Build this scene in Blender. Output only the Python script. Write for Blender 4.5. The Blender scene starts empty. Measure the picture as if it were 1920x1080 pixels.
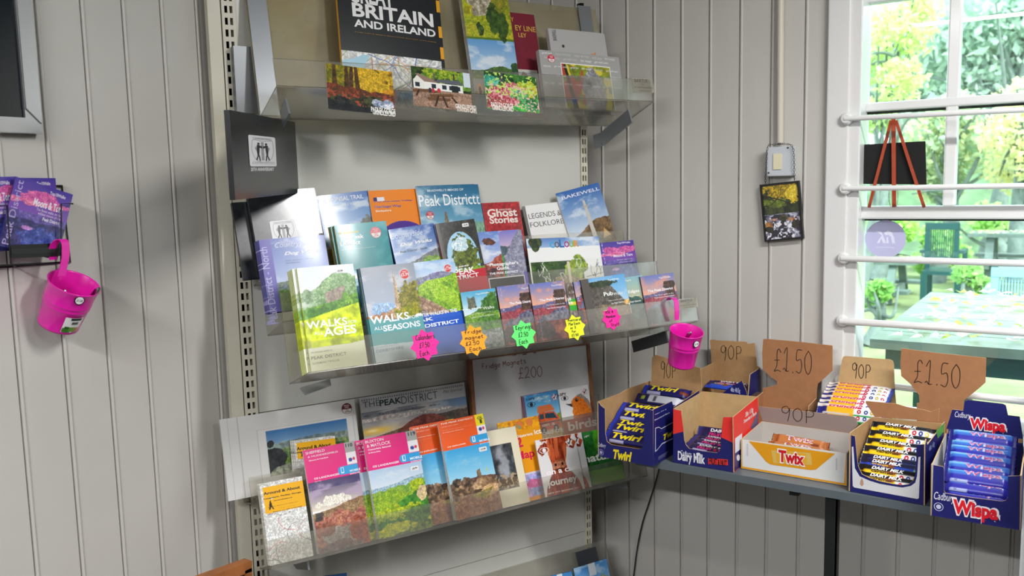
import bpy, math, random
import numpy as np
from mathutils import Vector, Matrix

# ------------------------------------------------------------------ camera, sky, lamps, exposure
SC = bpy.context.scene
COL = SC.collection
FPX, ROLL, PITCH, YAW, CYP = 1630.83, -0.0223022, -0.1164791, 0.5809082, 540.0
RACKTURN = -0.4404667                       # the rack stands across the corner, turned against the boarded wall
def view_axes(yaw):
    f = np.array([math.cos(yaw)*math.cos(PITCH), math.sin(yaw)*math.cos(PITCH), math.sin(PITCH)])
    r = np.cross(f, [0, 0, 1]); r /= np.linalg.norm(r); u = np.cross(r, f)
    return math.cos(ROLL)*r+math.sin(ROLL)*u, -math.sin(ROLL)*r+math.cos(ROLL)*u, f
RIGHT, UP, _f = view_axes(YAW); CAM = np.zeros(3)
cd = bpy.data.cameras.new('camera'); cam = bpy.data.objects.new('camera', cd); COL.objects.link(cam)
cam.matrix_world = Matrix(((RIGHT[0], UP[0], -_f[0], CAM[0]), (RIGHT[1], UP[1], -_f[1], CAM[1]), (RIGHT[2], UP[2], -_f[2], CAM[2]), (0, 0, 0, 1)))
cd.sensor_width = 36.0; cd.lens = FPX/1920*36.0
cd.clip_start = 0.05; cd.clip_end = 200
cd.dof.use_dof = True; cd.dof.focus_distance = 2.35; cd.dof.aperture_fstop = 4.5
SC.camera = cam

w = bpy.data.worlds.new('overcast_sky'); SC.world = w; w.use_nodes = True
nt = w.node_tree; bg = nt.nodes['Background']
tc = nt.nodes.new('ShaderNodeTexCoord'); sp = nt.nodes.new('ShaderNodeSeparateXYZ'); rp = nt.nodes.new('ShaderNodeValToRGB')
nt.links.new(tc.outputs['Generated'], sp.inputs[0]); nt.links.new(sp.outputs['Z'], rp.inputs[0]); nt.links.new(rp.outputs[0], bg.inputs[0])
rp.color_ramp.elements[0].position = 0.0; rp.color_ramp.elements[0].color = (0.88, 0.97, 1.0, 1)
rp.color_ramp.elements[1].position = 0.8; rp.color_ramp.elements[1].color = (0.74, 0.90, 1.0, 1)
bg.inputs[1].default_value = 4.2

def lamp(name, kind, loc, energy, color=(1, 1, 1), rot=(0, 0, 0), size=None, size_y=None, angle=None, target=None):
    d = bpy.data.lights.new(name, kind); d.energy = energy; d.color = color
    if size: d.shape = 'RECTANGLE'; d.size = size; d.size_y = size_y
    if angle is not None: d.angle = angle
    o = bpy.data.objects.new(name, d); COL.objects.link(o); o.location = loc; o.rotation_euler = rot
    if target is not None:
        o.rotation_euler = (Vector(target)-Vector(loc)).to_track_quat('-Z', 'Y').to_euler()
    return o
lamp('tube_light', 'AREA', (-1.55, 0.35, 1.12), 118, (0.99, 0.99, 1.0), size=0.12, size_y=1.5)
lamp('tube_light', 'AREA', (1.45, -0.80, 1.12), 66, (1.0, 0.99, 0.98), size=0.14, size_y=1.5)
lamp('tube_light', 'AREA', (0.2, -1.7, 1.12), 32, (1.0, 0.99, 0.98), size=0.14, size_y=1.5)
lamp('sun', 'SUN', (2, -6, 9), 6.5, (1.0, 0.97, 0.88), angle=0.25, target=(7.2, 0.9, 0.5))
po = lamp('window_daylight_portal', 'AREA', (2.90, -0.08, 0.05), 1, rot=(0, math.radians(90), 0), size=1.5, size_y=1.3)
po.data.cycles.is_portal = True
SC.view_settings.view_transform = 'Standard'; SC.view_settings.look = 'None'; SC.view_settings.gamma = 1
SC.view_settings.use_curve_mapping = False; SC.view_settings.exposure = 0.18

# ------------------------------------------------------------------ helpers
def ray(px, py):
    return RIGHT*((px-960)/FPX) - UP*((py-CYP)/FPX) + _f
def at(px, py, p0, n):
    """the point of the plane (p0, n) that the photograph shows at a pixel"""
    v = ray(px, py); n = np.asarray(n, float)
    return CAM + v*(((np.asarray(p0, float)-CAM) @ n)/(v @ n))
def on_x(px, py, x): return at(px, py, (x, 0, 0), (1, 0, 0))
def on_y(px, py, y): return at(px, py, (0, y, 0), (0, 1, 0))
def on_z(px, py, z): return at(px, py, (0, 0, z), (0, 0, 1))
def use_rack():
    """measure in the rack's own axes: panel plane y = 0, x along the rack"""
    global RIGHT, UP, _f, CAM, _before
    RIGHT, UP, _f = view_axes(YAW-RACKTURN); CAM = np.array([0.0, -2.36, 0.0]); _before = set(bpy.data.objects)
def leave_rack():
    """turn everything built in the rack's axes into the room, then measure in the room again"""
    global RIGHT, UP, _f, CAM
    T = Matrix.Rotation(RACKTURN, 4, 'Z') @ Matrix.Translation((0, 2.36, 0)); bpy.context.view_layer.update()
    for o in list(bpy.data.objects):
        if o not in _before and o.parent is None: o.matrix_world = T @ o.matrix_world
    RIGHT, UP, _f = view_axes(YAW); CAM = np.zeros(3); bpy.context.view_layer.update()
def hexc(c):
    if isinstance(c, str):
        c = c.lstrip('#')
        return np.array([int(c[i:i+2], 16) for i in (0, 2, 4)], float)
    return np.asarray(c, float)
def lin(a):
    a = np.clip(np.asarray(a, float)/255.0, 0, 1)
    return np.where(a <= 0.04045, a/12.92, ((a+0.055)/1.055)**2.4)
def norm(v): v = np.asarray(v, float); return v/np.linalg.norm(v)

# ---- materials
MATS = {}
def mat(name, color='#808080', rough=0.5, metal=0.0, spec=0.5, coat=0.0, bump=0.0, bscale=60, vary=0.0, vscale=8, attr=False, sheen=0):
    if name in MATS: return MATS[name]
    m = bpy.data.materials.new(name); m.use_nodes = True; t = m.node_tree; b = t.nodes['Principled BSDF']
    L = t.links.new
    b.inputs['Roughness'].default_value = rough; b.inputs['Metallic'].default_value = metal
    b.inputs['Specular IOR Level'].default_value = spec; b.inputs['Coat Weight'].default_value = coat; b.inputs['Coat Roughness'].default_value = 0.12
    col = tuple(lin(hexc(color)))+(1,)
    b.inputs['Base Color'].default_value = col
    co = t.nodes.new('ShaderNodeTexCoord')
    if attr:
        a = t.nodes.new('ShaderNodeAttribute'); a.attribute_name = 'Col'; L(a.outputs['Color'], b.inputs['Base Color'])
    elif vary:
        n = t.nodes.new('ShaderNodeTexNoise'); n.inputs['Scale'].default_value = vscale; n.inputs['Detail'].default_value = 5
        L(co.outputs['Object'], n.inputs['Vector'])
        r = t.nodes.new('ShaderNodeValToRGB'); e = r.color_ramp.elements
        e[0].position = 0.3; e[1].position = 0.7
        e[0].color = tuple(np.clip(np.array(col[:3])*(1-vary), 0, 1))+(1,); e[1].color = tuple(np.clip(np.array(col[:3])*(1+vary), 0, 1))+(1,)
        L(n.outputs['Fac'], r.inputs[0]); L(r.outputs[0], b.inputs['Base Color'])
    if bump:
        n2 = t.nodes.new('ShaderNodeTexNoise'); n2.inputs['Scale'].default_value = bscale; n2.inputs['Detail'].default_value = 3
        L(co.outputs['Object'], n2.inputs['Vector'])
        bp = t.nodes.new('ShaderNodeBump'); bp.inputs['Strength'].default_value = bump; bp.inputs['Distance'].default_value = 0.004
        L(n2.outputs['Fac'], bp.inputs['Height']); L(bp.outputs[0], b.inputs['Normal'])
    MATS[name] = m
    return m
def ink(c, rough=0.35):
    h = c if isinstance(c, str) else '%02x%02x%02x' % tuple(int(x) for x in c)
    return mat('ink_'+h.lstrip('#')+('' if rough == .35 else '_%d' % int(rough*100)), h, rough)
def clear(name, tint, fac=0.14, rough=0.08, haze=0.06, hazecol='#c8c4b8'):
    if name in MATS: return MATS[name]
    m = bpy.data.materials.new(name); m.use_nodes = True; t = m.node_tree; t.nodes.remove(t.nodes['Principled BSDF'])
    L = t.links.new; out = t.nodes['Material Output']
    tr = t.nodes.new('ShaderNodeBsdfTransparent'); tr.inputs[0].default_value = tuple(lin(hexc(tint)))+(1,)
    gl = t.nodes.new('ShaderNodeBsdfGlossy'); gl.inputs['Roughness'].default_value = rough
    df = t.nodes.new('ShaderNodeBsdfDiffuse'); df.inputs[0].default_value = tuple(lin(hexc(hazecol)))+(1,)
    lw = t.nodes.new('ShaderNodeLayerWeight'); lw.inputs[0].default_value = 0.35
    mu = t.nodes.new('ShaderNodeMath'); mu.operation = 'MULTIPLY_ADD'; mu.inputs[1].default_value = 0.5; mu.inputs[2].default_value = fac
    mu.use_clamp = True
    L(lw.outputs['Fresnel'], mu.inputs[0])
    m1 = t.nodes.new('ShaderNodeMixShader'); m2 = t.nodes.new('ShaderNodeMixShader')
    co = t.nodes.new('ShaderNodeTexCoord'); nz = t.nodes.new('ShaderNodeTexNoise'); nz.inputs['Scale'].default_value = 6
    L(co.outputs['Object'], nz.inputs['Vector'])
    hz = t.nodes.new('ShaderNodeMath'); hz.operation = 'MULTIPLY'; hz.inputs[1].default_value = haze*2
    L(nz.outputs['Fac'], hz.inputs[0]); L(hz.outputs[0], m1.inputs[0])
    L(tr.outputs[0], m1.inputs[1]); L(df.outputs[0], m1.inputs[2])
    L(mu.outputs[0], m2.inputs[0]); L(m1.outputs[0], m2.inputs[1]); L(gl.outputs[0], m2.inputs[2]); L(m2.outputs[0], out.inputs[0])
    MATS[name] = m
    return m

# ---- objects
def tag(o, label=None, cat=None, group=None, kind=None):
    if label: o['label'] = label
    if cat: o['category'] = cat
    if group: o['group'] = group
    if kind: o['kind'] = kind
    return o
def empty(name, M=None, loc=None):
    o = bpy.data.objects.new(name, None); COL.objects.link(o); o.empty_display_size = 0.05
    if M is not None: o.matrix_world = M
    if loc is not None: o.location = Vector(loc)
    return o
def kids(o): return [c for c in bpy.data.objects if c.parent == o]
def copy_tree(o, parent=None, M=None):
    c = o.copy(); COL.objects.link(c)
    if parent is not None: c.parent = parent
    if M is not None: c.matrix_world = M
    for ch in kids(o): copy_tree(ch, c)
    return c
def frame(o, x, y, z=None):
    x = norm(x); z = norm(np.cross(x, y)) if z is None else norm(z); y = np.cross(z, x)
    return Matrix(((x[0], y[0], z[0], o[0]), (x[1], y[1], z[1], o[1]), (x[2], y[2], z[2], o[2]), (0, 0, 0, 1)))

class MB:
    """collects faces and links them as ONE mesh object"""
    def __init__(s): s.v = []; s.n = 0; s.f = []; s.m = []; s.mats = []; s.c = []; s.sm = []
    def mi(s, m):
        if m not in s.mats: s.mats.append(m)
        return s.mats.index(m)
    def add(s, verts, faces, m, col=None, smooth=False):
        verts = np.asarray(verts, float).reshape(-1, 3); k = s.mi(m)
        s.v.append(verts)
        for f in faces: s.f.append([i+s.n for i in f])
        s.m += [k]*len(faces); s.sm += [smooth]*len(faces)
        s.c.append(np.ones((len(verts), 3)) if col is None else np.asarray(col, float).reshape(-1, 3))
        s.n += len(verts); return s
    def box(s, lo, hi, m):
        x0, y0, z0 = lo; x1, y1, z1 = hi
        v = [(x0, y0, z0), (x1, y0, z0), (x1, y1, z0), (x0, y1, z0), (x0, y0, z1), (x1, y0, z1), (x1, y1, z1), (x0, y1, z1)]
        return s.add(v, [(0, 3, 2, 1), (4, 5, 6, 7), (0, 1, 5, 4), (1, 2, 6, 5), (2, 3, 7, 6), (3, 0, 4, 7)], m)
    def bar(s, a, b, wdt, hgt, m, upv=(0, 0, 1)):
        a = np.asarray(a, float); b = np.asarray(b, float); d = norm(b-a); sd = np.cross(d, upv)
        if np.linalg.norm(sd) < 1e-6: sd = np.cross(d, (0, 1, 0))
        sd = norm(sd)*wdt/2; uu = norm(np.cross(sd, d))*hgt/2
        v = [p+i*sd+j*uu for p in (a, b) for i, j in ((-1, -1), (1, -1), (1, 1), (-1, 1))]
        return s.add(v, [(0, 1, 2, 3), (7, 6, 5, 4), (0, 4, 5, 1), (1, 5, 6, 2), (2, 6, 7, 3), (3, 7, 4, 0)], m)
    def tube(s, pts, r, m, seg=10, cap=True, closed=False):
        pts = np.asarray(pts, float); N = len(pts); rr = np.broadcast_to(np.asarray(r, float), (N,))
        T = np.gradient(pts, axis=0) if not closed else np.roll(pts, -1, 0)-np.roll(pts, 1, 0)
        ref = np.array([0.0, 0, 1]); V = []
        t0 = norm(T[0]); a = np.cross(t0, ref)
        if np.linalg.norm(a) < 0.1: a = np.cross(t0, (1.0, 0, 0))
        a = norm(a)
        for i in range(N):
            t = norm(T[i]); a = norm(a-t*(a @ t)); b = np.cross(t, a)
            for k in range(seg):
                th = 2*math.pi*k/seg; V.append(pts[i]+rr[i]*(math.cos(th)*a+math.sin(th)*b))
        F = []
        for i in range(N if closed else N-1):
            j = (i+1) % N
            for k in range(seg):
                k2 = (k+1) % seg; F.append((i*seg+k, i*seg+k2, j*seg+k2, j*seg+k))
        s.add(V, F, m, smooth=True)
        if cap and not closed:
            s.add(V[:seg], [tuple(range(seg))[::-1]], m); s.add(V[-seg:], [tuple(range(seg))], m)
        return s
    def lathe(s, prof, m, seg=40, close=False):
        V = []; n = len(prof)
        for r, z in prof:
            for k in range(seg):
                th = 2*math.pi*k/seg; V.append((r*math.cos(th), r*math.sin(th), z))
        F = []
        for i in range(n if close else n-1):
            j = (i+1) % n
            for k in range(seg):
                k2 = (k+1) % seg; F.append((i*seg+k, i*seg+k2, j*seg+k2, j*seg+k))
        return s.add(V, F, m, smooth=True)
    def prism(s, pts2, z0, z1, m, m_side=None, m_back=None):
        """outline in the local xy plane, thick from z0 to z1"""
        n = len(pts2); V = [(x, y, z1) for x, y in pts2]+[(x, y, z0) for x, y in pts2]
        ar = sum(pts2[i][0]*pts2[(i+1) % n][1]-pts2[(i+1) % n][0]*pts2[i][1] for i in range(n))
        top = list(range(n)); 
        if ar < 0: top = top[::-1]
        s.add(V, [top], m); s.add(V, [[i+n for i in top[::-1]]], m_back or m)
        F = [(top[(i+1) % n], top[i], top[i]+n, top[(i+1) % n]+n) for i in range(n)]
        return s.add(V, F, m_side or m)
    def build(s, name, parent=None, M=None):
        me = bpy.data.meshes.new(name)
        if s.n:
            v = np.concatenate(s.v).astype(np.float32)
            me.vertices.add(len(v)); me.vertices.foreach_set('co', v.ravel())
            ln = np.array([len(f) for f in s.f], np.int32); lv = np.array([i for f in s.f for i in f], np.int32)
            me.loops.add(len(lv)); me.loops.foreach_set('vertex_index', lv)
            me.polygons.add(len(ln)); st = np.concatenate([[0], np.cumsum(ln)[:-1]]).astype(np.int32)
            me.polygons.foreach_set('loop_start', st); me.polygons.foreach_set('loop_total', ln)
            me.polygons.foreach_set('material_index', np.array(s.m, np.int32)); me.polygons.foreach_set('use_smooth', np.array(s.sm, bool))
            for m in s.mats: me.materials.append(m)
            if any('print' in m.name or 'foil' in m.name or 'leaf' in m.name for m in s.mats):
                a = me.color_attributes.new('Col', 'FLOAT_COLOR', 'POINT')
                c = np.ones((len(v), 4), np.float32); c[:, :3] = np.concatenate(s.c); a.data.foreach_set('color', c.ravel())
            me.update(calc_edges=True); me.validate()
        o = bpy.data.objects.new(name, me); COL.objects.link(o)
        if parent is not None: o.parent = parent
        if M is not None: o.matrix_world = M
        return o

# ---- lettering
_TX = {}
def glyphs(txt, bold=0.0, spacing=1.0):
    k = (txt, bold, spacing)
    if k not in _TX:
        cu = bpy.data.curves.new('lettering', 'FONT'); cu.body = txt; cu.fill_mode = 'FRONT'; cu.resolution_u = 3
        cu.offset = bold; cu.space_character = spacing; cu.space_line = 1.0
        o = bpy.data.objects.new('lettering', cu); me = o.to_mesh()
        v = np.array([x.co[:] for x in me.vertices]).reshape(-1, 3); f = [tuple(p.vertices) for p in me.polygons]
        o.to_mesh_clear(); bpy.data.objects.remove(o); bpy.data.curves.remove(cu)
        _TX[k] = (v[:, :2], f)
    return _TX[k]
def fit(v, x0, y0, x1, y1, shear=0.0, rot=False):
    v = v.copy(); v[:, 0] += shear*v[:, 1]
    if rot: v = np.stack([-v[:, 1], v[:, 0]], 1)
    lo = v.min(0); hi = v.max(0); d = np.maximum(hi-lo, 1e-6)
    return (v-lo)/d*np.array([x1-x0, y1-y0])+np.array([x0, y0])
# handwriting: strokes in a box 0..1 high
HW = {
 'a': [[(.5, .5), (.3, .6), (.08, .4), (.1, .1), (.3, .02), (.48, .25), (.5, .55), (.5, .15), (.6, 0)]],
 'c': [[(.5, .5), (.3, .6), (.08, .35), (.2, .03), (.5, .1)]], 'd': [[(.5, .45), (.3, .58), (.08, .3), (.25, 0), (.48, .2), (.52, 1), (.5, .3), (.6, 0)]],
 'e': [[(.08, .3), (.5, .36), (.42, .58), (.15, .5), (.08, .2), (.25, 0), (.52, .12)]],
 'f': [[(.5, .95), (.35, 1.0), (.25, .8), (.25, 0)], [(.05, .55), (.48, .58)]], 'F': [[(.1, 1), (.1, 0)], [(.1, 1), (.5, 1)], [(.1, .55), (.4, .55)]],
 'g': [[(.5, .5), (.3, .6), (.08, .35), (.25, .05), (.48, .3), (.52, .55), (.5, -.2), (.3, -.38), (.08, -.25)]],
 'i': [[(.15, .55), (.15, 0)], [(.15, .75), (.16, .79)]], 'j': [[(.5, .9), (.35, .3), (.2, -.35), (.0, -.2)]],
 'h': [[(.1, 1), (.1, 0)], [(.1, .4), (.3, .6), (.48, .4), (.5, 0)]], 'H': [[(.1, 1), (.1, 0)], [(.5, 1), (.5, 0)], [(.1, .5), (.5, .5)]],
 'k': [[(.1, 1), (.1, 0)], [(.5, .6), (.12, .25), (.5, 0)]], 'K': [[(.1, 1), (.1, 0)], [(.5, 1), (.12, .45), (.5, 0)]],
 'l': [[(.12, 1), (.12, 0)]], 'm': [[(.05, .55), (.05, 0)], [(.05, .4), (.2, .58), (.3, .4), (.3, 0)], [(.3, .4), (.45, .58), (.58, .4), (.58, 0)]],
 'M': [[(.02, 0), (.08, .95), (.3, .35), (.55, .95), (.6, 0)]], 'n': [[(.08, .55), (.08, 0)], [(.08, .38), (.3, .6), (.45, .4), (.48, 0)]],
 'o': [[(.28, .58), (.08, .4), (.1, .12), (.3, 0), (.5, .2), (.48, .48), (.28, .58)]], 'O': [[(.3, 1), (.06, .7), (.08, .2), (.3, 0), (.54, .25), (.54, .75), (.3, 1)]],
 'p': [[(.1, .55), (.1, -.38)], [(.1, .35), (.3, .6), (.5, .4), (.42, .08), (.12, .08)]], 'P': [[(.1, .95), (.12, 0)], [(.1, .95), (.4, .95), (.52, .72), (.4, .5), (.12, .45)]],
 'r': [[(.1, .55), (.12, 0)], [(.12, .35), (.28, .56), (.45, .52)]], 's': [[(.45, .52), (.2, .58), (.1, .42), (.4, .25), (.4, .06), (.08, .05)]],
 'S': [[(.5, .9), (.25, 1), (.1, .78), (.3, .55), (.5, .3), (.35, .02), (.08, .1)]], 't': [[(.25, .95), (.22, .15), (.45, .02)], [(.05, .6), (.45, .62)]],
 'y': [[(.08, .55), (.25, .12)], [(.5, .55), (.25, .05), (.08, -.35)]], 'A': [[(.02, 0), (.3, 1), (.56, 0)], [(.14, .38), (.46, .38)]], 'b': [[(.1, 1), (.1, 0), (.4, .05), (.48, .35), (.3, .55), (.1, .4)]],
 'C': [[(.55, .88), (.3, 1), (.08, .6), (.15, .12), (.4, 0), (.58, .15)]], 'E': [[(.52, 1), (.1, .97), (.1, .02), (.55, 0)], [(.1, .5), (.45, .52)]],
 'B': [[(.1, 0), (.1, 1), (.45, .9), (.4, .58), (.12, .52), (.5, .42), (.5, .1), (.1, 0)]],
 '0': [[(.3, 1), (.06, .7), (.08, .25), (.3, 0), (.52, .25), (.52, .75), (.3, 1)]], '1': [[(.1, .75), (.35, 1), (.3, 0)], [(.05, .05), (.15, .12), (.3, 0), (.5, .02)]],
 '2': [[(.08, .8), (.25, 1), (.45, .85), (.4, .5), (.05, .02), (.3, .08), (.55, 0)]], '3': [[(.1, .95), (.4, .95), (.45, .7), (.2, .55), (.5, .4), (.4, .05), (.08, .05)]],
 '5': [[(.5, 1), (.15, .98), (.1, .55), (.4, .6), (.5, .3), (.35, .02), (.06, .08)]], '7': [[(.05, .95), (.5, 1), (.2, 0)], [(.15, .5), (.45, .52)]],
 '9': [[(.5, .75), (.35, 1), (.1, .85), (.12, .55), (.35, .5), (.5, .75), (.52, .9), (.5, .4), (.42, -.1)]],
 '£': [[(.55, .85), (.4, 1), (.25, .85), (.25, .3), (.05, .02), (.3, .08), (.55, .02)], [(.05, .5), (.45, .52)]], '.': [[(.1, .02), (.14, .05), (.12, .08)]], ' ': []}
def smooth(p, k=5):
    p = np.asarray(p, float)
    if len(p) < 3: return p
    q = np.vstack([2*p[0]-p[1], p, 2*p[-1]-p[-2]]); out = []
    for i in range(1, len(q)-2):
        for t in np.linspace(0, 1, k, endpoint=False):
            a, b, c, d = q[i-1:i+3]
            out.append(.5*((2*b)+(c-a)*t+(2*a-5*b+4*c-d)*t*t+(3*b-a-3*c+d)*t**3))
    out.append(p[-1]); return np.array(out)
def handwriting(lines, pen, x0, y0, x1, y1, lh=1.55, shear=0.0, seed=0):
    """ribbons of pen strokes fitted to a box: (verts2d, faces)"""
    rnd = random.Random(seed); st = []
    for li, t in enumerate(lines):
        x = 0.0
        if isinstance(t, tuple): t, x = t
        for ch in t:
            wd = {' ': .4, '.': .3, 'i': .3, 'l': .3, 'm': .72, 'M': .75}.get(ch, .68)
            j = rnd.uniform(-.05, .05)
            for p in HW.get(ch, []): st.append(smooth([(x+a, b+j-li*lh) for a, b in p]))
            x += wd
    al = np.vstack(st); lo = al.min(0); hi = al.max(0); sc = np.array([x1-x0, y1-y0])/(hi-lo)
    V = []; F = []
    for p in st:
        p = (p-lo)*sc+np.array([x0, y0]); p[:, 0] += shear*(p[:, 1]-y0)
        t = np.gradient(p, axis=0); t /= np.maximum(np.linalg.norm(t, axis=1, keepdims=True), 1e-9); nn = np.stack([-t[:, 1], t[:, 0]], 1)*pen/2
        b = len(V)
        for a, c in zip(p+nn, p-nn): V += [a, c]
        F += [(b+2*i, b+2*i+1, b+2*i+3, b+2*i+2) for i in range(len(p)-1)]
    return np.array(V), F
def finer(v, f, most):
    """split the triangles of lettering until no side is longer than most, so that it follows a bent surface"""
    v = [tuple(p) for p in v]; out = []; todo = []
    for q in f:
        for i in range(1, len(q)-1): todo.append((q[0], q[i], q[i+1]))
    mids = {}
    def mid(i, j):
        k = (min(i, j), max(i, j))
        if k not in mids: v.append(((v[i][0]+v[j][0])/2, (v[i][1]+v[j][1])/2)); mids[k] = len(v)-1
        return mids[k]
    while todo:
        t = todo.pop(); L = [math.dist(v[t[i]], v[t[(i+1) % 3]]) for i in range(3)]; k = int(np.argmax(L))
        if L[k] <= most: out.append(t); continue
        i, j, o = t[k], t[(k+1) % 3], t[(k+2) % 3]; m = mid(i, j); todo += [(i, m, o), (m, j, o)]
    return np.array(v), out
def put_flat(mb, v2, f, z, m, curve=None, most=None):
    """flat lettering in the local xy plane, both windings so it always faces out"""
    if most: v2, f = finer(v2, f, most)
    zz = np.full(len(v2), z) if curve is None else curve(v2[:, 0], v2[:, 1])+z
    v = np.column_stack([v2, zz]); F = []
    for q in f:
        a, b, c = v2[q[0]], v2[q[1]], v2[q[2]]
        F.append(q if (b[0]-a[0])*(c[1]-a[1])-(b[1]-a[1])*(c[0]-a[0]) >= 0 else tuple(q)[::-1])
    mb.add(v, F, m)
def disc(cx, cy, rx, ry=None, n=28): ry = ry or rx; return [(cx+rx*math.cos(2*math.pi*k/n), cy+ry*math.sin(2*math.pi*k/n)) for k in range(n)]
def rrect(x0, y0, x1, y1, r, n=5):
    P = []
    for cx, cy, a in ((x1-r, y1-r, 0), (x0+r, y1-r, 90), (x0+r, y0+r, 180), (x1-r, y0+r, 270)):
        for k in range(n+1): t = math.radians(a+90*k/n); P.append((cx+r*math.cos(t), cy+r*math.sin(t)))
    return P

# ---- printed pictures: painted cell by cell on a fine grid
class Cv:
    def __init__(s, w, h, res=0.0014):
        s.w, s.h = w, h; s.nx = max(6, int(w/res)); s.ny = max(6, int(h/res))
        s.U, s.V = np.meshgrid(np.linspace(0, 1, s.nx+1), np.linspace(0, 1, s.ny+1)); s.A = np.full(s.U.shape+(3,), 255.0)
    def n(s, f, seed=0, o=4, stretch=1.0):
        X = s.U*f; Y = s.V*f*s.h/s.w*stretch; out = 0; amp = 1; tot = 0
        for k in range(o):
            rs = np.random.RandomState(seed*17+k*101+3); g = rs.rand(64, 64)
            xi = np.floor(X).astype(int); yi = np.floor(Y).astype(int); fx = X-xi; fy = Y-yi
            fx = fx*fx*(3-2*fx); fy = fy*fy*(3-2*fy); a = lambda i, j: g[(yi+j) % 64, (xi+i) % 64]
            out = out+amp*((a(0, 0)*(1-fx)+a(1, 0)*fx)*(1-fy)+(a(0, 1)*(1-fx)+a(1, 1)*fx)*fy); tot += amp
            amp *= .55; X = X*2.03; Y = Y*2.03
        return np.clip((out/tot-.5)*1.9+.5, 0, 1)
    def put(s, m, c):
        m = np.asarray(m, float)[..., None]; s.A = s.A*(1-m)+hexc(c)*m if not isinstance(c, np.ndarray) or c.ndim == 1 else s.A*(1-m)+c*m
        return s
    def mix(s, a, b, t): t = t[..., None]; return hexc(a)*(1-t)+hexc(b)*t
    def fill(s, c): s.A[:] = hexc(c); return s
    def rect(s, u0, v0, u1, v1, c): return s.put((s.U >= u0) & (s.U <= u1) & (s.V >= v0) & (s.V <= v1), c)
    def grad(s, v0, v1, c0, c1, u0=0, u1=1):
        return s.put((s.V >= v0) & (s.V <= v1) & (s.U >= u0) & (s.U <= u1), s.mix(c0, c1, np.clip((s.V-v0)/(v1-v0), 0, 1)))
    def sky(s, v0, v1, bot, top, cloud=.6, seed=1, cc='#f4f4f6', f=3, u0=0, u1=1):
        s.grad(v0, v1, bot, top, u0, u1); m = (s.V >= v0) & (s.V <= v1) & (s.U >= u0) & (s.U <= u1)
        return s.put(m*np.clip((s.n(f, seed, 5, 2.0)-.5)*3, 0, 1)*cloud, cc)
    def tex(s, m, c1, c2, f=14, seed=1, o=4, stretch=1.0): c = s.mix(c1, c2, np.clip((s.n(f, seed, o, stretch)-.5)*1.35+.5, 0, 1)); g = s.n(f*3.7, seed+31, 3, stretch)-.5; return s.put(m, np.clip(c*(1+.42*g[..., None]), 0, 255))
    def hill(s, v, amp, c1, c2, seed=1, f=3, slope=0, tf=14, floor=0, u0=0, u1=1, soft=0):
        line = v+slope*(s.U-.5)+amp*(s.n(f, seed, 4, 0.001)-.5)*2
        m = (s.V < line) & (s.V >= floor) & (s.U >= u0) & (s.U <= u1)
        return s.tex(m, c1, c2, tf, seed+5)
    def blob(s, u, v, ru, rv, c1, c2, seed=1, rough=.5, f=10, tf=18):
        d = ((s.U-u)/ru)**2+((s.V-v)/rv)**2+(s.n(f, seed, 3)-.5)*rough*2
        return s.tex(d < 1, c1, c2, tf, seed+9)
    def ell(s, u, v, ru, rv, c): return s.put(((s.U-u)/ru)**2+((s.V-v)/rv)**2 < 1, c)
    def poly(s, P, c, c2=None, seed=1, tf=18):
        m = np.zeros(s.U.shape, bool); n = len(P)
        for i in range(n):
            (x0, y0), (x1, y1) = P[i], P[(i+1) % n]
            if y0 == y1: continue
            k = ((y0 > s.V) != (y1 > s.V)) & (s.U < (x1-x0)*(s.V-y0)/(y1-y0)+x0); m ^= k
        return s.put(m, c) if c2 is None else s.tex(m, c, c2, tf, seed)
    def line(s, P, wd, c):
        m = np.zeros(s.U.shape, bool); asp = s.h/s.w
        for (x0, y0), (x1, y1) in zip(P[:-1], P[1:]):
            dx, dy = x1-x0, (y1-y0)*asp; L2 = dx*dx+dy*dy+1e-12
            t = np.clip(((s.U-x0)*dx+(s.V-y0)*asp*dy)/L2, 0, 1)
            m |= (s.U-x0-t*dx)**2+((s.V-y0)*asp-t*dy)**2 < (wd/2)**2
        return s.put(m, c)
    def speck(s, m, c, f=40, th=.7, seed=2): return s.put(m*(s.n(f, seed, 2) > th), c)
    def roadmap(s, v0=0, v1=1, u0=0, u1=1, base='#f1efe9', seed=1, n=26, sea=None, cols=('#b9c4d8', '#d98f8f', '#9fb6dd', '#c9c2a8', '#c8d4b4', '#8d8d92'), wd=.008):
        m = (s.V >= v0) & (s.V <= v1) & (s.U >= u0) & (s.U <= u1); s.tex(m, base, '#e2e2da', 8, seed); keep = s.A.copy()
        s.speck(m, '#c9c9c9', 60, .66, seed+2); rnd = random.Random(seed)
        for k in range(n):
            p = [rnd.uniform(u0, u1), rnd.uniform(v0, v1)]; a = rnd.uniform(0, 6.3); P = [tuple(p)]
            for i in range(6):
                a += rnd.uniform(-.6, .6); p = [p[0]+.09*math.cos(a), p[1]+.09*math.sin(a)*s.w/s.h]; P.append(tuple(p))
            B = s.A.copy(); s.line(P, wd*rnd.choice((.7, 1, 1.5)), cols[k % len(cols)]); s.A = np.where(m[..., None], s.A, B)
        return s
    def mesh(s, mb, m, curve=None, y0=0.0, x0=0.0):
        X = s.U*s.w+x0; Y = s.V*s.h+y0; Z = np.zeros_like(X) if curve is None else curve(X, Y)
        nx, ny = s.nx+1, s.ny+1; i = (np.arange(s.ny)[:, None]*nx+np.arange(s.nx)[None]).ravel()
        F = np.stack([i, i+1, i+1+nx, i+nx], 1).tolist()
        mb.add(np.stack([X, Y, Z], -1).reshape(-1, 3), F, m, lin(s.A).reshape(-1, 3), smooth=True)

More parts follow.
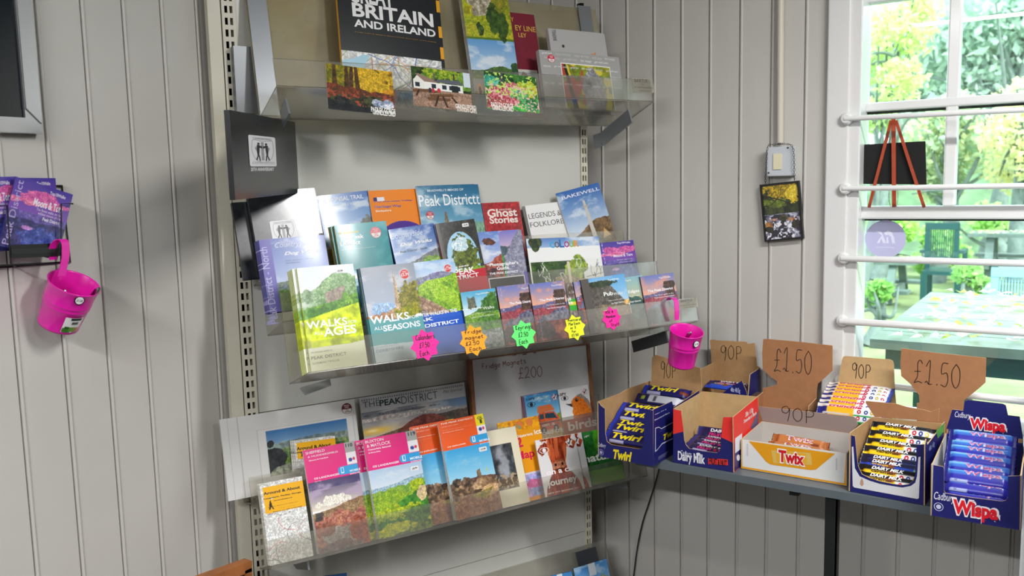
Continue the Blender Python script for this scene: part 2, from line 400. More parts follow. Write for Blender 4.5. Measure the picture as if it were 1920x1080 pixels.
PRINT = mat('glossy_print', attr=True, rough=.30, spec=.5, coat=.35)
CARD = mat('card_print', attr=True, rough=.62, spec=.22)
PRINTM = mat('matt_print', attr=True, rough=.55, spec=.35)
PAPER = mat('page_edges', '#e9e4d8', .8, vary=.06, vscale=90)
WHITEP = mat('white_paper', '#eeeeec', .6, vary=.02)
BOARD = mat('brown_cardboard', '#b08a5e', .85, vary=.07, vscale=40, bump=.05, bscale=200)
BOARD2 = mat('tan_cardboard', '#c3a374', .85, vary=.06, vscale=40, bump=.05, bscale=200)
BOARD3 = mat('dark_cardboard', '#a9764f', .85, vary=.07, vscale=40, bump=.05, bscale=200)

# ------------------------------------------------------------------ the room
XR, YL, ZF, ZC = 2.75, 1.945, -1.50, 1.15
LD = np.array([1.0, 0, 0]); LN = np.array([0, -1.0, 0]); LP = np.array([1.5, YL, 0.0])
PAINT = mat('cream_wall_paint', '#c8c5bf', .42, spec=.4, vary=.035, vscale=3.0, bump=.06, bscale=45)
def boarded(mb, P0, d, n, grooves, s0, s1, z0, z1, m):
    """tongue-and-groove boarding: a bead beside each groove, thick behind"""
    pr = [(s0, 0.0)]
    for g in sorted(grooves):
        if g-.002 <= s0 or g+.013 >= s1: continue
        pr += [(g-.0022, 0), (g-.0012, -.006), (g+.0012, -.006), (g+.002, .0005), (g+.0035, .0022), (g+.006, .003), (g+.0085, .0022), (g+.0105, 0)]
    pr.append((s1, 0.0)); k = len(pr); pr2 = pr+[(s1, -.03), (s0, -.03)]
    V = []
    for z in (z0, z1):
        for s, o in pr2: V.append(np.asarray(P0)+s*np.asarray(d)+o*np.asarray(n)+np.array([0, 0, z]))
    K = len(pr2); F = [(i, (i+1) % K, (i+1) % K+K, i+K) for i in range(K)]
    if np.cross(d, [0, 0, 1]) @ n < 0: F = [f[::-1] for f in F]
    mb.add(V, F, m)
def gs_on(pix, P0, d, n, yrow):
    return [float((at(x, yrow, P0, n)-P0) @ d) for x in pix]
gl = gs_on((42.5, 131, 212, 285, 353, 415), LP, LD, LN, 810)
gl = [gl[0]-.1035*k for k in range(1, 32)]+gl+[gl[-1]+.1035*k for k in range(1, 14)]
b = MB(); sc_ = (XR-LP[0])/LD[0]
boarded(b, LP, LD, LN, gl, -3.7, sc_, ZF, ZC, PAINT); tag(b.build('wall_left'), kind='structure')
RP = np.array([XR, 0, 0]); RDv = np.array([0, -1.0, 0]); RNv = np.array([-1.0, 0, 0])
yc = LP[1]+sc_*LD[1]
gr = gs_on((1127.6, 1175, 1224.8, 1276, 1328.5, 1384.8, 1443, 1505.6), RP, RDv, RNv, 304)
gr = [gr[0]-.098*k for k in range(1, 8)]+gr+[gr[-1]+.0995*k for k in range(1, 36)]
WY0, WY1, WZ0, WZ1 = -.605, .75, -.74, .86           # window opening along the wall (distance towards the viewer) and in height
b = MB()
boarded(b, RP, RDv, RNv, gr, -yc, WY0, ZF, ZC, PAINT)
boarded(b, RP, RDv, RNv, gr, WY0, WY1, ZF, WZ0, PAINT); boarded(b, RP, RDv, RNv, gr, WY0, WY1, WZ1, ZC, PAINT)
boarded(b, RP, RDv, RNv, gr, WY1, 2.6, ZF, ZC, PAINT); tag(b.build('wall_right'), kind='structure')
XB, YB = -2.2, -2.6
SHOP = mat('brown_shop_boards', '#3a3835', .6, vary=.2, vscale=2)  # unseen walls, floor and ceiling are darkened to cut bounced light
b = MB(); b.box((XB-.1, YB-.1, ZF), (XR+.1, YB, ZC), SHOP); tag(b.build('wall_back'), kind='structure')
b = MB(); b.box((XB-.1, YB, ZF), (XB, YL, ZC), SHOP); tag(b.build('wall_side'), kind='structure')
FL = mat('grey_floor', '#1f1d1a', .5, vary=.15, vscale=6)
b = MB(); b.box((XB-.1, YB-.1, ZF-.1), (XR+.1, YL+.1, ZF), FL); tag(b.build('floor'), kind='structure')
CE = mat('white_ceiling', '#aaa7a1', .7, vary=.03)
b = MB(); b.box((XB-.1, YB-.1, ZC), (XR+.1, YL+.1, ZC+.1), CE); tag(b.build('ceiling'), kind='structure')

# ------------------------------------------------------------------ metal rack standing across the corner
CREAM = mat('cream_metal', '#d6d2c0', .38, spec=.5, vary=.04, vscale=12)
GREYP = mat('pale_grey_panel', '#cfcfc8', .30, spec=.5, vary=.02, vscale=4, bump=.02, bscale=200)
DARK = mat('slot_dark', '#0c0c0b', .9); STEEL = mat('grey_bracket_metal', '#8e9296', .38, metal=.55, spec=.5)
STEELD = mat('dark_bracket_metal', '#4b4f55', .45, metal=.4)
ZT = .565
def upright(xa, xb, name, side):
    """slotted upright: a real ladder of webs with two columns of open slots"""
    mb = MB(); wv = (xb-xa); ws = .2*wv; pitch = .0300
    mb.box((xa, -.004, ZF), (xa+ws, .03, ZT), CREAM); mb.box((xb-ws, -.004, ZF), (xb, .03, ZT), CREAM)
    mb.box((xa+.42*wv, -.004, ZF), (xa+.58*wv, -.001, ZT), CREAM)
    z = ZF
    while z < ZT:
        mb.box((xa+ws, -.0035, z), (xb-ws, -.001, min(z+.012, ZT)), CREAM); z += pitch
    mb.box((xa+ws, .024, ZF), (xb-ws, .03, ZT), DARK)
    return mb
use_rack()
rack = empty('display_rack', loc=(1.16, 0, ZF))
tag(rack, 'cream slotted metal shop rack with pale panels standing across the corner', 'rack')
XA0, XA1 = .583, .618; XB0, XB1 = 1.722, 1.748
I4 = Matrix.Identity(4)
def under(mb, name, parent):
    o = mb.build(name, parent); o.matrix_parent_inverse = parent.matrix_world.inverted() if parent.matrix_world != I4 else I4
    return o
bpy.context.view_layer.update()
under(upright(XA0, XA1, 'u', -1), 'upright', rack); under(upright(XB0, XB1, 'u', 1), 'upright', rack)
mb = MB()
mb.box((.548, -.002, ZF), (.580, .03, ZT), CREAM); under(mb, 'end_post', rack)
zs = [-1.49, -1.20, -.604, ZT-.01]
for i in range(3):
    mb = MB(); mb.box((XA1+.001, .001, zs[i]+.0012), (XB0-.001, .018, zs[i+1]-.0012), GREYP); under(mb, 'back_panel', rack)
mb = MB(); mb.box((XB0+.002, .0, ZT), (XB1-.002, .028, ZT+.012), CREAM); mb.box((XB0+.008, -.002, ZT+.003), (XB1-.006, .02, ZT+.022), DARK); under(mb, 'end_cap', rack)

# ------------------------------------------------------------------ clear literature trays
ACR = clear('clear_acrylic', '#f8f7f3', fac=.05, rough=.10, haze=.07, hazecol='#f0eee8')
ACB = clear('aged_clear_acrylic', '#e9e3cc', fac=.05, rough=.12, haze=.26, hazecol='#ddd6bd')
EDGE = clear('acrylic_cut_edge', '#b8b4a8', fac=.10, rough=.2, haze=.40, hazecol='#a8a498')
def sheet(prof, x0, x1, m, t=.003, edge=True):
    """a bent plate: profile in (y, z), run along x; the cut long edges are darker"""
    p = np.asarray(prof, float); n = len(p); nn = []
    for i in range(n):
        a = p[min(i+1, n-1)]-p[max(i-1, 0)]; a = a/np.linalg.norm(a); nn.append(np.array([-a[1], a[0]]))
    q = p+np.array(nn)*t; mb = MB()
    loop = np.vstack([p, q[::-1]]); K = len(loop)
    V = [(x, y, z) for x in (x0, x1) for y, z in loop]
    F = [(i, (i+1) % K, (i+1) % K+K, i+K) for i in range(K)]
    fm = [f for i, f in enumerate(F) if i not in (n-1, K-1)]; fe = [F[n-1], F[K-1]]
    mb.add(V, fm, m); mb.add(V, fe, EDGE if edge else m)
    for i in range(n-1):
        for o in (0, K):
            f = (o+i, o+i+1, o+K-2-i, o+K-1-i); mb.add(V, [f if o else f[::-1]], EDGE)
    return mb
def tray(name, label, x0, x1, back, tiers, m=None):
    """back: two (y,z) points; tiers: list of (floor back, floor front, lip top)"""
    t = empty(name, loc=((x0+x1)/2, tiers[-1][0][0], tiers[-1][0][1])); bpy.context.view_layer.update()
    under(sheet(back, x0, x1, ACB), 'back_sheet', t)
    for fb, ff, lt in tiers:
        under(sheet([fb, ff], x0, x1, m or ACR), 'tray_floor', t); under(sheet([(ff[0], ff[1]), lt], x0, x1, m or ACR), 'front_lip', t)
    return tag(t, label, 'display tray')
def arm(t, x, pts, wd=.004, hg=.034, m=None):
    mb = MB(); P = [np.array(p) for p in pts]
    for a, b2 in zip(P[:-1], P[1:]): mb.bar((x, a[0], a[1]), (x, b2[0], b2[1]), wd, hg, m or STEEL)
    return under(mb, 'bracket_arm', t)
def label_card(t, P0, n, px0, py0, px1, py1, lines):
    a = at(px0, py1, P0, n); c = at(px1, py0, P0, n)
    M = frame(a+np.asarray(n)*.0026, (1, 0, 0), np.cross(n, (1, 0, 0)))
    L = np.array(M.inverted() @ Vector(c))[:2]; mb = MB(); mb.prism([(0, 0), (L[0], 0), (L[0], L[1]), (0, L[1])], 0, .0004, clear('label_film', '#e8e4da', .04, .3, .35, '#e2ddd0'))
    for i, (s, u0, v0, u1, v1) in enumerate(lines):
        v, f = glyphs(s, .0); put_flat(mb, fit(v, u0*L[0], v0*L[1], u1*L[0], v1*L[1]), f, .0006, ink('#4a4640'))
    o = mb.build('maker_label', t); bpy.context.view_layer.update(); o.matrix_parent_inverse = t.matrix_world.inverted(); o.matrix_basis = M
    return o
BART = [('BARTUF', .12, .70, .75, .95), ('LTD', .40, .52, .55, .62), ('tel. and works address', .05, .30, .95, .42), ('display', .25, .06, .8, .16)]
TOPL = ((-.252, .252), (-.233, .318))
top = empty('literature_tray', loc=(1.23, -.091, .188)); bpy.context.view_layer.update(); TX0, TX1 = .640, 1.820
tag(top, 'single clear acrylic tray at the top of the rack holding the road atlas', 'display tray')
under(sheet([(-.091, .188), (-.004, .568)], TX0, 1.785, ACB), 'back_sheet', top)
under(sheet([(-.091, .188), TOPL[0]], TX0, TX1, ACR), 'tray_floor', top); under(sheet([TOPL[0], TOPL[1]], TX0, TX1, ACR), 'front_lip', top)
for x in (.668, 1.735):
    mb = MB(); mb.bar((x, -.012, .575), (x, -.093, .195), .050, .003, STEEL, upv=(0, -1, .2)); under(mb, 'back_strap', top)
    arm(top, x, [(-.195, .178), (-.245, .206)] if x < 1 else [(-.060, .137), (-.10, .143), (-.245, .206)], .005, .044, STEEL)
mb = MB(); mb.box((.600, -.034, .205), (.655, -.008, .375), STEEL); under(mb, 'hook_plate', top)
nl = norm(np.cross((1, 0, 0), (0, TOPL[1][0]-TOPL[0][0], TOPL[1][1]-TOPL[0][1]))); nl = nl if nl[1] < 0 else -nl
label_card(top, (0,)+TOPL[0], nl, 1188, 149, 1222, 173, BART)
MX0, MX1 = .618, 1.820
T1B, T2B, T3B = (-.030, -.248), (-.135, -.368), (-.305, -.464)
L1, L2, L3 = ((-.112, -.221), (-.096, -.153)), ((-.279, -.314), (-.263, -.246)), ((-.454, -.411), (-.438, -.343))
t = empty('literature_tray', loc=(1.22, -.30, -.464)); bpy.context.view_layer.update(); mid = t
tag(t, 'three-tier clear acrylic tray across the middle of the rack, full of walking guides', 'display tray')
under(sheet([T1B, (-.006, -.10)], MX0, MX1, ACR), 'back_sheet', t)
under(sheet([T1B, L1[0]], MX0, MX1, ACR), 'tray_floor', t); under(sheet([T2B, L1[1]], MX0, MX1, ACR), 'front_lip', t)
under(sheet([T2B, L2[0]], MX0, MX1, ACR), 'tray_floor', t); under(sheet([T3B, L2[1]], MX0, MX1, ACR), 'front_lip', t)
under(sheet([T3B, L3[0]], MX0, MX1, ACR), 'tray_floor', t); under(sheet([L3[0], L3[1]], MX0, MX1, ACR), 'front_lip', t)
arm(t, 1.735, [(-.25, -.512), (-.41, -.458)], .005, .036, STEELD)
q0, q1, q2, q3 = [on_z(*q, -.505)[:2] for q in ((561, 727), (619, 710), (621, 722), (571, 740))]
mb = MB(); mb.prism([tuple(q) for q in (q0, q1, q2, q3)], -.507, -.505, mat('pale_bracket_plate', '#b4b7ba', .35, metal=.3)); under(mb, 'support_plate', t)
n3 = norm(np.cross((1, 0, 0), (0, L3[1][0]-L3[0][0], L3[1][1]-L3[0][1]))); n3 = n3 if n3[1] < 0 else -n3
label_card(t, (0,)+L3[0], n3, 1273, 559, 1305, 580, BART)
BX0, BX1 = .560, 1.780
B1B, B2B = (-.022, -.838), (-.150, -.978); BL1, BL2 = ((-.108, -.815), (-.090, -.750)), ((-.262, -.937), (-.245, -.870))
t = empty('literature_tray', loc=(1.17, -.15, -.978)); bpy.context.view_layer.update(); low = t
tag(t, 'two-tier clear acrylic tray low on the rack holding folded maps', 'display tray')
under(sheet([B1B, (-.006, -.72)], BX0, BX1, ACR), 'back_sheet', t)
under(sheet([B1B, BL1[0]], BX0, BX1, ACR), 'tray_floor', t); under(sheet([B2B, BL1[1]], BX0, BX1, ACR), 'front_lip', t)
under(sheet([B2B, BL2[0]], BX0, BX1, ACR), 'tray_floor', t); under(sheet([BL2[0], BL2[1]], BX0, BX1, ACR), 'front_lip', t)
for x in (.668, 1.735): arm(t, x, [(-.030, -1.000), (-.12, -1.008), (-.22, -.972)], .005, .022, STEEL)
t = empty('literature_tray', loc=(1.2, -.05, -1.4)); bpy.context.view_layer.update()
tag(t, 'lowest clear acrylic tray near the floor, only its back sheet and bracket showing', 'display tray')
under(sheet([(-.090, -1.44), (-.008, -1.245)], .62, 1.80, ACR), 'back_sheet', t); under(sheet([(-.090, -1.44), (-.22, -1.40), (-.205, -1.34)], .62, 1.80, ACR), 'front_lip', t)
mb = MB(); mb.bar((1.70, -.075, -1.36), (1.70, -.030, -1.25), .085, .003, STEELD, upv=(0, -1, .3)); under(mb, 'bracket_plate', t)

# ------------------------------------------------------------------ books, maps and cards
TIER = {'top': (-.099, .192, 13.0, .15), 'm1': (-.036, -.244, 14.0, .08), 'm2': (-.141, -.363, 14.0, .115), 'm3': (-.311, -.459, 14.0, .10), 'b1': (-.030, -.834, 13.0, .035), 'b2': (-.156, -.974, 20.0, .0),
        'wb': (-.036, -.834, 6.0, .15), 'tall': (-.012, -.244, -1.0, .1), 'low': (-.095, -1.435, 18.0, .1),
        'lip': TOPL[0]+(math.degrees(math.atan2(.019, .066)), 0), 'lip3': L3[0]+(math.degrees(math.atan2(.016, .068)), 0)}
def plane(tier, k):
    if tier == 'tall':          # stands turned, one edge against the panel
        a = math.radians(57.0); return on_y(555, 353, -.060), np.array([math.sin(a), -math.cos(a), 0])
    y, z, a, rise = TIER[tier]; a = math.radians(a); N = np.array([0, -math.cos(a), math.sin(a)])
    return np.array([0, y, z])+N*k, N
REPORT = []
SPINETXT = {}
def sticker(bk, px, py, rad, kind, lines):
    P0, N = bk['plane']; c = np.array(bk['Mi'] @ Vector(at(px, py, P0, N))); mb = MB(); cz = bk['curve']
    z = lambda x, y: cz(x, y)+.0004
    def pol(pts, m, dz): put_flat(mb, np.array(pts), [tuple(range(len(pts)))], dz, m, lambda x, y: np.full_like(x, float(cz(np.array([c[0]]), np.array([c[1]]))[0])+.0008))
    if kind == 'price':
        pol(rrect(c[0]-rad*1.45, c[1]-rad*.7, c[0]+rad*1.45, c[1]+rad*.7, rad*.35), ink('#ecebea'), 0); tc_ = '#55555c'
    elif kind == 'red':
        pol(disc(c[0], c[1], rad), ink('#f0d7d5'), 0); pol(disc(c[0], c[1], rad*.94), ink('#d9262b'), .0003); tc_ = '#f6f0ee'
    else:
        col = kind
        pol(disc(c[0], c[1], rad), ink(col), 0); h = [(c[0]+rad*.88*math.cos(a), c[1]-.08*rad+rad*.85*math.sin(a)) for a in np.linspace(math.pi, 2*math.pi, 18)]
        pol(h, ink('#efe6e2'), .0003); tc_ = '#f3dede'
    for s, u0, v0, u1, v1, cc in lines:
        v, f = glyphs(s, .015); put_flat(mb, fit(v, c[0]+u0*rad, c[1]+v0*rad, c[0]+u1*rad, c[1]+v1*rad), f, .0012, ink(cc or tc_), lambda x, y: np.full_like(x, float(cz(np.array([c[0]]), np.array([c[1]]))[0])+.0008))
    o = mb.build('price_sticker' if kind in ('price', 'red') else 'offer_sticker', bk['root'])
    return o
def book(name, label, tier, k, TL, TR, H, th, paint, texts=(), cat='book', group=None, spine='#dcd8cf', page=None, bulge=.0015, res=.0014, m=None, spine_paint=None, stickers=(), hard=False, drop=0.0, extra=None):
    """a cover seen in the tray: its top corners where the photo shows them, standing on the tray floor unless a height is given"""
    P0, N = plane(tier, k); a = at(*TL, P0, N); c = at(*TR, P0, N); u = norm(c-a); v = norm(np.cross(N, u)); W = float(np.linalg.norm(c-a))
    if H is None:
        base = P0+v*(TIER[tier][3]*k)+np.array([(a[0]+c[0])/2, 0, 0]); H = float(((a+c)/2-base) @ v)-drop-.002-W/2*abs(float(u[2]))
    if H < 0: H = float((a-at(TL[0]-5, -H, P0, N)) @ v)          # height read from its lower corner
    O = a-v*H; M = Matrix(((u[0], v[0], N[0], O[0]), (u[1], v[1], N[1], O[1]), (u[2], v[2], N[2], O[2]), (0, 0, 0, 1))); Mi = M.inverted()
    REPORT.append((label, round(W*1000), round(H*1000)))
    cz = (lambda x, y: bulge*np.sin(np.pi*np.clip(np.asarray(x)/W, 0, 1))**.8) if bulge else (lambda x, y: np.zeros_like(np.asarray(x, float)))
    root = empty(name, M); mb = MB(); cv = Cv(W, H, res)
    cv.px = lambda x, y: (lambda q: (q[0]/W, q[1]/H))(Mi @ Vector(at(x, y, P0, N)))
    paint(cv); cv.mesh(mb, m or PRINT, cz)
    sp = ink(spine, .4); t0 = .0006
    if name != 'folded_map':
        mb.add([(0, 0, 0), (0, H, 0), (0, H, -th), (0, 0, -th)], [(0, 1, 2, 3)], sp)
        mb.add([(0, 0, -th), (0, H, -th), (W, H, -th), (W, 0, -th)], [(0, 1, 2, 3)], sp)
    for t in texts:
        s, x0, y0, x1, y1, col = t[:6]; o = t[6] if len(t) > 6 else ''
        p, q = (Vector((x0*W, y0*H, 0)), Vector((x1*W, y1*H, 0))) if 'N' in o else (Mi @ Vector(at(x0, y0, P0, N)), Mi @ Vector(at(x1, y1, P0, N)))
        if 'h' in o:
            v2, f = handwriting([s], .0011, p.x, p.y, q.x, q.y)
        else:
            if 'r' not in o and 'N' not in o:
                g_ = glyphs(s)[0]; nat = float((g_[:, 1].max()-g_[:, 1].min())/(g_[:, 0].max()-g_[:, 0].min())); q.y = max(q.y, min(p.y+.85*nat*abs(q.x-p.x), p.y+1.45*(q.y-p.y)))
            vv, f = glyphs(s, .028 if 'b' in o else (-.008 if 't' in o else .008)); v2 = fit(vv, min(p.x, q.x), min(p.y, q.y), max(p.x, q.x), max(p.y, q.y), .35 if 'i' in o else 0, 'r' in o)
        put_flat(mb, v2, f, .00045, ink(col), cz)
    if extra: extra(mb, lambda x, y: Mi @ Vector(at(x, y, P0, N)), cz, W, H)
    mb.build('front_cover', root)
    if name == 'folded_map':          # folded sheets fanning out towards the foot
        mb = MB(); n_ = 7
        for i in range(n_):
            a0, b0, a1, b1 = -.0010-.0006*i, -.0010-(th-.001)*i/n_, -.0014-.0006*i, -.0010-(th-.001)*(i+.55)/n_
            V = [(.0006, .0012, b0), (W-.0015, .0012, b0), (W-.0015, H-.0015, a0), (.0006, H-.0015, a0), (.0006, .0012, b1), (W-.0015, .0012, b1), (W-.0015, H-.0015, a1), (.0006, H-.0015, a1)]
            mb.add(V, [(0, 1, 2, 3), (7, 6, 5, 4), (0, 4, 5, 1), (1, 5, 6, 2), (2, 6, 7, 3), (3, 7, 4, 0)], (page or PAPER) if i % 2 else WHITEP)
        mb.build('folded_sheets', root); tag(root, label, cat, group)
        bk = dict(n=0, step=th+bulge+.0012, root=root, plane=(P0, N), Mi=Mi, W=W, H=H, curve=cz, M=M)
        for s in stickers: sticker(bk, *s)
        return bk
    ins = .0012 if not hard else .004
    mb = MB(); pm = page or PAPER; mb.box((.0006, ins, -th+t0), (W-ins, H-ins, -.0008), pm); mb.build('page_block', root)
    tag(root, label, cat, group)
    bk = dict(n=0, step=th+bulge+.0012, root=root, plane=(P0, N), Mi=Mi, W=W, H=H, curve=cz, M=M)
    for s in stickers: sticker(bk, *s)
    return bk
def behind(bk, label, dx, dz, group=None, dy=0.0):
    """another copy of the same book tucked behind it"""
    bk['n'] += 1; dz = -bk['step']*bk['n']; M = bk['M'] @ Matrix.Translation((dx, dy+.0004*bk['n'], dz)); o = copy_tree(bk['root'], M=M); o['label'] = label
    for c in list(kids(o)):
        if 'sticker' in c.name: bpy.data.objects.remove(c)
    if group: o['group'] = group
    return o

# ---- top tray
def atlas(c):
    c.fill('#12161c'); c.roadmap(0, .42, 0, .965, '#eef0ee', 4, 40, cols=('#4f74b8', '#c76a72', '#7fa45c', '#5b8cc8', '#d7a24a', '#9aa0a8'), wd=.006)
    c.poly([(0, .18), (0, .34), (.10, .36), (.2, .40), (.26, .40), (.2, .30), (.24, .22), (.16, .17)], '#a9d3e6'); c.rect(.965, 0, 1, 1, '#12161c')
    for v in (.22, .44, .62, .84): c.rect(.965, v, 1, v+.10, '#f0a818')
    c.rect(0, .965, 1, 1, '#f0a818')
WH = '#f2f2f2'
book('road_atlas', 'large black road atlas with white capitals and a map strip', 'top', .050, (629, -42), (822, -11), None, .012, atlas,
     [('GREAT', 655, 4, 735, -21, WH, 'b'), ('BRITAIN', 661, 30.5, 811, 28, WH, 'b'), ('AND IRELAND', 664, 50, 816, 60, WH, 'b'), ("THE UK'S BEST-SELLING ROAD ATLASES", 664, 60, 818, 79.5, '#f5b016', 'b')], cat='atlas', spine='#e9a81c')
def maroon(c):
    c.fill('#7c1f33'); c.rect(.30, .05, .93, .46, '#d8d2c6'); c.rect(.33, .07, .9, .44, '#b9c2c8'); c.poly([(.55, .1), (.9, .1), (.9, .36), (.72, .44), (.55, .30)], '#6b5a4a', '#84705c')
    c.rect(.6, .22, .8, .32, '#e8e6e0'); c.rect(.6, .1, .9, .18, '#d9d5cc'); c.blob(.42, .2, .14, .2, '#22351f', '#4a6a3a', 3)
book('hardback_book', 'maroon railway book with gold lettering behind the yellow-green booklet', 'top', .022, (868, 14), (1001, 28), None, .014, maroon, [('THE DERBY', 915, 36, 962, 33, '#d8b24a'), ('EY LINE', 966, 57, 1003, 51, '#d8b24a'), ('DERWENT VAL', 885, 62, 958, 60, '#d8b24a'), ('LEY', 972, 69.5, 986, 63, '#d8b24a')], spine='#5e1626')
def viaduct(c):
    c.sky(.28, .60, '#cfe0ee', '#5f9bd6', .7, 4); c.hill(.36, .02, '#56792f', '#3c5a2a', 4); c.hill(.30, .01, '#7b6a3c', '#5d7a35', 7)
    c.rect(0, .17, 1, .27, '#8f8d88')
    for i in range(6): c.ell(.12+.16*i, .18, .055, .055, '#c98d4e'); c.ell(.12+.16*i, .17, .03, .045, '#4a3d30')
    c.rect(0, 0, 1, .15, '#3f6a86'); c.blob(.95, .28, .12, .14, '#1d3a22', '#3d6034', 4)
    c.tex(c.V > .60, '#c2b41c', '#7f9a1e', 5, 3); c.blob(.40, .93, .26, .2, '#8a7f66', '#d6cfb8', 5, .5); c.blob(.78, .94, .22, .14, '#5d6f1c', '#a49a2c', 8)
    c.hill(.78, .01, '#93a51e', '#b9b32a', 4, floor=.60); c.rect(0, .585, 1, .605, '#5a7a1e')
    for u, v, r in ((.62, .76, .14), (.82, .72, .11), (.3, .67, .07), (.75, .64, .09)): c.blob(u, v, r, r*.8, '#25401a', '#4e6a22', int(u*50))
bt = book('booklet', 'yellow-green valley booklet in front of the maroon railway book', 'top', .045, (862, -26), (950, -16), None, .004, viaduct, [], cat='booklet')
for i in range(2): behind(bt, 'copy of the valley booklet tucked %s behind the front one' % ('close', 'further')[i], 0, -.0045*(i+1), dy=0)
def cardbox(c):
    c.fill('#aaa9a8'); c.speck(c.U > .55, '#c9c9c9', 30, .62); c.rect(0, 0, .12, 1, '#b9b8b7')
    c.rect(.24, .18, .93, .76, '#ececea')
def gcard1(c):
    c.fill('#b3b2b1'); c.rect(.40, 0, .97, .72, '#f0f0ee'); c.tex((c.U > .42) & (c.U < .95) & (c.V < .70), '#3d4a1c', '#7e5a2a', 4, 2); c.blob(.75, .45, .13, .3, '#b9673a', '#e0a070', 4)
def writing_lines(mb, loc, cz, W, H, rows, seed=1, col='#d9d9d8', u0=.02, u1=.98):
    rnd = random.Random(seed); ws = ['get well soon', 'happy birthday', 'good luck', 'thank you', 'congratulations', 'welcome', 'bon voyage', 'with love', 'good bye']
    for v, h, u in rows:
        x = u*W
        while x < u1*W:
            s = rnd.choice(ws); L = len(s)*h*.42*H
            if x+L > W: break
            g, f = glyphs(s, .0); put_flat(mb, fit(g, x, v*H, x+L, (v+h)*H, .3), f, .0005, ink(rnd.choice(('#e6e6e4', '#cfcfce', '#f2f2f0'))), cz); x += L+.012
book('greeting_card_box', 'grey boxed greeting card with a fox-coloured photo, standing behind the horse card', 'top', .055, (1027, 53), (1133, 63), None, .014, gcard1,
     [('BAKEWELL', 1037, 76, 1041, 56, '#44464a', 'r'), ('good luck', 1133, 95, 1128, 64, '#dcdcdc', 'ri'), ('get well soon', 1122, 100, 1117, 64, '#cfcfcf', 'ri')], cat='card', spine='#c9c8c6', page=WHITEP, extra=lambda mb, loc, cz, W, H: put_flat(mb, np.array(disc(.22*W, .80*H, .005)), [tuple(range(28))], .0005, ink('#33363a'), cz))
def gcard2(c):
    c.fill('#a5a4a3'); c.rect(.24, 0, .865, .80, '#f3f3f1'); m = (c.U > .25) & (c.U < .855) & (c.V < .785)
    c.tex(m, '#a9a526', '#5f7a1c', 7, 3); c.speck(m, '#d8c640', 10, .6, 4); c.speck(m & (c.U < .5), '#b8432c', 8, .68, 9); c.poly([(.27, .78), (.30, .78), (.40, 0), (.34, 0)], '#22251a')
    c.blob(.62, .30, .14, .42, '#7d7f86', '#a7a9ae', 6, .25); c.ell(.57, .45, .025, .05, '#1d1d1f')
book('greeting_card_box', 'grey boxed greeting card with a grey horse photo and red offer sticker', 'top', .085, (1010, 93), (1160, 108), None, .016, gcard2, [], cat='card', spine='#bfbdb9', page=WHITEP,
     extra=lambda mb, loc, cz, W, H: writing_lines(mb, loc, cz, W, H, [(.92, .055, .03), (.84, .055, .05), (.70, .05, .88), (.58, .05, .87), (.46, .05, .88), (.7, .05, .03), (.55, .05, .02), (.4, .05, .02)]),
     stickers=[(1033, 110, .0125, '#d2203f', [('SPECIAL', -.5, .45, .5, .68, None), ('OFFER', -.4, .1, .4, .36, None), ('Now', -.25, -.4, .25, -.12, '#b03040'), ('£2.99', -.35, -.75, .35, -.48, '#b03040')])])
# postcards stuck on the front lip
def postcard(label, TLp, TRp, H, paint, texts):
    book('postcard', label, 'lip', .0062, TLp, TRp, H, .0024, paint, texts, cat='postcard', group='postcards on the top tray', page=WHITEP, bulge=0, res=.0010, m=CARD)
def pc1(c):
    c.tex(c.V > -1, '#6b5a18', '#c98a1c', 6, 3); c.blob(.5, .85, .55, .35, '#a88a1c', '#e2b52c', 4, .7, 8, 26); c.blob(.15, .8, .25, .3, '#5d5f1c', '#9c8a1c', 5, .7)
    for u, d in ((.38, -.02), (.44, .03), (.30, .0), (.12, .01)): c.poly([(u-.025, 1), (u+.02, 1), (u+.03+d, .42), (u-.05+d, .42)], '#5a3f22', '#3b2a18')
    c.hill(.50, .08, '#7a3a24', '#4a3320', 5, 3, -.18, 20); c.hill(.28, .10, '#1d201a', '#4a4a30', 8, 4, 0, 16); c.speck(c.V < .45, '#a04a34', 22, .62, 3)
    c.blob(.25, .2, .14, .1, '#15181a', '#3a3d34', 3); c.blob(.6, .27, .12, .08, '#22261c', '#4c5230', 6); c.blob(.80, .24, .2, .09, '#6b7a94', '#c3cbdc', 3, .8, 10); c.blob(.92, .18, .12, .05, '#a9b4cc', '#e2e6ee', 9, .7); c.poly([(0, 0), (1, 0), (1, .13), (.5, .12), (0, .22)], '#14171a', '#262b2c')
postcard('autumn gorge postcard with bare trunks and a stream, stuck to the top tray lip', (610, 118), (735, 135), .119, pc1, [('PADLEY GORGE', 696, 209.5, 741, 205, '#f2f0ea', 'b'), ('GRINDLEFORD', 699, 214.5, 741, 209.5, '#f2f0ea', 'b')])
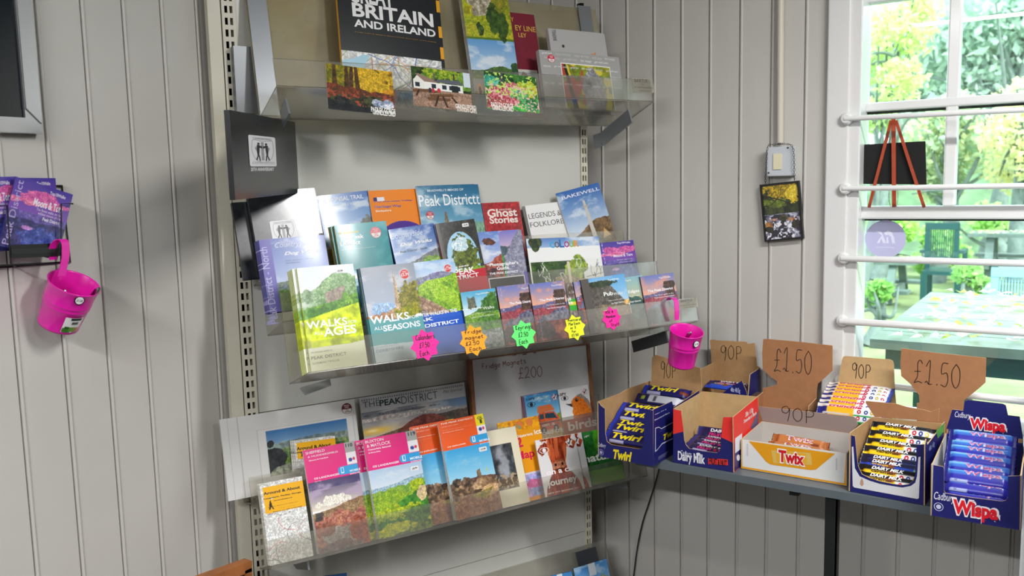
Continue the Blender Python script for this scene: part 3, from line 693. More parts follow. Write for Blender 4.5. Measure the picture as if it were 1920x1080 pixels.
def pc2(c):
    c.tex(c.V > -1, '#1d2c16', '#3e5a24', 8, 2); c.blob(.5, .9, .4, .22, '#4f7a1c', '#a9b52c', 4, .7, 10, 26); c.blob(.92, .75, .14, .3, '#3f6a24', '#7da03a', 6); c.rect(.88, .62, 1, 1, '#cfd9e2')
    c.poly([(.02, .45), (.02, .66), (.10, .80), (.20, .72), (.20, .45)], '#e9e7e0'); c.poly([(.06, .82), (.12, .83), (.42, .68), (.42, .62), (.22, .62)], '#94786c'); c.rect(.20, .45, .86, .64, '#ecebe6'); c.poly([(.38, .66), (.44, .74), (.80, .76), (.88, .66)], '#5c5f6a')
    for u in (.05, .32, .50, .62, .74): c.rect(u, .50, u+.075, .60, '#23313c')
    c.rect(.66, .44, .78, .62, '#1d2426'); c.rect(.70, .76, .73, .92, '#3a342e'); c.rect(.36, .68, .39, .88, '#6b5f54')
    c.poly([(0, 0), (1, 0), (1, .45), (0, .45)], '#b08a74', '#8a6f5e'); c.blob(.25, .40, .2, .03, '#54402c', '#7a5c3e', 2)
    for P in ([(.30, .30), (.66, .36)], [(.26, .22), (.6, .24)], [(.0, .38), (.26, .42)]): c.line(P, .05, '#6b4a30')
    for P in ([(.42, .3), (.36, .05)], [(.5, .3), (.56, .05)], [(.1, .4), (.06, .28)], [(.66, .3), (.74, .16)]): c.line(P, .03, '#3a2818')
    c.ell(.34, .44, .025, .06, '#b8323c'); c.ell(.44, .45, .03, .06, '#c23a44'); c.ell(.29, .44, .025, .06, '#2b2a3c'); c.poly([(.62, .08), (.9, .3), (.98, .28), (.78, .04)], '#a5816c')
postcard('postcard of a white station cafe with picnic benches, stuck to the top tray lip', (770, 123), (880, 138), .110, pc2, [('GRINDLEFORD', 854, 203, 892, 198.5, '#efe9e0', 'b'), ('STATION CAFE', 857, 209, 893, 204, '#efe9e0', 'b')])
def pc3(c):
    c.tex(c.V > -1, '#2c6a2c', '#5fae4c', 10, 2); c.tex(c.V > .72, '#14401e', '#4c8a34', 8, 5); c.rect(.30, .72, .36, 1, '#4a4a56'); c.blob(.42, .42, .36, .34, '#9a2f3a', '#d98a92', 4, .7, 9, 34); c.blob(.85, .62, .26, .22, '#8a9a1c', '#dcd23a', 6, .6, 9, 28)
    c.blob(.10, .78, .15, .14, '#2c8a78', '#6ac8a8', 5); c.blob(.62, .42, .18, .12, '#2a7a44', '#7fc07a', 9, .7); c.blob(.62, .56, .12, .08, '#2c8a5e', '#78c890', 12); c.blob(.85, .2, .2, .16, '#1f6a3a', '#5cb46c', 7); c.blob(.2, .12, .24, .14, '#8a3a3c', '#c46a5c', 8); c.blob(.6, .1, .15, .1, '#2f9a3c', '#6cd05c', 10); c.speck(c.V < .7, '#e8b8b4', 34, .72, 3); c.speck(c.V > .4, '#bfe06a', 30, .73, 6)
postcard('postcard of bright ferns and red autumn leaves, stuck to the top tray lip', (906, 133), (1004, 145), .108, pc3, [('PADLEY GORGE', 921, 200, 962, 195, '#f3efe6', 'b'), ('GRINDLEFORD', 923, 206, 962, 201, '#f3efe6', 'b')])

# ---- black anniversary books beside the post
SHIELD = lambda px, lw: None
def crest(mb, loc, cz, W, H, c0, c1, full=True):
    a = loc(*c0); b2 = loc(*c1); x0, x1 = min(a.x, b2.x), max(a.x, b2.x); y0, y1 = min(a.y, b2.y), max(a.y, b2.y); w_, h_ = x1-x0, y1-y0
    Z = lambda x, y: np.zeros_like(x)
    def P(pts, m, dz): put_flat(mb, np.array([(x0+u*w_, y0+v*h_) for u, v in pts]), [tuple(range(len(pts)))], dz, m, Z)
    P(rrect(0, 0, 1, 1, .06), ink('#e4e3e6'), .0010)
    k = ink('#17181a'); g = ink('#9a9aa0')
    sh = smooth([(.12, .82), (.2, .86), (.5, .83), (.8, .86), (.88, .82), (.90, .5), (.78, .24), (.5, .12), (.22, .24), (.10, .5), (.12, .82)], 4)
    b0 = len(sh); t_ = np.gradient(sh, axis=0); t_ /= np.linalg.norm(t_, axis=1, keepdims=True); nn = np.stack([-t_[:, 1], t_[:, 0]], 1)*.008
    V = np.array([q for a_, c_ in zip(sh+nn, sh-nn) for q in (a_, c_)])*np.array([w_, h_])+np.array([x0, y0]); put_flat(mb, V, [(2*i, 2*i+1, 2*i+3, 2*i+2) for i in range(b0-1)], .0013, g, Z)
    P([(.43, .2), (.53, .2), (.53, .80), (.43, .80)], g, .0013)
    for s in (-1, 1):
        f = lambda pts: [(.48+s*(u), v) for u, v in pts]
        P(f(disc(.14, .74, .045, .035, 10)), k, .0016); P(f([(.10, .70), (.20, .70), (.22, .50), (.12, .48)]), k, .0016); P(f([(.01, .66), (.12, .68), (.12, .62), (.02, .58)]), k, .0016)
        P(f([(.12, .50), (.21, .50), (.19, .34), (.14, .34)]), k, .0016); P(f([(.15, .36), (.19, .36), (.26, .22), (.22, .19)]), k, .0016); P(f([(.12, .36), (.16, .36), (.13, .18), (.09, .18)]), k, .0016)
        P(f([(.20, .66), (.27, .62), (.26, .54), (.20, .54)]), g, .0016)
    P([(.14, .88), (.86, .88), (.84, .94), (.16, .94)], g, .0013); P([(.08, .08), (.92, .08), (.90, .15), (.10, .15)], g, .0013)
    P([(.15, .89), (.85, .89), (.83, .93), (.17, .93)], ink('#e4e3e6'), .0015); P([(.10, .09), (.90, .09), (.88, .14), (.12, .14)], ink('#e4e3e6'), .0015)
    for s, u0, v0, u1, v1 in (('GRAPPLE AND DEFEND', .2, .897, .8, .923), ('JUST KEEP FIGHTING', .16, .10, .84, .13)):
        v, f = glyphs(s, .01); put_flat(mb, fit(v, x0+u0*w_, y0+v0*h_, x0+u1*w_, y0+v1*h_), f, .0018, ink('#4a4a50'), Z)
def black(c): c.tex(c.V > -1, '#14161b', '#191c22', 4, 3)
def black2(c): c.tex(c.V > -1, '#26282c', '#34363b', 3, 5)
book('hardback_book', 'tall black anniversary book standing highest beside the rack post', 'tall', .0, (430, 206), (553, 229), -377, .012, black, [('20TH ANNIVERSARY', 470, 321, 513.5, 316, '#e4e4e4', 'b')], spine='#17191d', hard=True, bulge=0,
     extra=lambda mb, loc, cz, W, H: crest(mb, loc, cz, W, H, (468, 312), (515, 258)))
book('hardback_book', 'black anniversary book mostly hidden, below the tall one against the post', 'm1', .048, (434, 380), (560, 372), None, .014, black2, [], spine='#2a2c31', hard=True, bulge=0)
book('hardback_book', 'grey-black anniversary book leaning in front with its crest half covered by the lilac guide', 'm1', .071, (463, 361), (590, 352), None, .015, black2, [('20TH ANNIVERSARY', 503, 462, 562, 452, '#e4e4e4', 'b')], spine='#1f2126', hard=True, bulge=0,
     extra=lambda mb, loc, cz, W, H: crest(mb, loc, cz, W, H, (512, 456), (552, 411)))

# ---- middle tray, rear row
def monsal(c):
    c.sky(.3, 1, '#bcd6ee', '#2f6ab4', .7, 6, f=2.5); c.hill(.34, .02, '#6a7a4a', '#8a8f5c', 4); c.poly([(.58, .2), (.58, .58), (.66, .60), (.68, .2)], '#8f98a2'); c.blob(.86, .5, .16, .16, '#4a4a44', '#7a7c70', 3); c.poly([(.70, .42), (.80, .55), (1, .5), (1, .3)], '#6a6a66', '#8c8a80'); c.poly([(.2, .47), (.24, .51), (.55, .49), (.55, .44), (.24, .43)], '#b9bcc4')
book('booklet', 'blue sky trail walks booklet between the black books and the orange guide', 'm1', .030, (592, 368), (690, 357), None, .004, monsal, [('THE MONSAL TRAIL', 595, 382, 680, 364, '#eef4fa'), ('A SELECTION OF 8 WALKS', 607, 391, 672, 378, '#dfeaf4')], cat='booklet')
def derwent(c):
    c.fill('#f58a1c'); c.ell(.60, .30, .56, .30, '#4a2290'); c.poly([(.63, .42), (.72, .31), (.9, .29), (.3, .25)], '#e9e6f0'); c.rect(.08, .865, .30, .91, '#f0eef2'); c.rect(.08, .865, .155, .91, '#3a2a6a')
book('booklet', 'orange heritage way guide with a purple arch', 'm1', .036, (690, 358), (779, 354), None, .004, derwent, [('The Derwent Valley', 701, 381, 773, 375, '#5a2478', 'b'), ('Heritage Way', 703, 392, 752, 385, '#5a2478', 'b'), ('Derbyshire', 705, 399, 733, 394, '#f6ddc2', 'b')], cat='booklet', m=PRINTM)
def spire(c):
    c.sky(.25, 1, '#9cc8e0', '#15658e', .5, 3); c.hill(.30, .02, '#4a7a5a', '#6c946a', 5); c.poly([(.34, .25), (.41, .66), (.44, .66), (.50, .25)], '#6b604c', '#8a7c62'); c.blob(.85, .42, .2, .12, '#6a9a80', '#98bca0', 4)
pk = book('booklet', 'blue church spire picture booklet with a red offer sticker', 'm1', .045, (779, 349), (889, 345), None, .004, spire, [("BRADWELL'S IMAGES OF", 801, 360, 868, 353, '#e8f2f6'), ('Peak District', 787, 388, 890, 362, '#f2f6f8'), ('The', 796, 371, 803, 366, '#e8f2f6')], cat='booklet',
     stickers=[(806, 404, .0125, '#c21e2c', [('SPECIAL', -.55, .45, .55, .68, None), ('OFFER', -.4, .1, .4, .36, None), ('Now', -.3, -.4, .3, -.12, '#a03038'), ('£5.99', -.4, -.75, .4, -.48, '#a03038')])])
behind(pk, 'copy of the blue spire booklet peeping out behind the first', .017, -.007)
def red(c): c.tex(c.V > -1, '#a01c24', '#b4262c', 6, 2)
gh = book('paperback_book', 'red ghost stories paperback at the front of its pile', 'm1', .040, (903, 381), (973, 378), None, .005, red, [('Ghost', 914.5, 408, 968, 392, '#f0e4dc', 'b'), ('Stories', 918.5, 420, 970, 407, '#f0e4dc', 'b'), ('DERBYSHIRE', 935, 395, 958, 392, '#e8d4cc', 'b'), ('true tales told by the fireside', 922, 423.5, 968, 421, '#d8a8a0')], spine='#7e141c')
for i in range(2): behind(gh, 'red ghost stories paperback, %s from the front of its pile' % ('second', 'third')[i], -.001+.004*i, -.0055*(i+1))
def legends(c): c.fill('#f0efee'); c.blob(.5, .18, .16, .08, '#8a9a4a', '#d8c0c8', 3, .8); c.blob(.5, .2, .06, .05, '#b02c3c', '#d86a7a', 5)
lg = book('paperback_book', 'white folklore paperback with thin black capitals, front of its pile', 'm1', .042, (984, 386), (1052, 378), None, .004, legends, [('LEGENDS &', 992, 411, 1050, 394, '#1c1c1e', 't'), ('FOLKLORE', 995, 427, 1055, 410, '#1c1c1e', 't')], spine='#d0d0ce')
for i in range(2): behind(lg, 'white folklore paperback, %s from the front of its pile' % ('second', 'third')[i], 0, -.0045*(i+1))
def bakewell(c):
    c.sky(.25, 1, '#dfe8f2', '#2a62b0', .6, 8); c.hill(.36, .04, '#5a4632', '#8a6c4a', 4, 3, .22); c.hill(.14, .02, '#6a5a44', '#8c7a5c', 6); c.poly([(.72, .1), (.80, .26), (.92, .12)], '#d8b06a'); c.poly([(.50, .12), (.51, .78), (.56, .78), (.60, .12)], '#cfc8be'); c.rect(.46, .66, .62, .69, '#b8b0a6')
book('booklet', 'blue town booklet with a stone cross, tilted at the end of the rear row', 'm1', .050, (1042, 363), (1122, 342), None, .004, bakewell, [('BAKEWELL', 1054, 375, 1123, 352, '#eef2f8')], cat='booklet')

# ---- middle row
def dogn(c):
    c.sky(.35, 1, '#b4c4e6', '#5468b0', .5, 5); c.hill(.42, .03, '#7a8a9a', '#6a7a6a', 4); c.hill(.30, .03, '#6a8a4a', '#4a6a3a', 6); c.rect(0, 0, .17, 1, '#6a64b4')
dn = book('paperback_book', 'lilac dog walks guide with a purple spine strip at the rack post end', 'm2', .095, (485, 450), (608, 440), .185, .008, dogn, [('Peak District - North', 508, 608, 500, 463, '#b9b6e0', 'r'), ('Countryside', 516, 468, 580, 450, '#e4e6f2', 'ti'), ('Dog Walks', 533, 481, 601, 469, '#eef0f6', 'bi'), ('Peak District - North', 535, 490, 587, 484, '#3a4668'), ('Dark Peak Area', 536, 495, 562, 491, '#4a5a80')], spine='#4a4a96')
for i in range(3): behind(dn, 'lilac dog walks guide, %s copy back, only its spine showing' % ('second', 'third', 'fourth')[i], -.001, -.009*(i+1))
def fifty(c):
    c.sky(0, .50, '#3f9ad8', '#7fc0e8', 1.0, 4, f=4); c.rect(0, .50, 1, 1, '#1f8a92'); c.grad(.5, 1, '#1c848c', '#2a98a0'); c.put(np.clip((c.U-.62)*2.2, 0, 1)*(c.V > .45)*np.clip((c.n(3, 2)-.2)*1.3, 0, 1), '#d8e6e8')
ff = book('paperback_book', 'teal fifty walks guide at the front of its pile', 'm2', .060, (626, 423), (723, 414), None, .007, fifty, [('50 WALKS IN', 635, 440, 671, 433, '#e8d23a', 'b'), ('The Peak', 636, 451, 681, 440.5, '#f4f8f8', 'b'), ('District', 638, 462, 675, 452, '#f4f8f8', 'b'), ('FROM GENTLE STROLLS TO LONGER HIKES', 640, 469, 704, 463, '#d4e8e4')], spine='#d8a81c',
     stickers=[(704, 436, .0155, '#dc6a72', [('SPECIAL', -.55, .45, .55, .68, None), ('OFFER', -.4, .1, .4, .36, None), ('Now', -.3, -.4, .3, -.12, '#c07078'), ('£7.99', -.4, -.75, .4, -.48, '#c07078')])])
for i, (dx, dz) in enumerate(((-.006, -.014), (-.008, -.022))): behind(ff, 'teal fifty walks guide, %s back with its yellow spine showing' % ('second', 'third')[i], dx, dz)
def dogs(c):
    c.sky(.5, 1, '#c2d0e4', '#3a62b0', .6, 7); c.hill(.62, .03, '#7a7a86', '#8f9a86', 4, 2, .1); c.hill(.52, .05, '#6a9a3a', '#a4bc6a', 6, 3, .25); c.hill(.2, .05, '#3f7a2a', '#7aa04a', 9); c.speck(c.V < .55, '#3a5a34', 22, .72)
book('paperback_book', 'blue and green dog walks guide in the middle row beside the teal guides', 'm2', .058, (728, 431), (813, 418), None, .006, dogs, [('Countryside', 734, 453, 790, 429, '#d8dff0', 'ti'), ('Dog Walks', 750, 464, 810, 449, '#f0f0ee', 'bi'), ('Peak District - South', 751, 475, 800, 463, '#4a5848')], spine='#4a6ab0')
def tunnel(c):
    c.tex(c.V > -1, '#2c2c2c', '#4a4844', 12, 3); c.ell(.52, .55, .40, .32, '#a9d4ec'); c.blob(.58, .55, .32, .26, '#3c4a22', '#7d8a34', 4, .6); c.blob(.5, .72, .2, .08, '#bfe0f0', '#e8f2f6', 5); c.hill(.44, .02, '#5f8a2a', '#9ab83c', 3, 4, 0, 20, floor=.34); c.rect(0, .40, .08, 1, '#5a5650'); c.rect(0, 0, 1, .40, '#c8283a')
    c.put(np.exp(-((c.U-.16-.12*(1-c.V))/.05)**2)*.0, '#ffffff')
book('paperback_book', 'cycle rides guide with a dark tunnel arch photo over a red band', 'm2', .070, (816, 420), (889, 410), None, .006, tunnel, [('CYCLE RIDES', 836, 508-2, 878, 497, '#f6eeee', 'b'), ('PEAK', 853, 517, 889, 501, '#f8f2f2', 'b'), ('DISTRICT', 838, 529, 897, 513, '#f8f2f2', 'b')], spine='#8a1c28', stickers=[(872, 422, .0075, 'price', [('£6.99', -.9, -.3, .9, .3, None)])])
def photog(c):
    c.sky(.5, 1, '#c9d2ea', '#6a8ad0', .7, 3); c.hill(.62, .06, '#8a3a34', '#c06a54', 4, 4, 0, 22, u1=.48); c.hill(.45, .05, '#3a2a30', '#a0584a', 8, 4, 0, 18, u1=.48); c.blob(.22, .86, .14, .05, '#4a2c24', '#7a4a34', 4)
    c.sky(.7, 1, '#e8c4d0', '#7a7ac8', .7, 9, u0=.48); c.hill(.78, .03, '#4a5a6a', '#6a7a7a', 5, 3, 0, 14, u0=.48); c.hill(.66, .03, '#2f7a3a', '#4c9a4c', 7, 3, -.3, 14, u0=.48); c.hill(.60, .05, '#7a7a92', '#a4a4b8', 11, 4, .8, 24, u0=.52); c.rect(.10, 0, .92, .36, '#e8e8ec'); c.rect(.115, 0, .905, .35, '#141416'); c.rect(.0, 0, .1, .34, '#a0584a'); c.rect(.92, 0, 1, .4, '#6a5ac0')
ph = book('paperback_book', 'photographers guide with two rock photos above a black title panel', 'm2', .055, (893, 436), (975, 430), None, .007, photog, [("Photographer's", 918.5, 502, 971, 491, '#f2f2f4', 'b'), ('Guide', 931.5, 508-1, 953, 499, '#f2f2f4', 'b'), ('TO', 954, 506, 958, 503, '#e0e0e0', 'b'), ('THE', 912, 498, 917, 495, '#e0e0e0', 'b'), ('THE PEAK DISTRICT', 918, 516, 971, 507, '#f2f2f4', 'b')], spine='#2a2a34')
behind(ph, 'copy of the photographers guide just showing behind it', .010, -.008)
def colour(c):
    c.fill('#eeeeec'); c.sky(.80, 1, '#a9c4e0', '#5a84c4', .8, 4); c.rect(0, .62, 1, .84, '#f2f2f1'); m = (c.U > .02) & (c.U < .72) & (c.V < .60)
    c.tex(m, '#1f3a1a', '#4a6a2a', 9, 4); c.blob(.62, .42, .14, .25, '#6a8a1c', '#a4b83a', 5, .7); c.tex((c.U < .2) & (c.V > .62), '#1c2a1a', '#56604c', 8, 3) if False else None; c.blob(.10, .92, .10, .12, '#22301c', '#4a5a34', 3)
    c.poly([(.32, 0), (.32, .32), (.5, .36), (.62, .30), (.75, .26), (.78, 0)], '#b49a74', '#7a6a54'); c.rect(.50, .08, .535, .58, '#d8cdb4'); c.poly([(.42, 0), (.52, .16), (.72, .2), (.9, .1), (.95, 0)], '#e0c9a0')
    for s in range(10):
        r_ = random.Random(s); p = [r_.uniform(.02, .98), r_.uniform(.1, .62)]; P = [tuple(p)]
        for i in range(9): p = [p[0]+r_.uniform(-.045, .045), p[1]+r_.uniform(-.16, .14)]; P.append((min(max(p[0], 0), 1), min(max(p[1], 0), .62)))
        c.line(P, .006, '#e6e6e2' if P[0][0] < .62 else '#3a3a3c')
    c.line([(.75, .3), (1, .36)], .006, '#444444'); c.line([(.70, .16), (1, .22)], .006, '#444444')
CO = [('C', '#2fa4dc'), ('O', '#6a5a54'), ('L', '#2a6ab8'), ('O', '#b02c8a'), ('U', '#8ab82c'), ('R', '#e8982c')]
book('colouring_book', 'landscape colouring book with a half-coloured bridge scene', 'm2', .064, (986, 448), (1122, 443), None, .005, colour, [(a, 1031+9*i, 465.3-.45*i, 1038.5+9*i, 453.6-.45*i, cc, 'b') for i, (a, cc) in enumerate(CO)], cat='book', spine='#24241f')
def moors(c):
    c.grad(0, 1, '#5a3aa8', '#4a3a9c'); c.sky(.5, 1, '#8a52b8', '#4c3ca0', 0, 4); c.blob(.55, .80, .42, .09, '#c04a9a', '#e878b0', 4, .8, 5); c.blob(.35, .70, .36, .05, '#d85a9a', '#f09aba', 7, .8, 5); c.hill(.56, .02, '#5a4a9a', '#7a6ab4', 5); c.hill(.44, .03, '#2c2a5c', '#4a4688', 8); c.blob(.62, .22, .36, .16, '#2a3a8a', '#5a6ac0', 6, .5); c.blob(.35, .34, .1, .03, '#b878c8', '#d8a8d8', 4); c.rect(0, 0, .16, 1, '#4a42a0') if False else None
MT = lambda *p: [('Walks', p[0]+p[2]*.64, p[1]+.0, 0, 0, '')]
book('guidebook', 'purple sunset moors guide standing alone behind the stepped lip', 'm2', .052, (1122, 456), (1187, 450), .135, .005, moors, [('trict', 1136, 496, 1126, 456, '#c8b8e4', 'r'), ('Top10Walks', 1156, 459, 1181, 453.5, '#e4d8f0', 'b'), ('Moors & Tors', 1150, 483, 1185, 474, '#f0e8f6', 'b'), ('The finest walks on the', 1156, 489, 1185, 484, '#d8cce8'), ('wildest moors of the', 1160, 493, 1185, 488, '#d8cce8')], spine='#3a2a7a')

# ---- front row
def ages(c):
    c.sky(.70, 1, '#f0f2f2', '#dfe8ee', .3, 3); c.hill(.86, .05, '#5c8a4c', '#a0bf8c', 4, 3, .14, 20, floor=.5); c.put((c.V > .62)*np.clip((.35-c.U)*2.6, 0, 1)*.8, '#eef2f0'); c.blob(.15, .72, .2, .06, '#7a9a70', '#aac49a', 12, .7); c.poly([(.42, .62), (.42, .74), (.78, .80), (.78, .66)], '#8a7c70', '#a89a88'); c.hill(.655, .01, '#3f7a24', '#78b02c', 6, 2, .10, 8, floor=.45); c.blob(.78, .68, .065, .065, '#4a8a24', '#8abf3c', 5); c.rect(.775, .58, .79, .63, '#3a3a20'); c.hill(.56, .004, '#c8dc14', '#d4e228', 9, 2, .12, 3); c.rect(0, 0, 1, .235, '#f0f2dc')
    c.put((c.V < .22+.06*(c.U-.5)), '#eef0d4'); c.put(np.exp(-((c.U-.05)/.03)**2)*.25, '#ffffff')  # soft white streak by the spine is a highlight painted into the cover
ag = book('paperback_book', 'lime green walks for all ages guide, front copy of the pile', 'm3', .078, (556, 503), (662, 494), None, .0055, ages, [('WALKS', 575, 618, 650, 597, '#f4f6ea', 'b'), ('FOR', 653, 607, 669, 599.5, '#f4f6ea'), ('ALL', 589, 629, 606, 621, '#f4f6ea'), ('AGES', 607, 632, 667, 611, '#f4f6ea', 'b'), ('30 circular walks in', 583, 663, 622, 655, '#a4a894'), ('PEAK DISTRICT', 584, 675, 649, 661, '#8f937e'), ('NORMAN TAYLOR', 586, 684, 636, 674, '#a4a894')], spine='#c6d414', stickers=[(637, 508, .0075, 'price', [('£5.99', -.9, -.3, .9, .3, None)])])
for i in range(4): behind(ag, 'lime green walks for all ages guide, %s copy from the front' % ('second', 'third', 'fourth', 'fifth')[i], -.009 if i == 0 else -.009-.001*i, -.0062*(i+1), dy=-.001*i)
def seasons(c):
    c.sky(.5, 1, '#b8c4d8', '#9aa0ac', .8, 8, '#d8d8dc'); c.blob(.35, .55, .25, .07, '#8fb4e0', '#b4cdea', 5); c.poly([(.52, .5), (.54, .70), (.56, .90), (.585, .90), (.63, .70), (.66, .5)], '#b89a7a', '#d8c4a0'); c.poly([(.555, .78), (.572, .96), (.59, .78)], '#a49c94'); c.poly([(.3, .40), (.35, .52), (.5, .55), (.68, .54), (.72, .4)], '#b08a6a', '#cfb08c'); c.blob(.85, .62, .22, .20, '#6a6a2a', '#a49a4a', 4, .7, 9, 24); c.blob(.75, .50, .22, .08, '#7a8a1c', '#b4a42c', 6, .7); c.blob(.2, .46, .22, .06, '#a0683a', '#c8946a', 7, .7); c.rect(0, 0, 1, .43, '#64aaae'); c.poly([(0, 0), (0, .47), (1, .40), (1, 0)], '#62a8ac'); c.poly([(0, 0), (0, .20), (1, .17), (1, 0)], '#c9d8e0')
se = book('paperback_book', 'teal walks for all seasons guide with a church spire, front copy', 'm3', .070, (675, 503), (775, 492), None, .0055, seasons, [('WALKS', 695, 609, 766, 588, '#eef4f6', 'b'), ('FOR', 768, 598, 784, 590, '#eef4f6'), ('ALL', 702, 620, 718, 612, '#eef4f6'), ('SEASONS', 719, 622, 787, 602, '#eef4f6', 'b'), ('30 circular walks in', 705, 653, 745, 645, '#9ab0bc'), ('DERBYSHIRE', 706, 662, 756, 650, '#8aa2b0'), ('CHRIS GODFREY', 708, 668, 754, 660, '#9ab0bc')], spine='#4a9a9e', stickers=[(758, 514, .0125, 'red', [('ONLY', -.45, .3, .45, .62, None), ('£5.99', -.85, -.45, .85, .22, None)])])
for i in range(2): behind(se, 'teal walks for all seasons guide, %s copy from the front' % ('second', 'third')[i], -.002, -.0062*(i+1))
def winter(c):
    c.sky(.80, 1, '#dbe6f2', '#8ab4e4', .5, 3); c.hill(.86, .02, '#7a72a4', '#94a0a8', 4); c.hill(.80, .02, '#6a9a2c', '#a4c83c', 6, 2, .05); c.poly([(0, .52), (.3, .74), (.45, .6), (1, .48), (1, .62), (.6, .76), (.9, .82), (.3, .8), (0, .7)], '#8fbf2c', '#b4d448'); c.poly([(0, .40), (.1, .66), (.35, .58), (.75, .44), (.95, .4)], '#8a6a54', '#c8a88c'); c.rect(0, 0, 1, .44, '#1f5ac8'); c.poly([(0, .40), (0, .46), (1, .42), (1, .4)], '#2a62cc')
book('paperback_book', 'blue banded shorter walks guide with green fields, beside the church spire guides', 'm3', .045, (766, 494), (850, 484), None, .006, winter, [("BRADWELL'S", 774, 589, 801, 583, '#cfdcf2'), ('SHORTER WALKS IN THE', 770, 598, 856, 578, '#e8eef8', 'b'), ('PEAK', 764, 608, 812, 596, '#f2f6fa', 'b'), ('DISTRICT', 797, 615, 860, 600, '#f2f6fa', 'b')], spine='#2a4a9a', stickers=[(839, 503, .0105, 'red', [('ONLY', -.45, .3, .45, .62, None), ('£7.99', -.85, -.45, .85, .22, None)])])
def teashop(c):
    c.sky(.62, 1, '#cfe4ee', '#4fa8d0', .3, 3); c.hill(.70, .04, '#3f6a2c', '#7aa04a', 4, 3, .1); c.poly([(.14, .70), (.15, .92), (.24, .88), (.36, .92), (.38, .72)], '#5a5f50', '#7a7c68'); c.blob(.82, .72, .26, .22, '#2c5a24', '#5a8a3a', 5, .6); c.hill(.62, .03, '#5f8a2c', '#8fb44a', 7); c.blob(.7, .45, .4, .12, '#3a6a2c', '#6a9a3c', 6, .6); c.tex(c.V < .34, '#6a7a72', '#a4aca8', 8, 4); c.poly([(.3, .1), (.5, .3), (.9, .26), (1, .1)], '#8a8c8e', '#b4b6b8')
TW = lambda c: None
ts = book('guidebook', 'green tea shop walks guide with a ruined tower', 'm3', .054, (863, 549), (928, 540), None, .005, teashop, [('Top10Walks', 891, 554, 917, 548, '#e8f0ea', 'b'), ('Tea Shop', 866, 584, 903, 576, '#f4f6f0', 'b'), ('Walks', 905, 581, 926, 574, '#e4ece0'), ('Walks to the best tea shops &', 880, 591, 924, 583, '#e0e8dc'), ('cafes in the Peak District', 884, 597, 926, 589, '#e0e8dc')], spine='#4a6a3a')
def tor(c):
    c.sky(.62, 1, '#f0b49a', '#6a7ac0', .6, 6, '#f4a07a', 4); c.hill(.66, .02, '#5a5a8a', '#7a6a8a', 4); c.hill(.60, .03, '#8a3a4c', '#b05a5c', 6, 3, 0, 18); c.poly([(.62, .58), (.66, .70), (.60, .76), (.66, .80), (.95, .82), (1, .78), (.94, .72), (.96, .58)], '#3a2c2a', '#6a4a3a'); c.poly([(.62, .80), (.66, .86), (.96, .86), (.99, .80)], '#33282a', '#5c4034'); c.hill(.46, .05, '#4a4a6a', '#8a8a9a', 8, 4, .2, 16); c.tex(c.V < .36, '#6a2c34', '#b4664a', 7, 3); c.blob(.25, .2, .25, .15, '#3a2c34', '#5c4a50', 5)
def torguide(label, k, TLp, TRp, dx, dy, full=True, spine='#3a3044', H=None):
    x, y = TLp
    T = [('Parks', x+17, y+52, x+8, y+4, '#b4a8c0', 'r')] if False else []
    return book('guidebook', label, 'm3', k, TLp, TRp, H, .005, tor, T+dx, spine=spine)
tg1 = torguide('dusky rock stack guide between the tea shop guide and its own twin', .050, (931, 538), (992, 531), [('Parks', 946, 582, 936, 540, '#bcaec6', 'r'), ('Top10Walks', 977, 544, 1000, 538, '#e8e0ec', 'b'), ('The Peak District', 955, 572, 997, 562, '#f2eef2', 'b')], 0)
torguide('dusky rock stack guide overlapping its twin, nearer the yellow star', .056, (992, 533), (1057, 526), [('National Parks', 1020, 646, 1000, 531, '#b0a2ba', 'r'), ('Top10Walks', 1033, 538, 1053, 532, '#e8e0ec', 'b'), ('The Peak District', 1012, 566, 1057, 556, '#f2eef2', 'b'), ('The finest walks in the', 1024, 574, 1058, 567, '#ddd4de'), ('Peak District National Park', 1025, 580, 1060, 573, '#ddd4de', 'b')], 0)
def strip(c): c.tex(c.V > -1, '#5a4a44', '#a49a94', 6, 3); c.rect(0, .35, 1, .62, '#3fae3c'); c.rect(0, .48, 1, .56, '#e0d83a')
book('guidebook', 'narrow glimpse of a green and yellow guide behind the yellow star', 'm3', .0425, (1061, 531), (1083, 529), .125, .004, strip, [('us', 1064, 564, 1070, 558, '#f0f0ea', 'b'), ('ks', 1066, 571, 1073, 565, '#f0f0ea', 'b')])
torguide('narrow glimpse of a dusky guide beside the pub walks guide', .049, (1075, 529), (1090, 527), [('Parks', 1088, 565, 1077, 530, '#b4a8c4', 'r')], 0, H=.124)
def pub(c):
    c.sky(.5, 1, '#a4cdea', '#5aa4dc', .2, 4); c.poly([(.16, 0), (.16, .86), (.55, .92), (1, .42), (1, 0)], '#4a443e', '#6a625a'); c.blob(.45, .88, .3, .06, '#22301c', '#3c4a30', 5); c.poly([(.3, .1), (.3, .52), (1, .44), (1, .1)], '#7a6a56', '#94826a'); c.blob(.95, .50, .08, .05, '#e0a04a', '#f4d08a', 4); c.blob(.42, .36, .08, .05, '#e8b04a', '#f4d890', 6); c.rect(0, 0, .17, 1, '#5a5450'); c.tex(c.V < .28, '#4a4440', '#6a625c', 6, 5)
book('guidebook', 'pub walks guide with a stone inn and blue sky', 'm3', .054, (1088, 525), (1170, 513), None, .006, pub, [('Peak District', 1113, 634, 1092, 527, '#a49c9a', 'r'), ('Top10Walks', 1139, 528, 1160, 521, '#e4ecf2', 'b'), ('Pub', 1132, 556, 1148, 548, '#f4f4f0', 'b'), ('Walks', 1150, 554, 1166, 546, '#e8e8e4'), ('Walks to the best pubs in', 1140, 566, 1168, 559, '#e0ddd6'), ('the Peak District', 1146, 571, 1169, 564, '#e0ddd6', 'b')], spine='#2a2624')
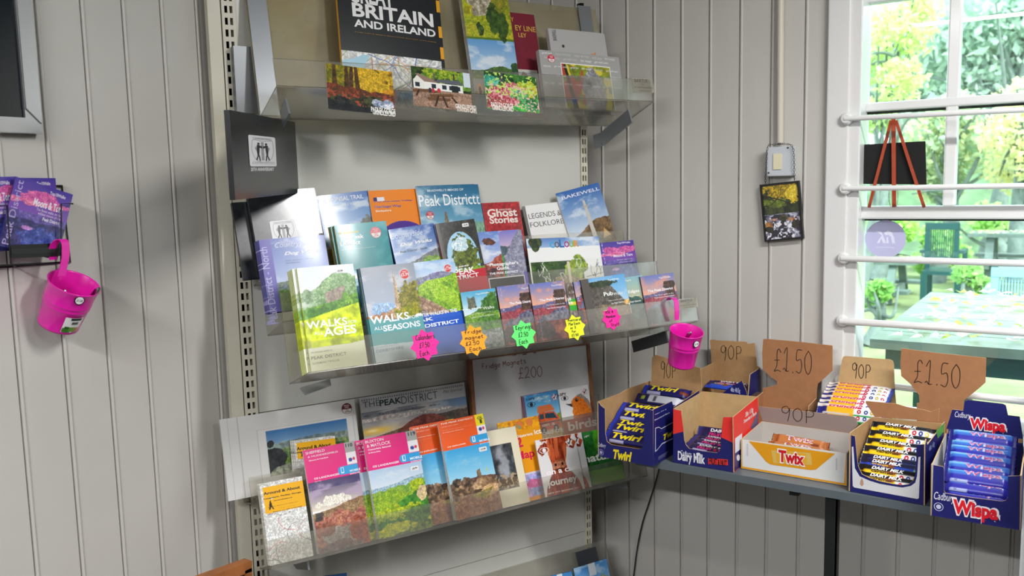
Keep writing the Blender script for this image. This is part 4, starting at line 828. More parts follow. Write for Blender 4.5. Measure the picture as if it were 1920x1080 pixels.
def edges(c): c.grad(.3, 1, '#d8c488', '#8ab8c4'); c.hill(.5, .06, '#2c4a4a', '#4a6a5c', 4, 3, -.3); c.tex(c.V < .25, '#3a4a44', '#5a6a5c', 5, 4)
book('guidebook', 'pale sunset edges guide between the pub guide and the end guide', 'm3', .043, (1166, 521), (1204, 516), .130, .005, edges, [('Top10', 1172, 529, 1182, 524, '#f0ece0', 'b'), ('Edges', 1178, 552, 1198, 544, '#f2f2ec', 'b'), ('on the edges', 1180, 558, 1198, 552, '#d8dcd4'), ('Peak District', 1181, 568, 1201, 562, '#e8ece4', 'b')])
torguide('dusky rock stack guide at the far end of the front row', .051, (1200, 519), (1262, 511), [('Parks', 1208, 558, 1200, 520, '#bcaec6', 'r'), ('Top10Walks', 1235, 524, 1256, 517, '#e8e0ec', 'b'), ('The Peak District', 1214, 549, 1261, 539, '#f2eef2', 'b'), ('The finest walks in the', 1226, 556, 1262, 548, '#ddd4de'), ('Peak District National Park', 1227, 560, 1264, 553, '#ddd4de', 'b')], 0)

# ---- star price tags on the front lip
def star(label, px, py, rad, col, lines, rot=0.0, sx=1.0):
    P0, N = plane('lip3', .0042); c = at(px, py, P0, N); u = np.array([1.0, 0, 0]); v = norm(np.cross(N, u)); M = frame(c, u, v, N); mb = MB(); pts = []
    for i in range(16):
        a = rot+math.pi/8*i+math.pi/2; r_ = rad*(1.0 if i % 2 == 0 else .76); pts.append((r_*math.cos(a)*sx, r_*math.sin(a)))
    mb.prism(pts, -.0006, 0, mat('card_'+col, col, .5))
    v2, f = handwriting(lines, .0016, -rad*.60, -rad*.66, rad*.66, rad*.66, 1.62, .04, len(label)); put_flat(mb, v2, f, .0004, ink('#1c1a1c'))
    tag(mb.build('star_price_tag', None, M), label, 'price tag', 'star price tags')
star('hot pink star tag pricing calendars, stuck on the middle tray lip', 797, 647, .040, '#f8149a', ['Calanders', ('£7.50', .9), ('Each.', .8)], .10)
star('orange star tag pricing fridge magnets', 888, 638, .041, '#ffa70f', ['fridge', 'magnet', '£2.50', (' Each', .3)], .12)
star('light green star tag pricing keyrings', 982, 627, .0385, '#66f777', ['Keyrings', (' £2.50', .2), (' Each', .2)], .06)
star('yellow star tag pricing postcards', 1078, 614, .036, '#f0fb1c', ['Postcards', '75p Each', (' or 3', .3), ('  for', .3), (' £1.50', .5)], .10)
star('pink star tag saying to ask a member of staff', 1147, 597, .034, '#f8189c', ['ASK A', 'Member', (' of', .7), ('  Staff', .8)], .06)

# ---- low tray, rear tier
def white_print(c):
    c.fill('#dddcda'); c.rect(.245, .10, .975, .80, '#c9c8c6'); c.rect(.25, .105, .97, .795, '#e2e1df'); u0, u1, v0, v1 = .305, .92, .20, .77
    m = (c.U > u0) & (c.U < u1) & (c.V > v0) & (c.V < v1); c.sky(.48, v1, '#a4b8c8', '#3a76b4', .9, 5, '#b4bcc4', 5, u0, u1); B = c.A.copy()
    c.hill(.60, .02, '#6a7f86', '#8a9a92', 4, 3, .05, 14, v0); c.hill(.54, .03, '#5f7f4a', '#8a9c6a', 6, 3, 0, 20, v0); c.hill(.46, .03, '#3a5a3a', '#6f8a4c', 8, 3, 0, 20, v0); c.hill(.40, .02, '#7a8f2c', '#4a6a34', 9, 4, 0, 12, v0)
    c.blob(.33, .38, .10, .16, '#1c2226', '#34383a', 4, .4); c.blob(.33, .60, .03, .05, '#22282c', '#3a3e40', 6); c.blob(.45, .22, .16, .10, '#5a625a', '#a4a890', 7, .4); c.blob(.7, .24, .2, .1, '#3a443a', '#7a8068', 9, .5)
    c.A = np.where(m[..., None], c.A, B); c.put(~m & (c.V < .2) & (c.U > .26), '#e2e1df')
    c.rect(.115, 0, .120, 1, '#bdbcb9'); c.rect(.045, 0, .05, 1, '#bdbcb9')
wp = book('mounted_print', 'large white mounted moorland print sticking out past the rack post', 'b1', .052, (412, 787), (664, 749), .215, .010, white_print, [], cat='print', spine='#d4d3d0', page=WHITEP, bulge=0,
     stickers=[(650, 766, .0155, '#6a1c2c', [('SPECIAL', -.55, .45, .55, .68, None), ('OFFER', -.4, .1, .4, .36, None), ('Now', -.25, -.35, .25, -.1, '#6a3a40'), ('£4.99', -.45, -.72, .45, -.44, '#4a1c24')])])
def peakcal(c):
    c.fill('#c9cacf'); c.sky(.50, .81, '#c4b8b0', '#7f8592', .85, 7, '#d0ccca', 4); c.put(((c.V < .81) & (c.V > .70))*np.clip((c.U-.6)*3, 0, 1)*.8, '#6f94c4'); c.blob(.42, .70, .5, .025, '#d0c8c4', '#c0b4b0', 5, .6); c.blob(.35, .76, .4, .02, '#6a6c76', '#7c7e88', 8, .7)
    c.hill(.58, .02, '#4a3f3c', '#6a5a4c', 4, 3, .20, 18); c.poly([(.30, .50), (.42, .60), (.50, .645), (.56, .665), (.66, .655), (.74, .60), (.85, .5)], '#6a3430', '#8a4a40'); c.put(np.exp(-(((c.U-.10)/.16)**2+((c.V-.555)/.045)**2)), '#f8c43c'); c.put(np.exp(-(((c.U-.08)/.05)**2+((c.V-.56)/.02)**2)), '#fff0b0'); c.hill(.47, .03, '#8a8a1c', '#b8ac34', 6, 4, .03, 20); c.hill(.40, .02, '#3a4a24', '#5a6a34', 9)
    for i in range(46): c.ell(.02+i*.0212, .965, .005, .012, '#55565a')
book('wall_calendar', 'wire-bound peak calendar with a grey sky, behind the orange maps', 'b1', .040, (674, 747), (870, 717), None, .004, peakcal, [('THE', 681, 765, 711, 752, '#2f4450', 't'), ('PEAK', 712, 762, 752, 747, '#22363f', 'b'), ('DISTRICT', 753, 758, 819, 733, '#2f4450', 't'), ('Phil Spencer', 831, 739, 868, 728, '#55585c', 'ti')], cat='calendar', page=WHITEP)
# whiteboard in a wooden frame, leaning at the back
P0, N = plane('wb', .022); wa = at(884, 668, P0, N); wb = at(1099, 640, P0, N); u = norm(wb-wa); v = norm(np.cross(N, u)); Wb = float(np.linalg.norm(wb-wa)); Hb = float((wa+wb-2*(P0+np.array([(wa[0]+wb[0])/2, 0, 0]))) @ v/2)-.012
O = wa-v*Hb; M = Matrix(((u[0], v[0], N[0], O[0]), (u[1], v[1], N[1], O[1]), (u[2], v[2], N[2], O[2]), (0, 0, 0, 1))); wbr = empty('whiteboard', M)
WOOD = mat('brown_wood_frame', '#8a5a38', .5, vary=.25, vscale=30)
mb = MB(); 
for x0, y0, x1, y1 in ((-.012, 0, .0, Hb), (Wb, 0, Wb+.012, Hb), (0, Hb-.012, Wb, Hb), (0, 0, Wb, .012)): mb.box((x0, y0, -.014), (x1, y1, .004), WOOD)
mb.build('frame', wbr); mb = MB(); mb.box((0, .012, -.010), (Wb, Hb-.012, 0), mat('whiteboard_enamel', '#cdced0', .28, coat=.3, vary=.03, vscale=9))
L = lambda x, y: M.inverted() @ Vector(at(x, y, P0, N))
for s, x0, y0, x1, y1, pen in (('Fridge Magnets', 905, 696, 985, 671, .0019), ('£200', 973, 712, 1015, 684, .0021), ('f g t', 960, 668, 1005, 660, .0016)):
    a, c_ = L(x0, y0), L(x1, y1); v2, f = handwriting([s.replace('F', 'j') if False else s], pen, a.x, a.y, c_.x, c_.y); put_flat(mb, v2, f, .0006, ink('#7a2a3c'))
mb.build('writing_surface', wbr); tag(wbr, 'wood-framed whiteboard with red handwriting leaning behind the spotting books', 'whiteboard')
def van(c):
    c.sky(.30, 1, '#bfe2ee', '#2f8fd0', .9, 5, f=3); c.rect(0, .30, 1, .42, '#3f9ab0'); c.blob(.95, .42, .12, .12, '#6a8a3a', '#9ab04a', 4); c.rect(0, 0, 1, .30, '#d4b078'); c.hill(.30, .02, '#c8a46a', '#dcbc88', 3)
    c.poly([(.26, .22), (.26, .48), (.36, .60), (.78, .58), (.92, .42), (.94, .22)], '#e2683a', '#d85a30'); c.poly([(.30, .60), (.34, .74), (.72, .74), (.82, .60)], '#e07a44'); c.poly([(.5, .46), (.52, .56), (.76, .55), (.86, .42)], '#2c4a5a'); c.poly([(.33, .46), (.36, .56), (.48, .56), (.47, .46)], '#34525c'); c.rect(.26, .36, .94, .375, '#5a2a1c')
    for u in (.42, .78): c.ell(u, .22, .075, .075, '#22211f'); c.ell(u, .22, .035, .035, '#b4b4b2')
    c.ell(.23, .36, .09, .09, '#2a2a28'); c.ell(.23, .36, .06, .06, '#c86a44')
def eye_and_star(col, sx, scol):
    def ex(mb, loc, cz, W, H):
        def ring(cx, cy, rx, ry, wd, m, n=20):
            p = np.array(disc(cx, cy, rx, ry, n)+[(cx+rx, cy)]); q = np.array(disc(cx, cy, rx-wd, ry-wd, n)+[(cx+rx-wd, cy)]); V = np.array([a for ab in zip(p, q) for a in ab])
            put_flat(mb, V, [(2*i, 2*i+1, 2*i+3, 2*i+2) for i in range(n)], .0007, m, cz)
        k = ink(col); ex_, ey_ = .17*W, .80*H
        ring(ex_, ey_, .115*W, .062*W, .012*W, k); put_flat(mb, np.array(disc(ex_, ey_, .045*W)), [tuple(range(28))], .0007, k, cz)
        for s in sx:
            pts = [((s+(.105 if i % 2 == 0 else .055)*math.cos(math.pi/5*i+math.pi/2+.1))*W, .86*H+(.105 if i % 2 == 0 else .055)*W*math.sin(math.pi/5*i+math.pi/2+.1)) for i in range(10)]
            put_flat(mb, np.array(pts), [tuple(range(10))], .0007, ink(scol), cz); q = [(a*.75+s*W*.25, b*.75+.86*H*.25) for a, b in pts]; put_flat(mb, np.array(q), [tuple(range(10))], .0010, ink('#f2f0f0'), cz)
            ck = [(s-.05, .0), (s-.015, -.045), (s+.06, .065), (s+.04, .075), (s-.015, -.005), (s-.035, .02)]
            put_flat(mb, np.array([(a*W, .86*H+b*W) for a, b in ck]), [tuple(range(6))], .0013, ink('#1c1c1e'), cz)
    return ex
iv = book('spotting_book', 'childrens spotting book with an orange camper van', 'b1', .066, (982, 743), (1046, 731), None, .004, van, [('i-SPY', 987, 752, 1002, 746, '#1c1c1e', 'b'), ('on a', 1016, 801, 1040, 793, '#e8e4dc', 'b'), ('road trip', 1012, 820, 1060, 802, '#e8e4dc', 'b')], cat='book', group=None, spine='#b02c38', extra=eye_and_star('#1c1c1e', (.86,), '#e88a98'))
for i in range(2): behind(iv, 'camper van spotting book, %s copy back with a red spine' % ('second', 'third')[i], -.001, -.0045*(i+1))
def robin(c):
    c.fill('#eeeeee'); c.blob(.72, .40, .36, .34, '#e2701c', '#ee8a2c', 4, .12, 8, 20); c.blob(.62, .64, .26, .17, '#dd681c', '#ec8430', 5, .1); c.poly([(.55, .82), (.72, .84), (.92, .70), (1, .52), (1, .40), (.92, .55), (.80, .70)], '#8a847c', '#a49c92'); c.poly([(.38, .66), (.16, .68), (.38, .585)], '#3a3a3c'); c.ell(.55, .72, .045, .04, '#16120f'); c.ell(.565, .73, .012, .01, '#dcdcdc'); c.rect(0, 0, 1, .34, '#b8684a')
book('spotting_book', 'childrens spotting book with a robin on white', 'b1', .073, (1046, 731), (1102, 721), None, .004, robin, [('i-SPY', 1046, 744, 1061, 736, '#1c1c1e', 'b'), ('birds', 1066, 809, 1118, 786, '#e8dcd6', 'b')], cat='book', spine='#d8d8d8', extra=eye_and_star('#1c1c1e', (.86,), '#e88a98'))
def yellowmap(c):
    c.roadmap(0, 1, 0, 1, '#eceae6', 7, 34, cols=('#b8c0cc', '#d86a84', '#7f868c', '#a9b8d4', '#8fae7c', '#55595e'), wd=.008); c.rect(.06, .62, 1, .95, '#f4b416'); c.poly([(.14, .66), (.17, .76), (.20, .78), (.22, .72), (.26, .66), (.23, .66), (.20, .70), (.17, .66)], '#2a2418'); c.ell(.23, .80, .025, .014, '#f0e8d8')
def yt(x, y, sc=1.0):
    return lambda s, u0, v0, u1, v1, o='b': (s, x+u0*sc, y+v0*sc, x+u1*sc, y+v1*sc, '#22200f', o)
P_ = yt(490, 906)
ym = book('walking_map', 'yellow around and about walking map, front copy at the tray end', 'b2', .074, (486, 908), (566, 893), None, .004, yellowmap, [('Around & About', 494, 929, 562, 912, '#22200f', 'b'), ('Longshaw, Padley Gorge', 494, 938, 564, 922, '#22200f', 'b'), ('Grindleford', 513, 940, 547, 932, '#22200f', 'b'), ('& the Eastern Moors', 502, 952, 559, 940, '#22200f', 'b'), ('Scale 1:15 000', 525, 953, 553, 947, '#3a3420'), ('Based on OS 1:25 000', 512, 959, 566, 950, '#4a4228'), ('The Yellow Walk Maps', 518, 965, 562, 956, '#22200f', 'b')], cat='map', spine='#d8d2bc', m=PRINTM)
for i in range(3): behind(ym, 'yellow around and about walking map at the tray end, %s copy back' % ('second', 'third', 'fourth')[i], -.001, -.006*(i+1))
y2 = book('walking_map', 'yellow around and about walking map in the rear tier, front copy before the white print', 'b1', .074, (551, 827), (628, 817), None, .004, yellowmap, [('Around & About', 556, 845, 620, 830, '#22200f', 'b'), ('Longshaw, Padley', 553, 852, 600, 842, '#22200f', 'b')], cat='map', spine='#d8d2bc', m=PRINTM)
for i, (dx, dz) in enumerate(((-.003, -.006), (-.006, -.012))): behind(y2, 'yellow around and about walking map in the rear tier, %s copy back' % ('second', 'third')[i], dx, dz)
def ldr(top, area):
    def p(c):
        area(c); v0 = .68 if top == '#e6127d' else .70
        c.rect(0, v0, 1, 1, top)
        if top == '#e6127d': c.rect(.80, v0+.10, 1, 1, '#a7a8a4'); c.rect(.80, v0+.10, 1, .90, '#eceaee')
        else: c.rect(.80, .885, 1, 1, '#f2e01c'); c.rect(.80, v0+.075, 1, .885, '#eceaee')
        c.ell(.875, v0+.145, .038, .02, '#34449a'); c.ell(.945, v0+.15, .026, .016, '#d8385c')
        B = (c.V > v0+.015) & (c.V < v0+.095) & (c.U > .66); c.put(B, '#2f9fdc'); c.ell(.66, v0+.055, .06, .04, '#2f9fdc'); c.rect(.655, v0+.03, .715, v0+.085, '#eaf4fa'); c.rect(.667, v0+.038, .703, v0+.078, '#2f9fdc')
    return p
def moor1(c):
    c.sky(.40, .70, '#f0e2d0', '#3c3464', .85, 9, '#b8a4c0', 3); c.put((c.V > .6)*np.clip(c.n(3, 4)*1.6-.4, 0, 1), '#443a6a'); c.blob(.42, .47, .34, .05, '#f4ead8', '#fbf4e4', 4, .7); c.hill(.42, .02, '#8a6a4c', '#a98a64', 4, 2, .04); c.hill(.35, .03, '#94504a', '#c88a6a', 6, 4, .0, 20); c.poly([(.02, .30), (.16, .30), (.18, .36), (.06, .37)], '#3a3434', '#5c5250'); c.poly([(.04, .34), (.20, .35), (.19, .38), (.05, .38)], '#4c4444'); c.blob(.55, .12, .44, .09, '#8a807c', '#b8aca4', 5, .4); c.blob(.2, .22, .2, .06, '#7a4a3c', '#a8664a', 8); c.blob(.85, .12, .2, .14, '#7a3a2a', '#b0603c', 9, .7); c.blob(.4, .02, .5, .06, '#5a4440', '#8a7068', 11)
def dale(c):
    c.sky(.40, .70, '#eef2f6', '#a9c6e2', .4, 5); c.hill(.52, .02, '#8fb0c4', '#a4c0c8', 4, 2, .02); c.hill(.47, .03, '#9ab83c', '#6a9a3a', 5, 3, .04, 22); c.hill(.42, .03, '#6f9a24', '#a9c42c', 7, 3, -.02, 24); c.hill(.30, .03, '#2c6a24', '#4a8f2c', 8, 2, .30, 7); c.blob(.92, .36, .10, .09, '#c8b08a', '#e0c890', 5, .5); c.blob(.85, .46, .16, .05, '#8fae1c', '#c4d02c', 6, .7); c.blob(.40, .22, .40, .07, '#7a9a1c', '#c9d22c', 9, .8, 10, 26); c.hill(.13, .05, '#9aa814', '#dcd81c', 10, 4, 0, 22); c.hill(.05, .05, '#3a5a14', '#8a9a1c', 12, 5, .1, 22); c.blob(.75, .16, .3, .08, '#2f5a24', '#5f8a2c', 13)
def edge(c):
    c.sky(.35, .72, '#a9dcf2', '#2f9fdc', .25, 5); c.hill(.37, .01, '#5c4438', '#7a5a48', 4); c.hill(.35, .05, '#4a3a2c', '#b08c68', 6, 6, 0, 16); c.blob(.35, .34, .16, .05, '#3a2e26', '#b89470', 5, .5, 8, 10); c.blob(.7, .30, .24, .06, '#8a6a4c', '#caa880', 6, .5, 8, 10); c.blob(.15, .36, .12, .05, '#2c2420', '#94765a', 7, .5); c.poly([(.60, .38), (.60, .44), (.68, .45), (.69, .38)], '#6a5a4a', '#8a7458'); c.ell(.83, .43, .012, .02, '#d8c83c'); c.hill(.20, .04, '#8a5a40', '#b88a6c', 8, 3, .1, 20); c.blob(.85, .22, .22, .05, '#caa070', '#dcb888', 9, .4); c.poly([(.35, .2), (.9, .25), (.7, .14)], '#b4a03c', '#8a7a3c'); c.hill(.10, .03, '#7a4c38', '#a87858', 11, 3, 0, 24)
MAPP = mat('map_folds', '#d9d5c4', .8, vary=.35, vscale=160)
PK = '#f4e4ee'
book('folded_map', 'pink topped folded map number 110 with a violet moorland sky', 'b2', .088, (567, 845), (663, 827), None, .026, ldr('#e6127d', moor1), [('SHEFFIELD', 573, 853, 608, 843, PK), ('& HUDDERSFIELD', 577, 859, 633, 846, PK), ('Glossop & Holmfirth', 579, 866, 615, 857, PK, 'b'), ('OS LANDRANGER', 589, 900, 636, 887, PK, 'b'), ('110', 648, 839, 660, 831, '#2c2c2c', 'b'), ('MOBILE', 656, 885, 675, 877, '#e8f4fa', 'b'), ('DOWNLOAD', 656.5, 890, 675, 883, '#e8f4fa'), ('map series', 590, 905, 602, 901, PK)], cat='map', spine='#ddd8ca', page=MAPP)
bx = book('folded_map', 'pink topped folded map number 119 with a green wooded dale', 'b2', .092, (680, 824), (779, 806), None, .024, ldr('#e6127d', dale), [('BUXTON', 685, 832, 718, 821, PK), ('& MATLOCK', 688, 840, 731, 826, PK), ('Chesterfield, Bakewell', 690, 846, 732, 835, PK, 'b'), ('& Dove Dale', 691, 851, 713, 845, PK, 'b'), ('OS LANDRANGER', 699, 877.5, 748, 864, PK, 'b'), ('119', 765, 818, 778, 809, '#2c2c2c', 'b'), ('MOBILE', 769, 862.5, 791, 854, '#e8f4fa', 'b'), ('DOWNLOAD', 770, 867.5, 791, 860, '#e8f4fa')], cat='map', spine='#d2d0cc', page=MAPP, stickers=[(777, 878, .0085, 'price', [('£8.99', -.9, -.3, .9, .3, None)])])
behind(bx, 'second pink topped folded map number 119, only its edge showing behind the first', -.016, -.020)
OR = '#fbe6d4'
def omap(name, label, k, TLp, TRp, dx, dy, price):
    f = lambda s, a, b, c, d, cc, o='': (s, a+dx, b+dy, c+dx, d+dy, cc, o)
    return book('folded_map', label, 'b2', k, TLp, TRp, None, .028, ldr('#ef5a12', edge), [f('THE PEAK DISTRICT', 826, 797, 886, 783, OR, 'b'), f('DARK PEAK AREA', 828, 802, 859, 795, OR), f('Kinder Scout, Bleaklow, Black Hill', 829, 808, 884, 797, OR, 'b'), f('& Ladybower Reservoir', 830, 813, 869, 804, OR, 'b'), f('Showing part of the National Park', 833, 817, 866, 810, OR), f('OS EXPLORER', 839, 840, 873, 831, OR, 'b'), f('OL', 895, 787, 904, 780, '#3a3a14', 'b'), f('1', 900, 794, 903, 788, '#3a3a14', 'b'), f('MOBILE', 899, 829, 918, 822, '#e8f4fa', 'b'), f('DOWNLOAD', 900, 833.5, 918, 828, '#e8f4fa')], cat='map', spine='#cfc9b8', page=MAPP, stickers=[(905+dx, 842+dy, .009, 'price', [('£11.99', -.9, -.3, .9, .3, None)])] if price else [])
omap('a', 'orange topped folded map at the front, showing moor edge rocks under blue sky', .100, (820, 792), (905, 775), 0, 0, True)
omap('b', 'orange topped folded map half hidden behind the front orange one', .060, (768, 801), (850, 785), -53, 10, False)
def steam(c):
    c.fill('#efe6cc'); c.rect(.16, .22, .80, .80, '#4a4a50'); m = (c.U > .17) & (c.U < .79) & (c.V > .225) & (c.V < .795); c.tex(m, '#24262a', '#5c6066', 5, 4); c.put(m*np.clip(1.2-((c.U-.5)/.16)**2-((c.V-.55)/.3)**2+(c.n(7, 6)-.5), 0, 1)*.7, '#c9ced6'); c.put(m & (c.V < .36), '#6a5a48'); c.speck(m & (c.V < .42), '#b8a080', 20, .6, 3)
book('mounted_print', 'cream mounted print of a steaming train between the orange map and the picture map', 'b2', .056, (896, 812), (966, 799), None, .003, steam, [], cat='print', spine='#e0d8c0', page=WHITEP, bulge=0)
def vmap(c):
    c.fill('#f0a014'); c.tex(c.V > .86, '#f2a818', '#ee9a10', 4, 2); c.rect(.30, .0, .96, .34, '#d8d4e4'); c.tex((c.U > .33) & (c.U < .93) & (c.V < .32), '#8aa4dc', '#c8a8d8', 5, 4); c.blob(.62, .20, .24, .05, '#c83a8a', '#e46ab0', 4); c.rect(0, 0, 1, .05, '#ee9a10')
    c.ell(.50, .93, .09, .05, '#e8843c'); c.ell(.76, .94, .09, .05, '#e8843c')
book('picture_map', 'orange visitors map behind the shaggy cow books', 'b2', .044, (932, 794), (1008, 779), None, .003, vmap, [("Visitor's", 938, 812, 974, 794, '#3fae8c', 'b'), ('District', 967, 822, 998, 812, '#f6f0e4', 'b'), ('ict', 1002, 815, 1014, 806, '#f6f0e4', 'b'), ('Map', 970, 868, 1000, 842, '#d8144c', 'b'), ('2', 969, 840, 978, 824, '#d8144c', 'b')], cat='map', spine='#d88a14')
def cow(c):
    c.fill('#eae7e8'); B = [(.10, 1), (.16, .90), (.24, .80), (.26, .66), (.30, .52), (.30, .42), (.20, .30), (.08, .14), (.04, 0), (.94, 0), (.90, .16), (.78, .32), (.66, .42), (.64, .54), (.70, .68), (.74, .84), (.86, .92), (.92, 1)]
    c.poly(B, '#8a2a12', '#c4562c', 4, 10); c.poly([(0, .80), (.10, .90), (.26, .92), (.24, .78), (.10, .70)], '#7a2412', '#b04a26', 5, 12); c.poly([(1, .86), (.86, .94), (.72, .92), (.74, .80), (.90, .74)], '#7a2412', '#b04a26', 6, 12)
    S = c.n(34, 6, 3, .10); M_ = np.abs(c.A[..., 0]-c.A[..., 2]) > 40; c.put(M_*np.clip((S-.55)*3, 0, 1), '#d8703c'); c.put(M_*np.clip((.45-S)*3, 0, 1)*.8, '#6a1c0c'); c.put(M_*np.exp(-(((c.U-.47)/.10)**2+((c.V-.72)/.10)**2))*.5, '#b8583a')
    c.blob(.47, .50, .165, .085, '#a8664a', '#c48a6a', 6, .15, 6, 12); c.ell(.385, .515, .030, .028, '#2a100c'); c.ell(.555, .515, .030, .028, '#2a100c'); c.blob(.47, .425, .15, .025, '#4a1a12', '#6a2a1a', 8, .3); c.blob(.47, .58, .13, .02, '#8a4a30', '#a86a4a', 9, .5); c.put((c.V < .40)*M_*np.clip(1-np.abs(c.U-.5)*2.2, 0, 1)*.35, '#7a2010')
ck = book('spotting_book', 'childrens spotting book with a shaggy red cow, front copy', 'b2', .074, (1003, 826), (1077, 813), None, .004, cow, [('i-SPY', 1007, 835, 1026, 828, '#f4f0f0', 'b'), ('on a car', 1025, 892, 1079, 876, '#f6f4f2', 'b'), ('journey', 1028, 917, 1081, 894, '#f6f4f2', 'b'), ('SPY IT! SCORE IT!', 1027, 925, 1085, 915, '#f2ecea', 'b')], cat='book', spine='#d8d4d2', extra=eye_and_star('#f4f0f0', (.82,), '#f2e4e4'))
behind(ck, 'childrens spotting book with a shaggy red cow, second copy showing beyond the first', .031, -.006)
def nature(c): c.tex(c.V > -1, '#3f9a1c', '#6ab82c', 4, 3); c.blob(.22, .75, .20, .34, '#1f6a24', '#34883a', 4, .5); c.rect(0, 0, 1, .52, '#2f7a2c'); c.blob(.5, .42, .40, .2, '#1c5a24', '#2f7a34', 6, .3); c.grad(0, .26, '#8fc41c', '#6aae24')
book('spotting_book', 'green childrens nature spotting book at the end beside the table boxes', 'b2', .052, (1080, 813), (1153, 800), None, .004, nature, [('nature', 1096, 869, 1156, 848, '#eef4ea', 'b'), ('SPY IT! SCORE IT!', 1100, 909, 1161, 896, '#dfe8d8', 'b'), ('i-SPY', 1095, 821, 1104, 816, '#eef4ea', 'b')], cat='book', spine='#2c6a24')
def bluecover(c): c.sky(.40, 1, '#9ac8ee', '#3f8ad0', .5, 3); c.rect(.42, .72, .62, 1, '#dfe6ee'); c.hill(.5, .08, '#2c6a8a', '#1f4a6a', 4); c.blob(.75, .50, .25, .14, '#4a8a4a', '#a4a88a', 6, .8)
book('guidebook', 'blue sky guide at the bottom edge, nearest the wall corner on the lowest tray', 'low', .05, (1075, 1066), (1137, 1047), .14, .005, bluecover, [], cat='book', spine='#1c3a4a')
book('guidebook', 'blue covered guide at the bottom edge beside the blue sky guide on the lowest tray', 'low', .044, (1022, 1082), (1072, 1071), .125, .005, bluecover, [], cat='book', spine='#1c3a4a')
def bluegreen(c): c.fill('#2f5f9a'); c.tex(c.V < .9, '#2a5a94', '#3f74b0', 4, 3)
book('guidebook', 'dark blue guide only just showing at the bottom edge on the lowest tray', 'low', .046, (585, 1083), (650, 1074), .16, .005, bluegreen, [], cat='book', spine='#1c3a5a')
for r_ in REPORT: print('SIZE', r_)

leave_rack()
# ------------------------------------------------------------------ left wall: picture frame, wire holder, tin bucket, wooden frame
def wallM(px, py, off, wall='L'):
    P0, d, n = (LP, LD, LN) if wall == 'L' else (RP, RDv, RNv)
    o = at(px, py, P0+n*off, n); return frame(o, d, (0, 0, 1), n), P0+n*off, n
M, P0, n = wallM(76, 252, .016); Mi = M.inverted(); fr = empty('framed_picture', M)
SILV = mat('silver_frame_metal', '#c6c8ca', .22, metal=.75)
W_, H_ = .46, .60; bw = .034
mb = MB()
for P in ([(-W_, 0), (0, 0), (-bw, bw), (-W_+bw, bw)], [(0, 0), (0, H_), (-bw, H_-bw), (-bw, bw)], [(-W_, H_), (-W_, 0), (-W_+bw, bw), (-W_+bw, H_-bw)], [(0, H_), (-W_, H_), (-W_+bw, H_-bw), (-bw, H_-bw)]):
    mb.prism(P, -.015, .008, SILV); c0 = np.mean(P, 0); mb.prism([tuple(c0+(np.array(q)-c0)*np.array([.995, .995])*.93) for q in P], .008, .0125, SILV)
mb.build('frame', fr); mb = MB(); mb.box((-W_+bw, bw, -.015), (-bw, H_-bw, .001), mat('dark_picture_glass', '#1c2429', .06, spec=.6)); mb.build('picture', fr)
tag(fr, 'silver framed dark picture high on the boarded wall, cut by the frame edge', 'picture frame')
# wire leaflet holder
WIRE = mat('black_wire', '#141414', .4, metal=.3)
def LW(px, py, off): return at(px, py, LP+LN*off, LN)
hw = empty('leaflet_holder', loc=LW(60, 470, .02)); bpy.context.view_layer.update()
mb = MB()
def wire(pts, r=.0016): mb.tube([np.array(p) for p in pts], r, WIRE, 7)
a, b_ = LW(116, 348, .004), LW(132, 492, .004)
wire([LW(-40, 352, .004), a, b_, LW(-40, 504, .004)], .0022); wire([LW(103, 348, .006), LW(114, 350, .006), a])
f0, f1 = LW(137, 381, .085), LW(8, 386, .085)
wire([LW(137, 382, .075), LW(115, 382, .075), LW(114, 492, .075)]); wire([LW(114, 492, .075), b_]); wire([LW(114, 492, .075), LW(-40, 500, .075)], .002)
wire([LW(0, 386, .075), LW(14, 385, .075), LW(20, 494, .075)]); wire([LW(20, 494, .075), LW(30, 501, .004)])
under(mb, 'wire_frame', hw); mb = MB(); q0 = LW(20, 472, .077); q1 = LW(112, 468, .077); mb.bar(q0, q1, .003, .028, mat('black_plastic', '#101011', .35)); mb.bar(q0-LN*(-.002), q1-LN*(-.002), .003, .012, mat('black_plastic_raised', '#1c1c1e', .4)); under(mb, 'label_clip', hw)
tag(hw, 'black wire leaflet holder on the boarded wall with sunset guides', 'leaflet holder')
TIER['lw'] = (0, 0, 0, 0)
_pl = plane
def plane(tier, k):
    if tier == 'lw': return LP+LN*k, LN
    return _pl(tier, k)
ST = '#b4a4d8'
MTX = [('Peak District', .03, .04, .14, .97, ST, 'rN'), ('Top10Walks', .60, .88, .88, .945, '#e4d8f0', 'bN'), ('Moors & Tors', .37, .675, .88, .79, '#f0e8f6', 'bN'), ('The finest walks on the', .44, .62, .88, .66, '#d8cce8', 'N'), ('wildest moors of the', .48, .57, .88, .61, '#d8cce8', 'N'), ('Peak District', .58, .50, .88, .55, '#e8e0f0', 'bN')]
book('guidebook', 'purple sunset moors guide at the front of the wire holder, tilted', 'lw', .064, (30, 331), (137, 365), .150, .004, moors, MTX, spine='#3a2a7a')
book('guidebook', 'purple sunset moors guide standing upright behind the tilted ones in the wire holder', 'lw', .028, (10, 333), (104, 334), .150, .004, moors, MTX, spine='#3a2a7a')
book('guidebook', 'purple sunset moors guide at the edge of the picture in the wire holder', 'lw', .046, (-72, 333), (28, 331), .155, .004, moors, MTX, spine='#3a2a7a')
PINK = mat('hot_pink_enamel', '#e31aa6', .28, spec=.5, coat=.5, vary=.03, vscale=30)
def tilted(a, b2, C, t):
    """axis seen running from b2 up to a, leaning towards the viewer by tan t"""
    los = norm(C-CAM); d = a-b2; d = d-los*(d @ los); L = np.linalg.norm(d); return norm(d/L-los*t), L
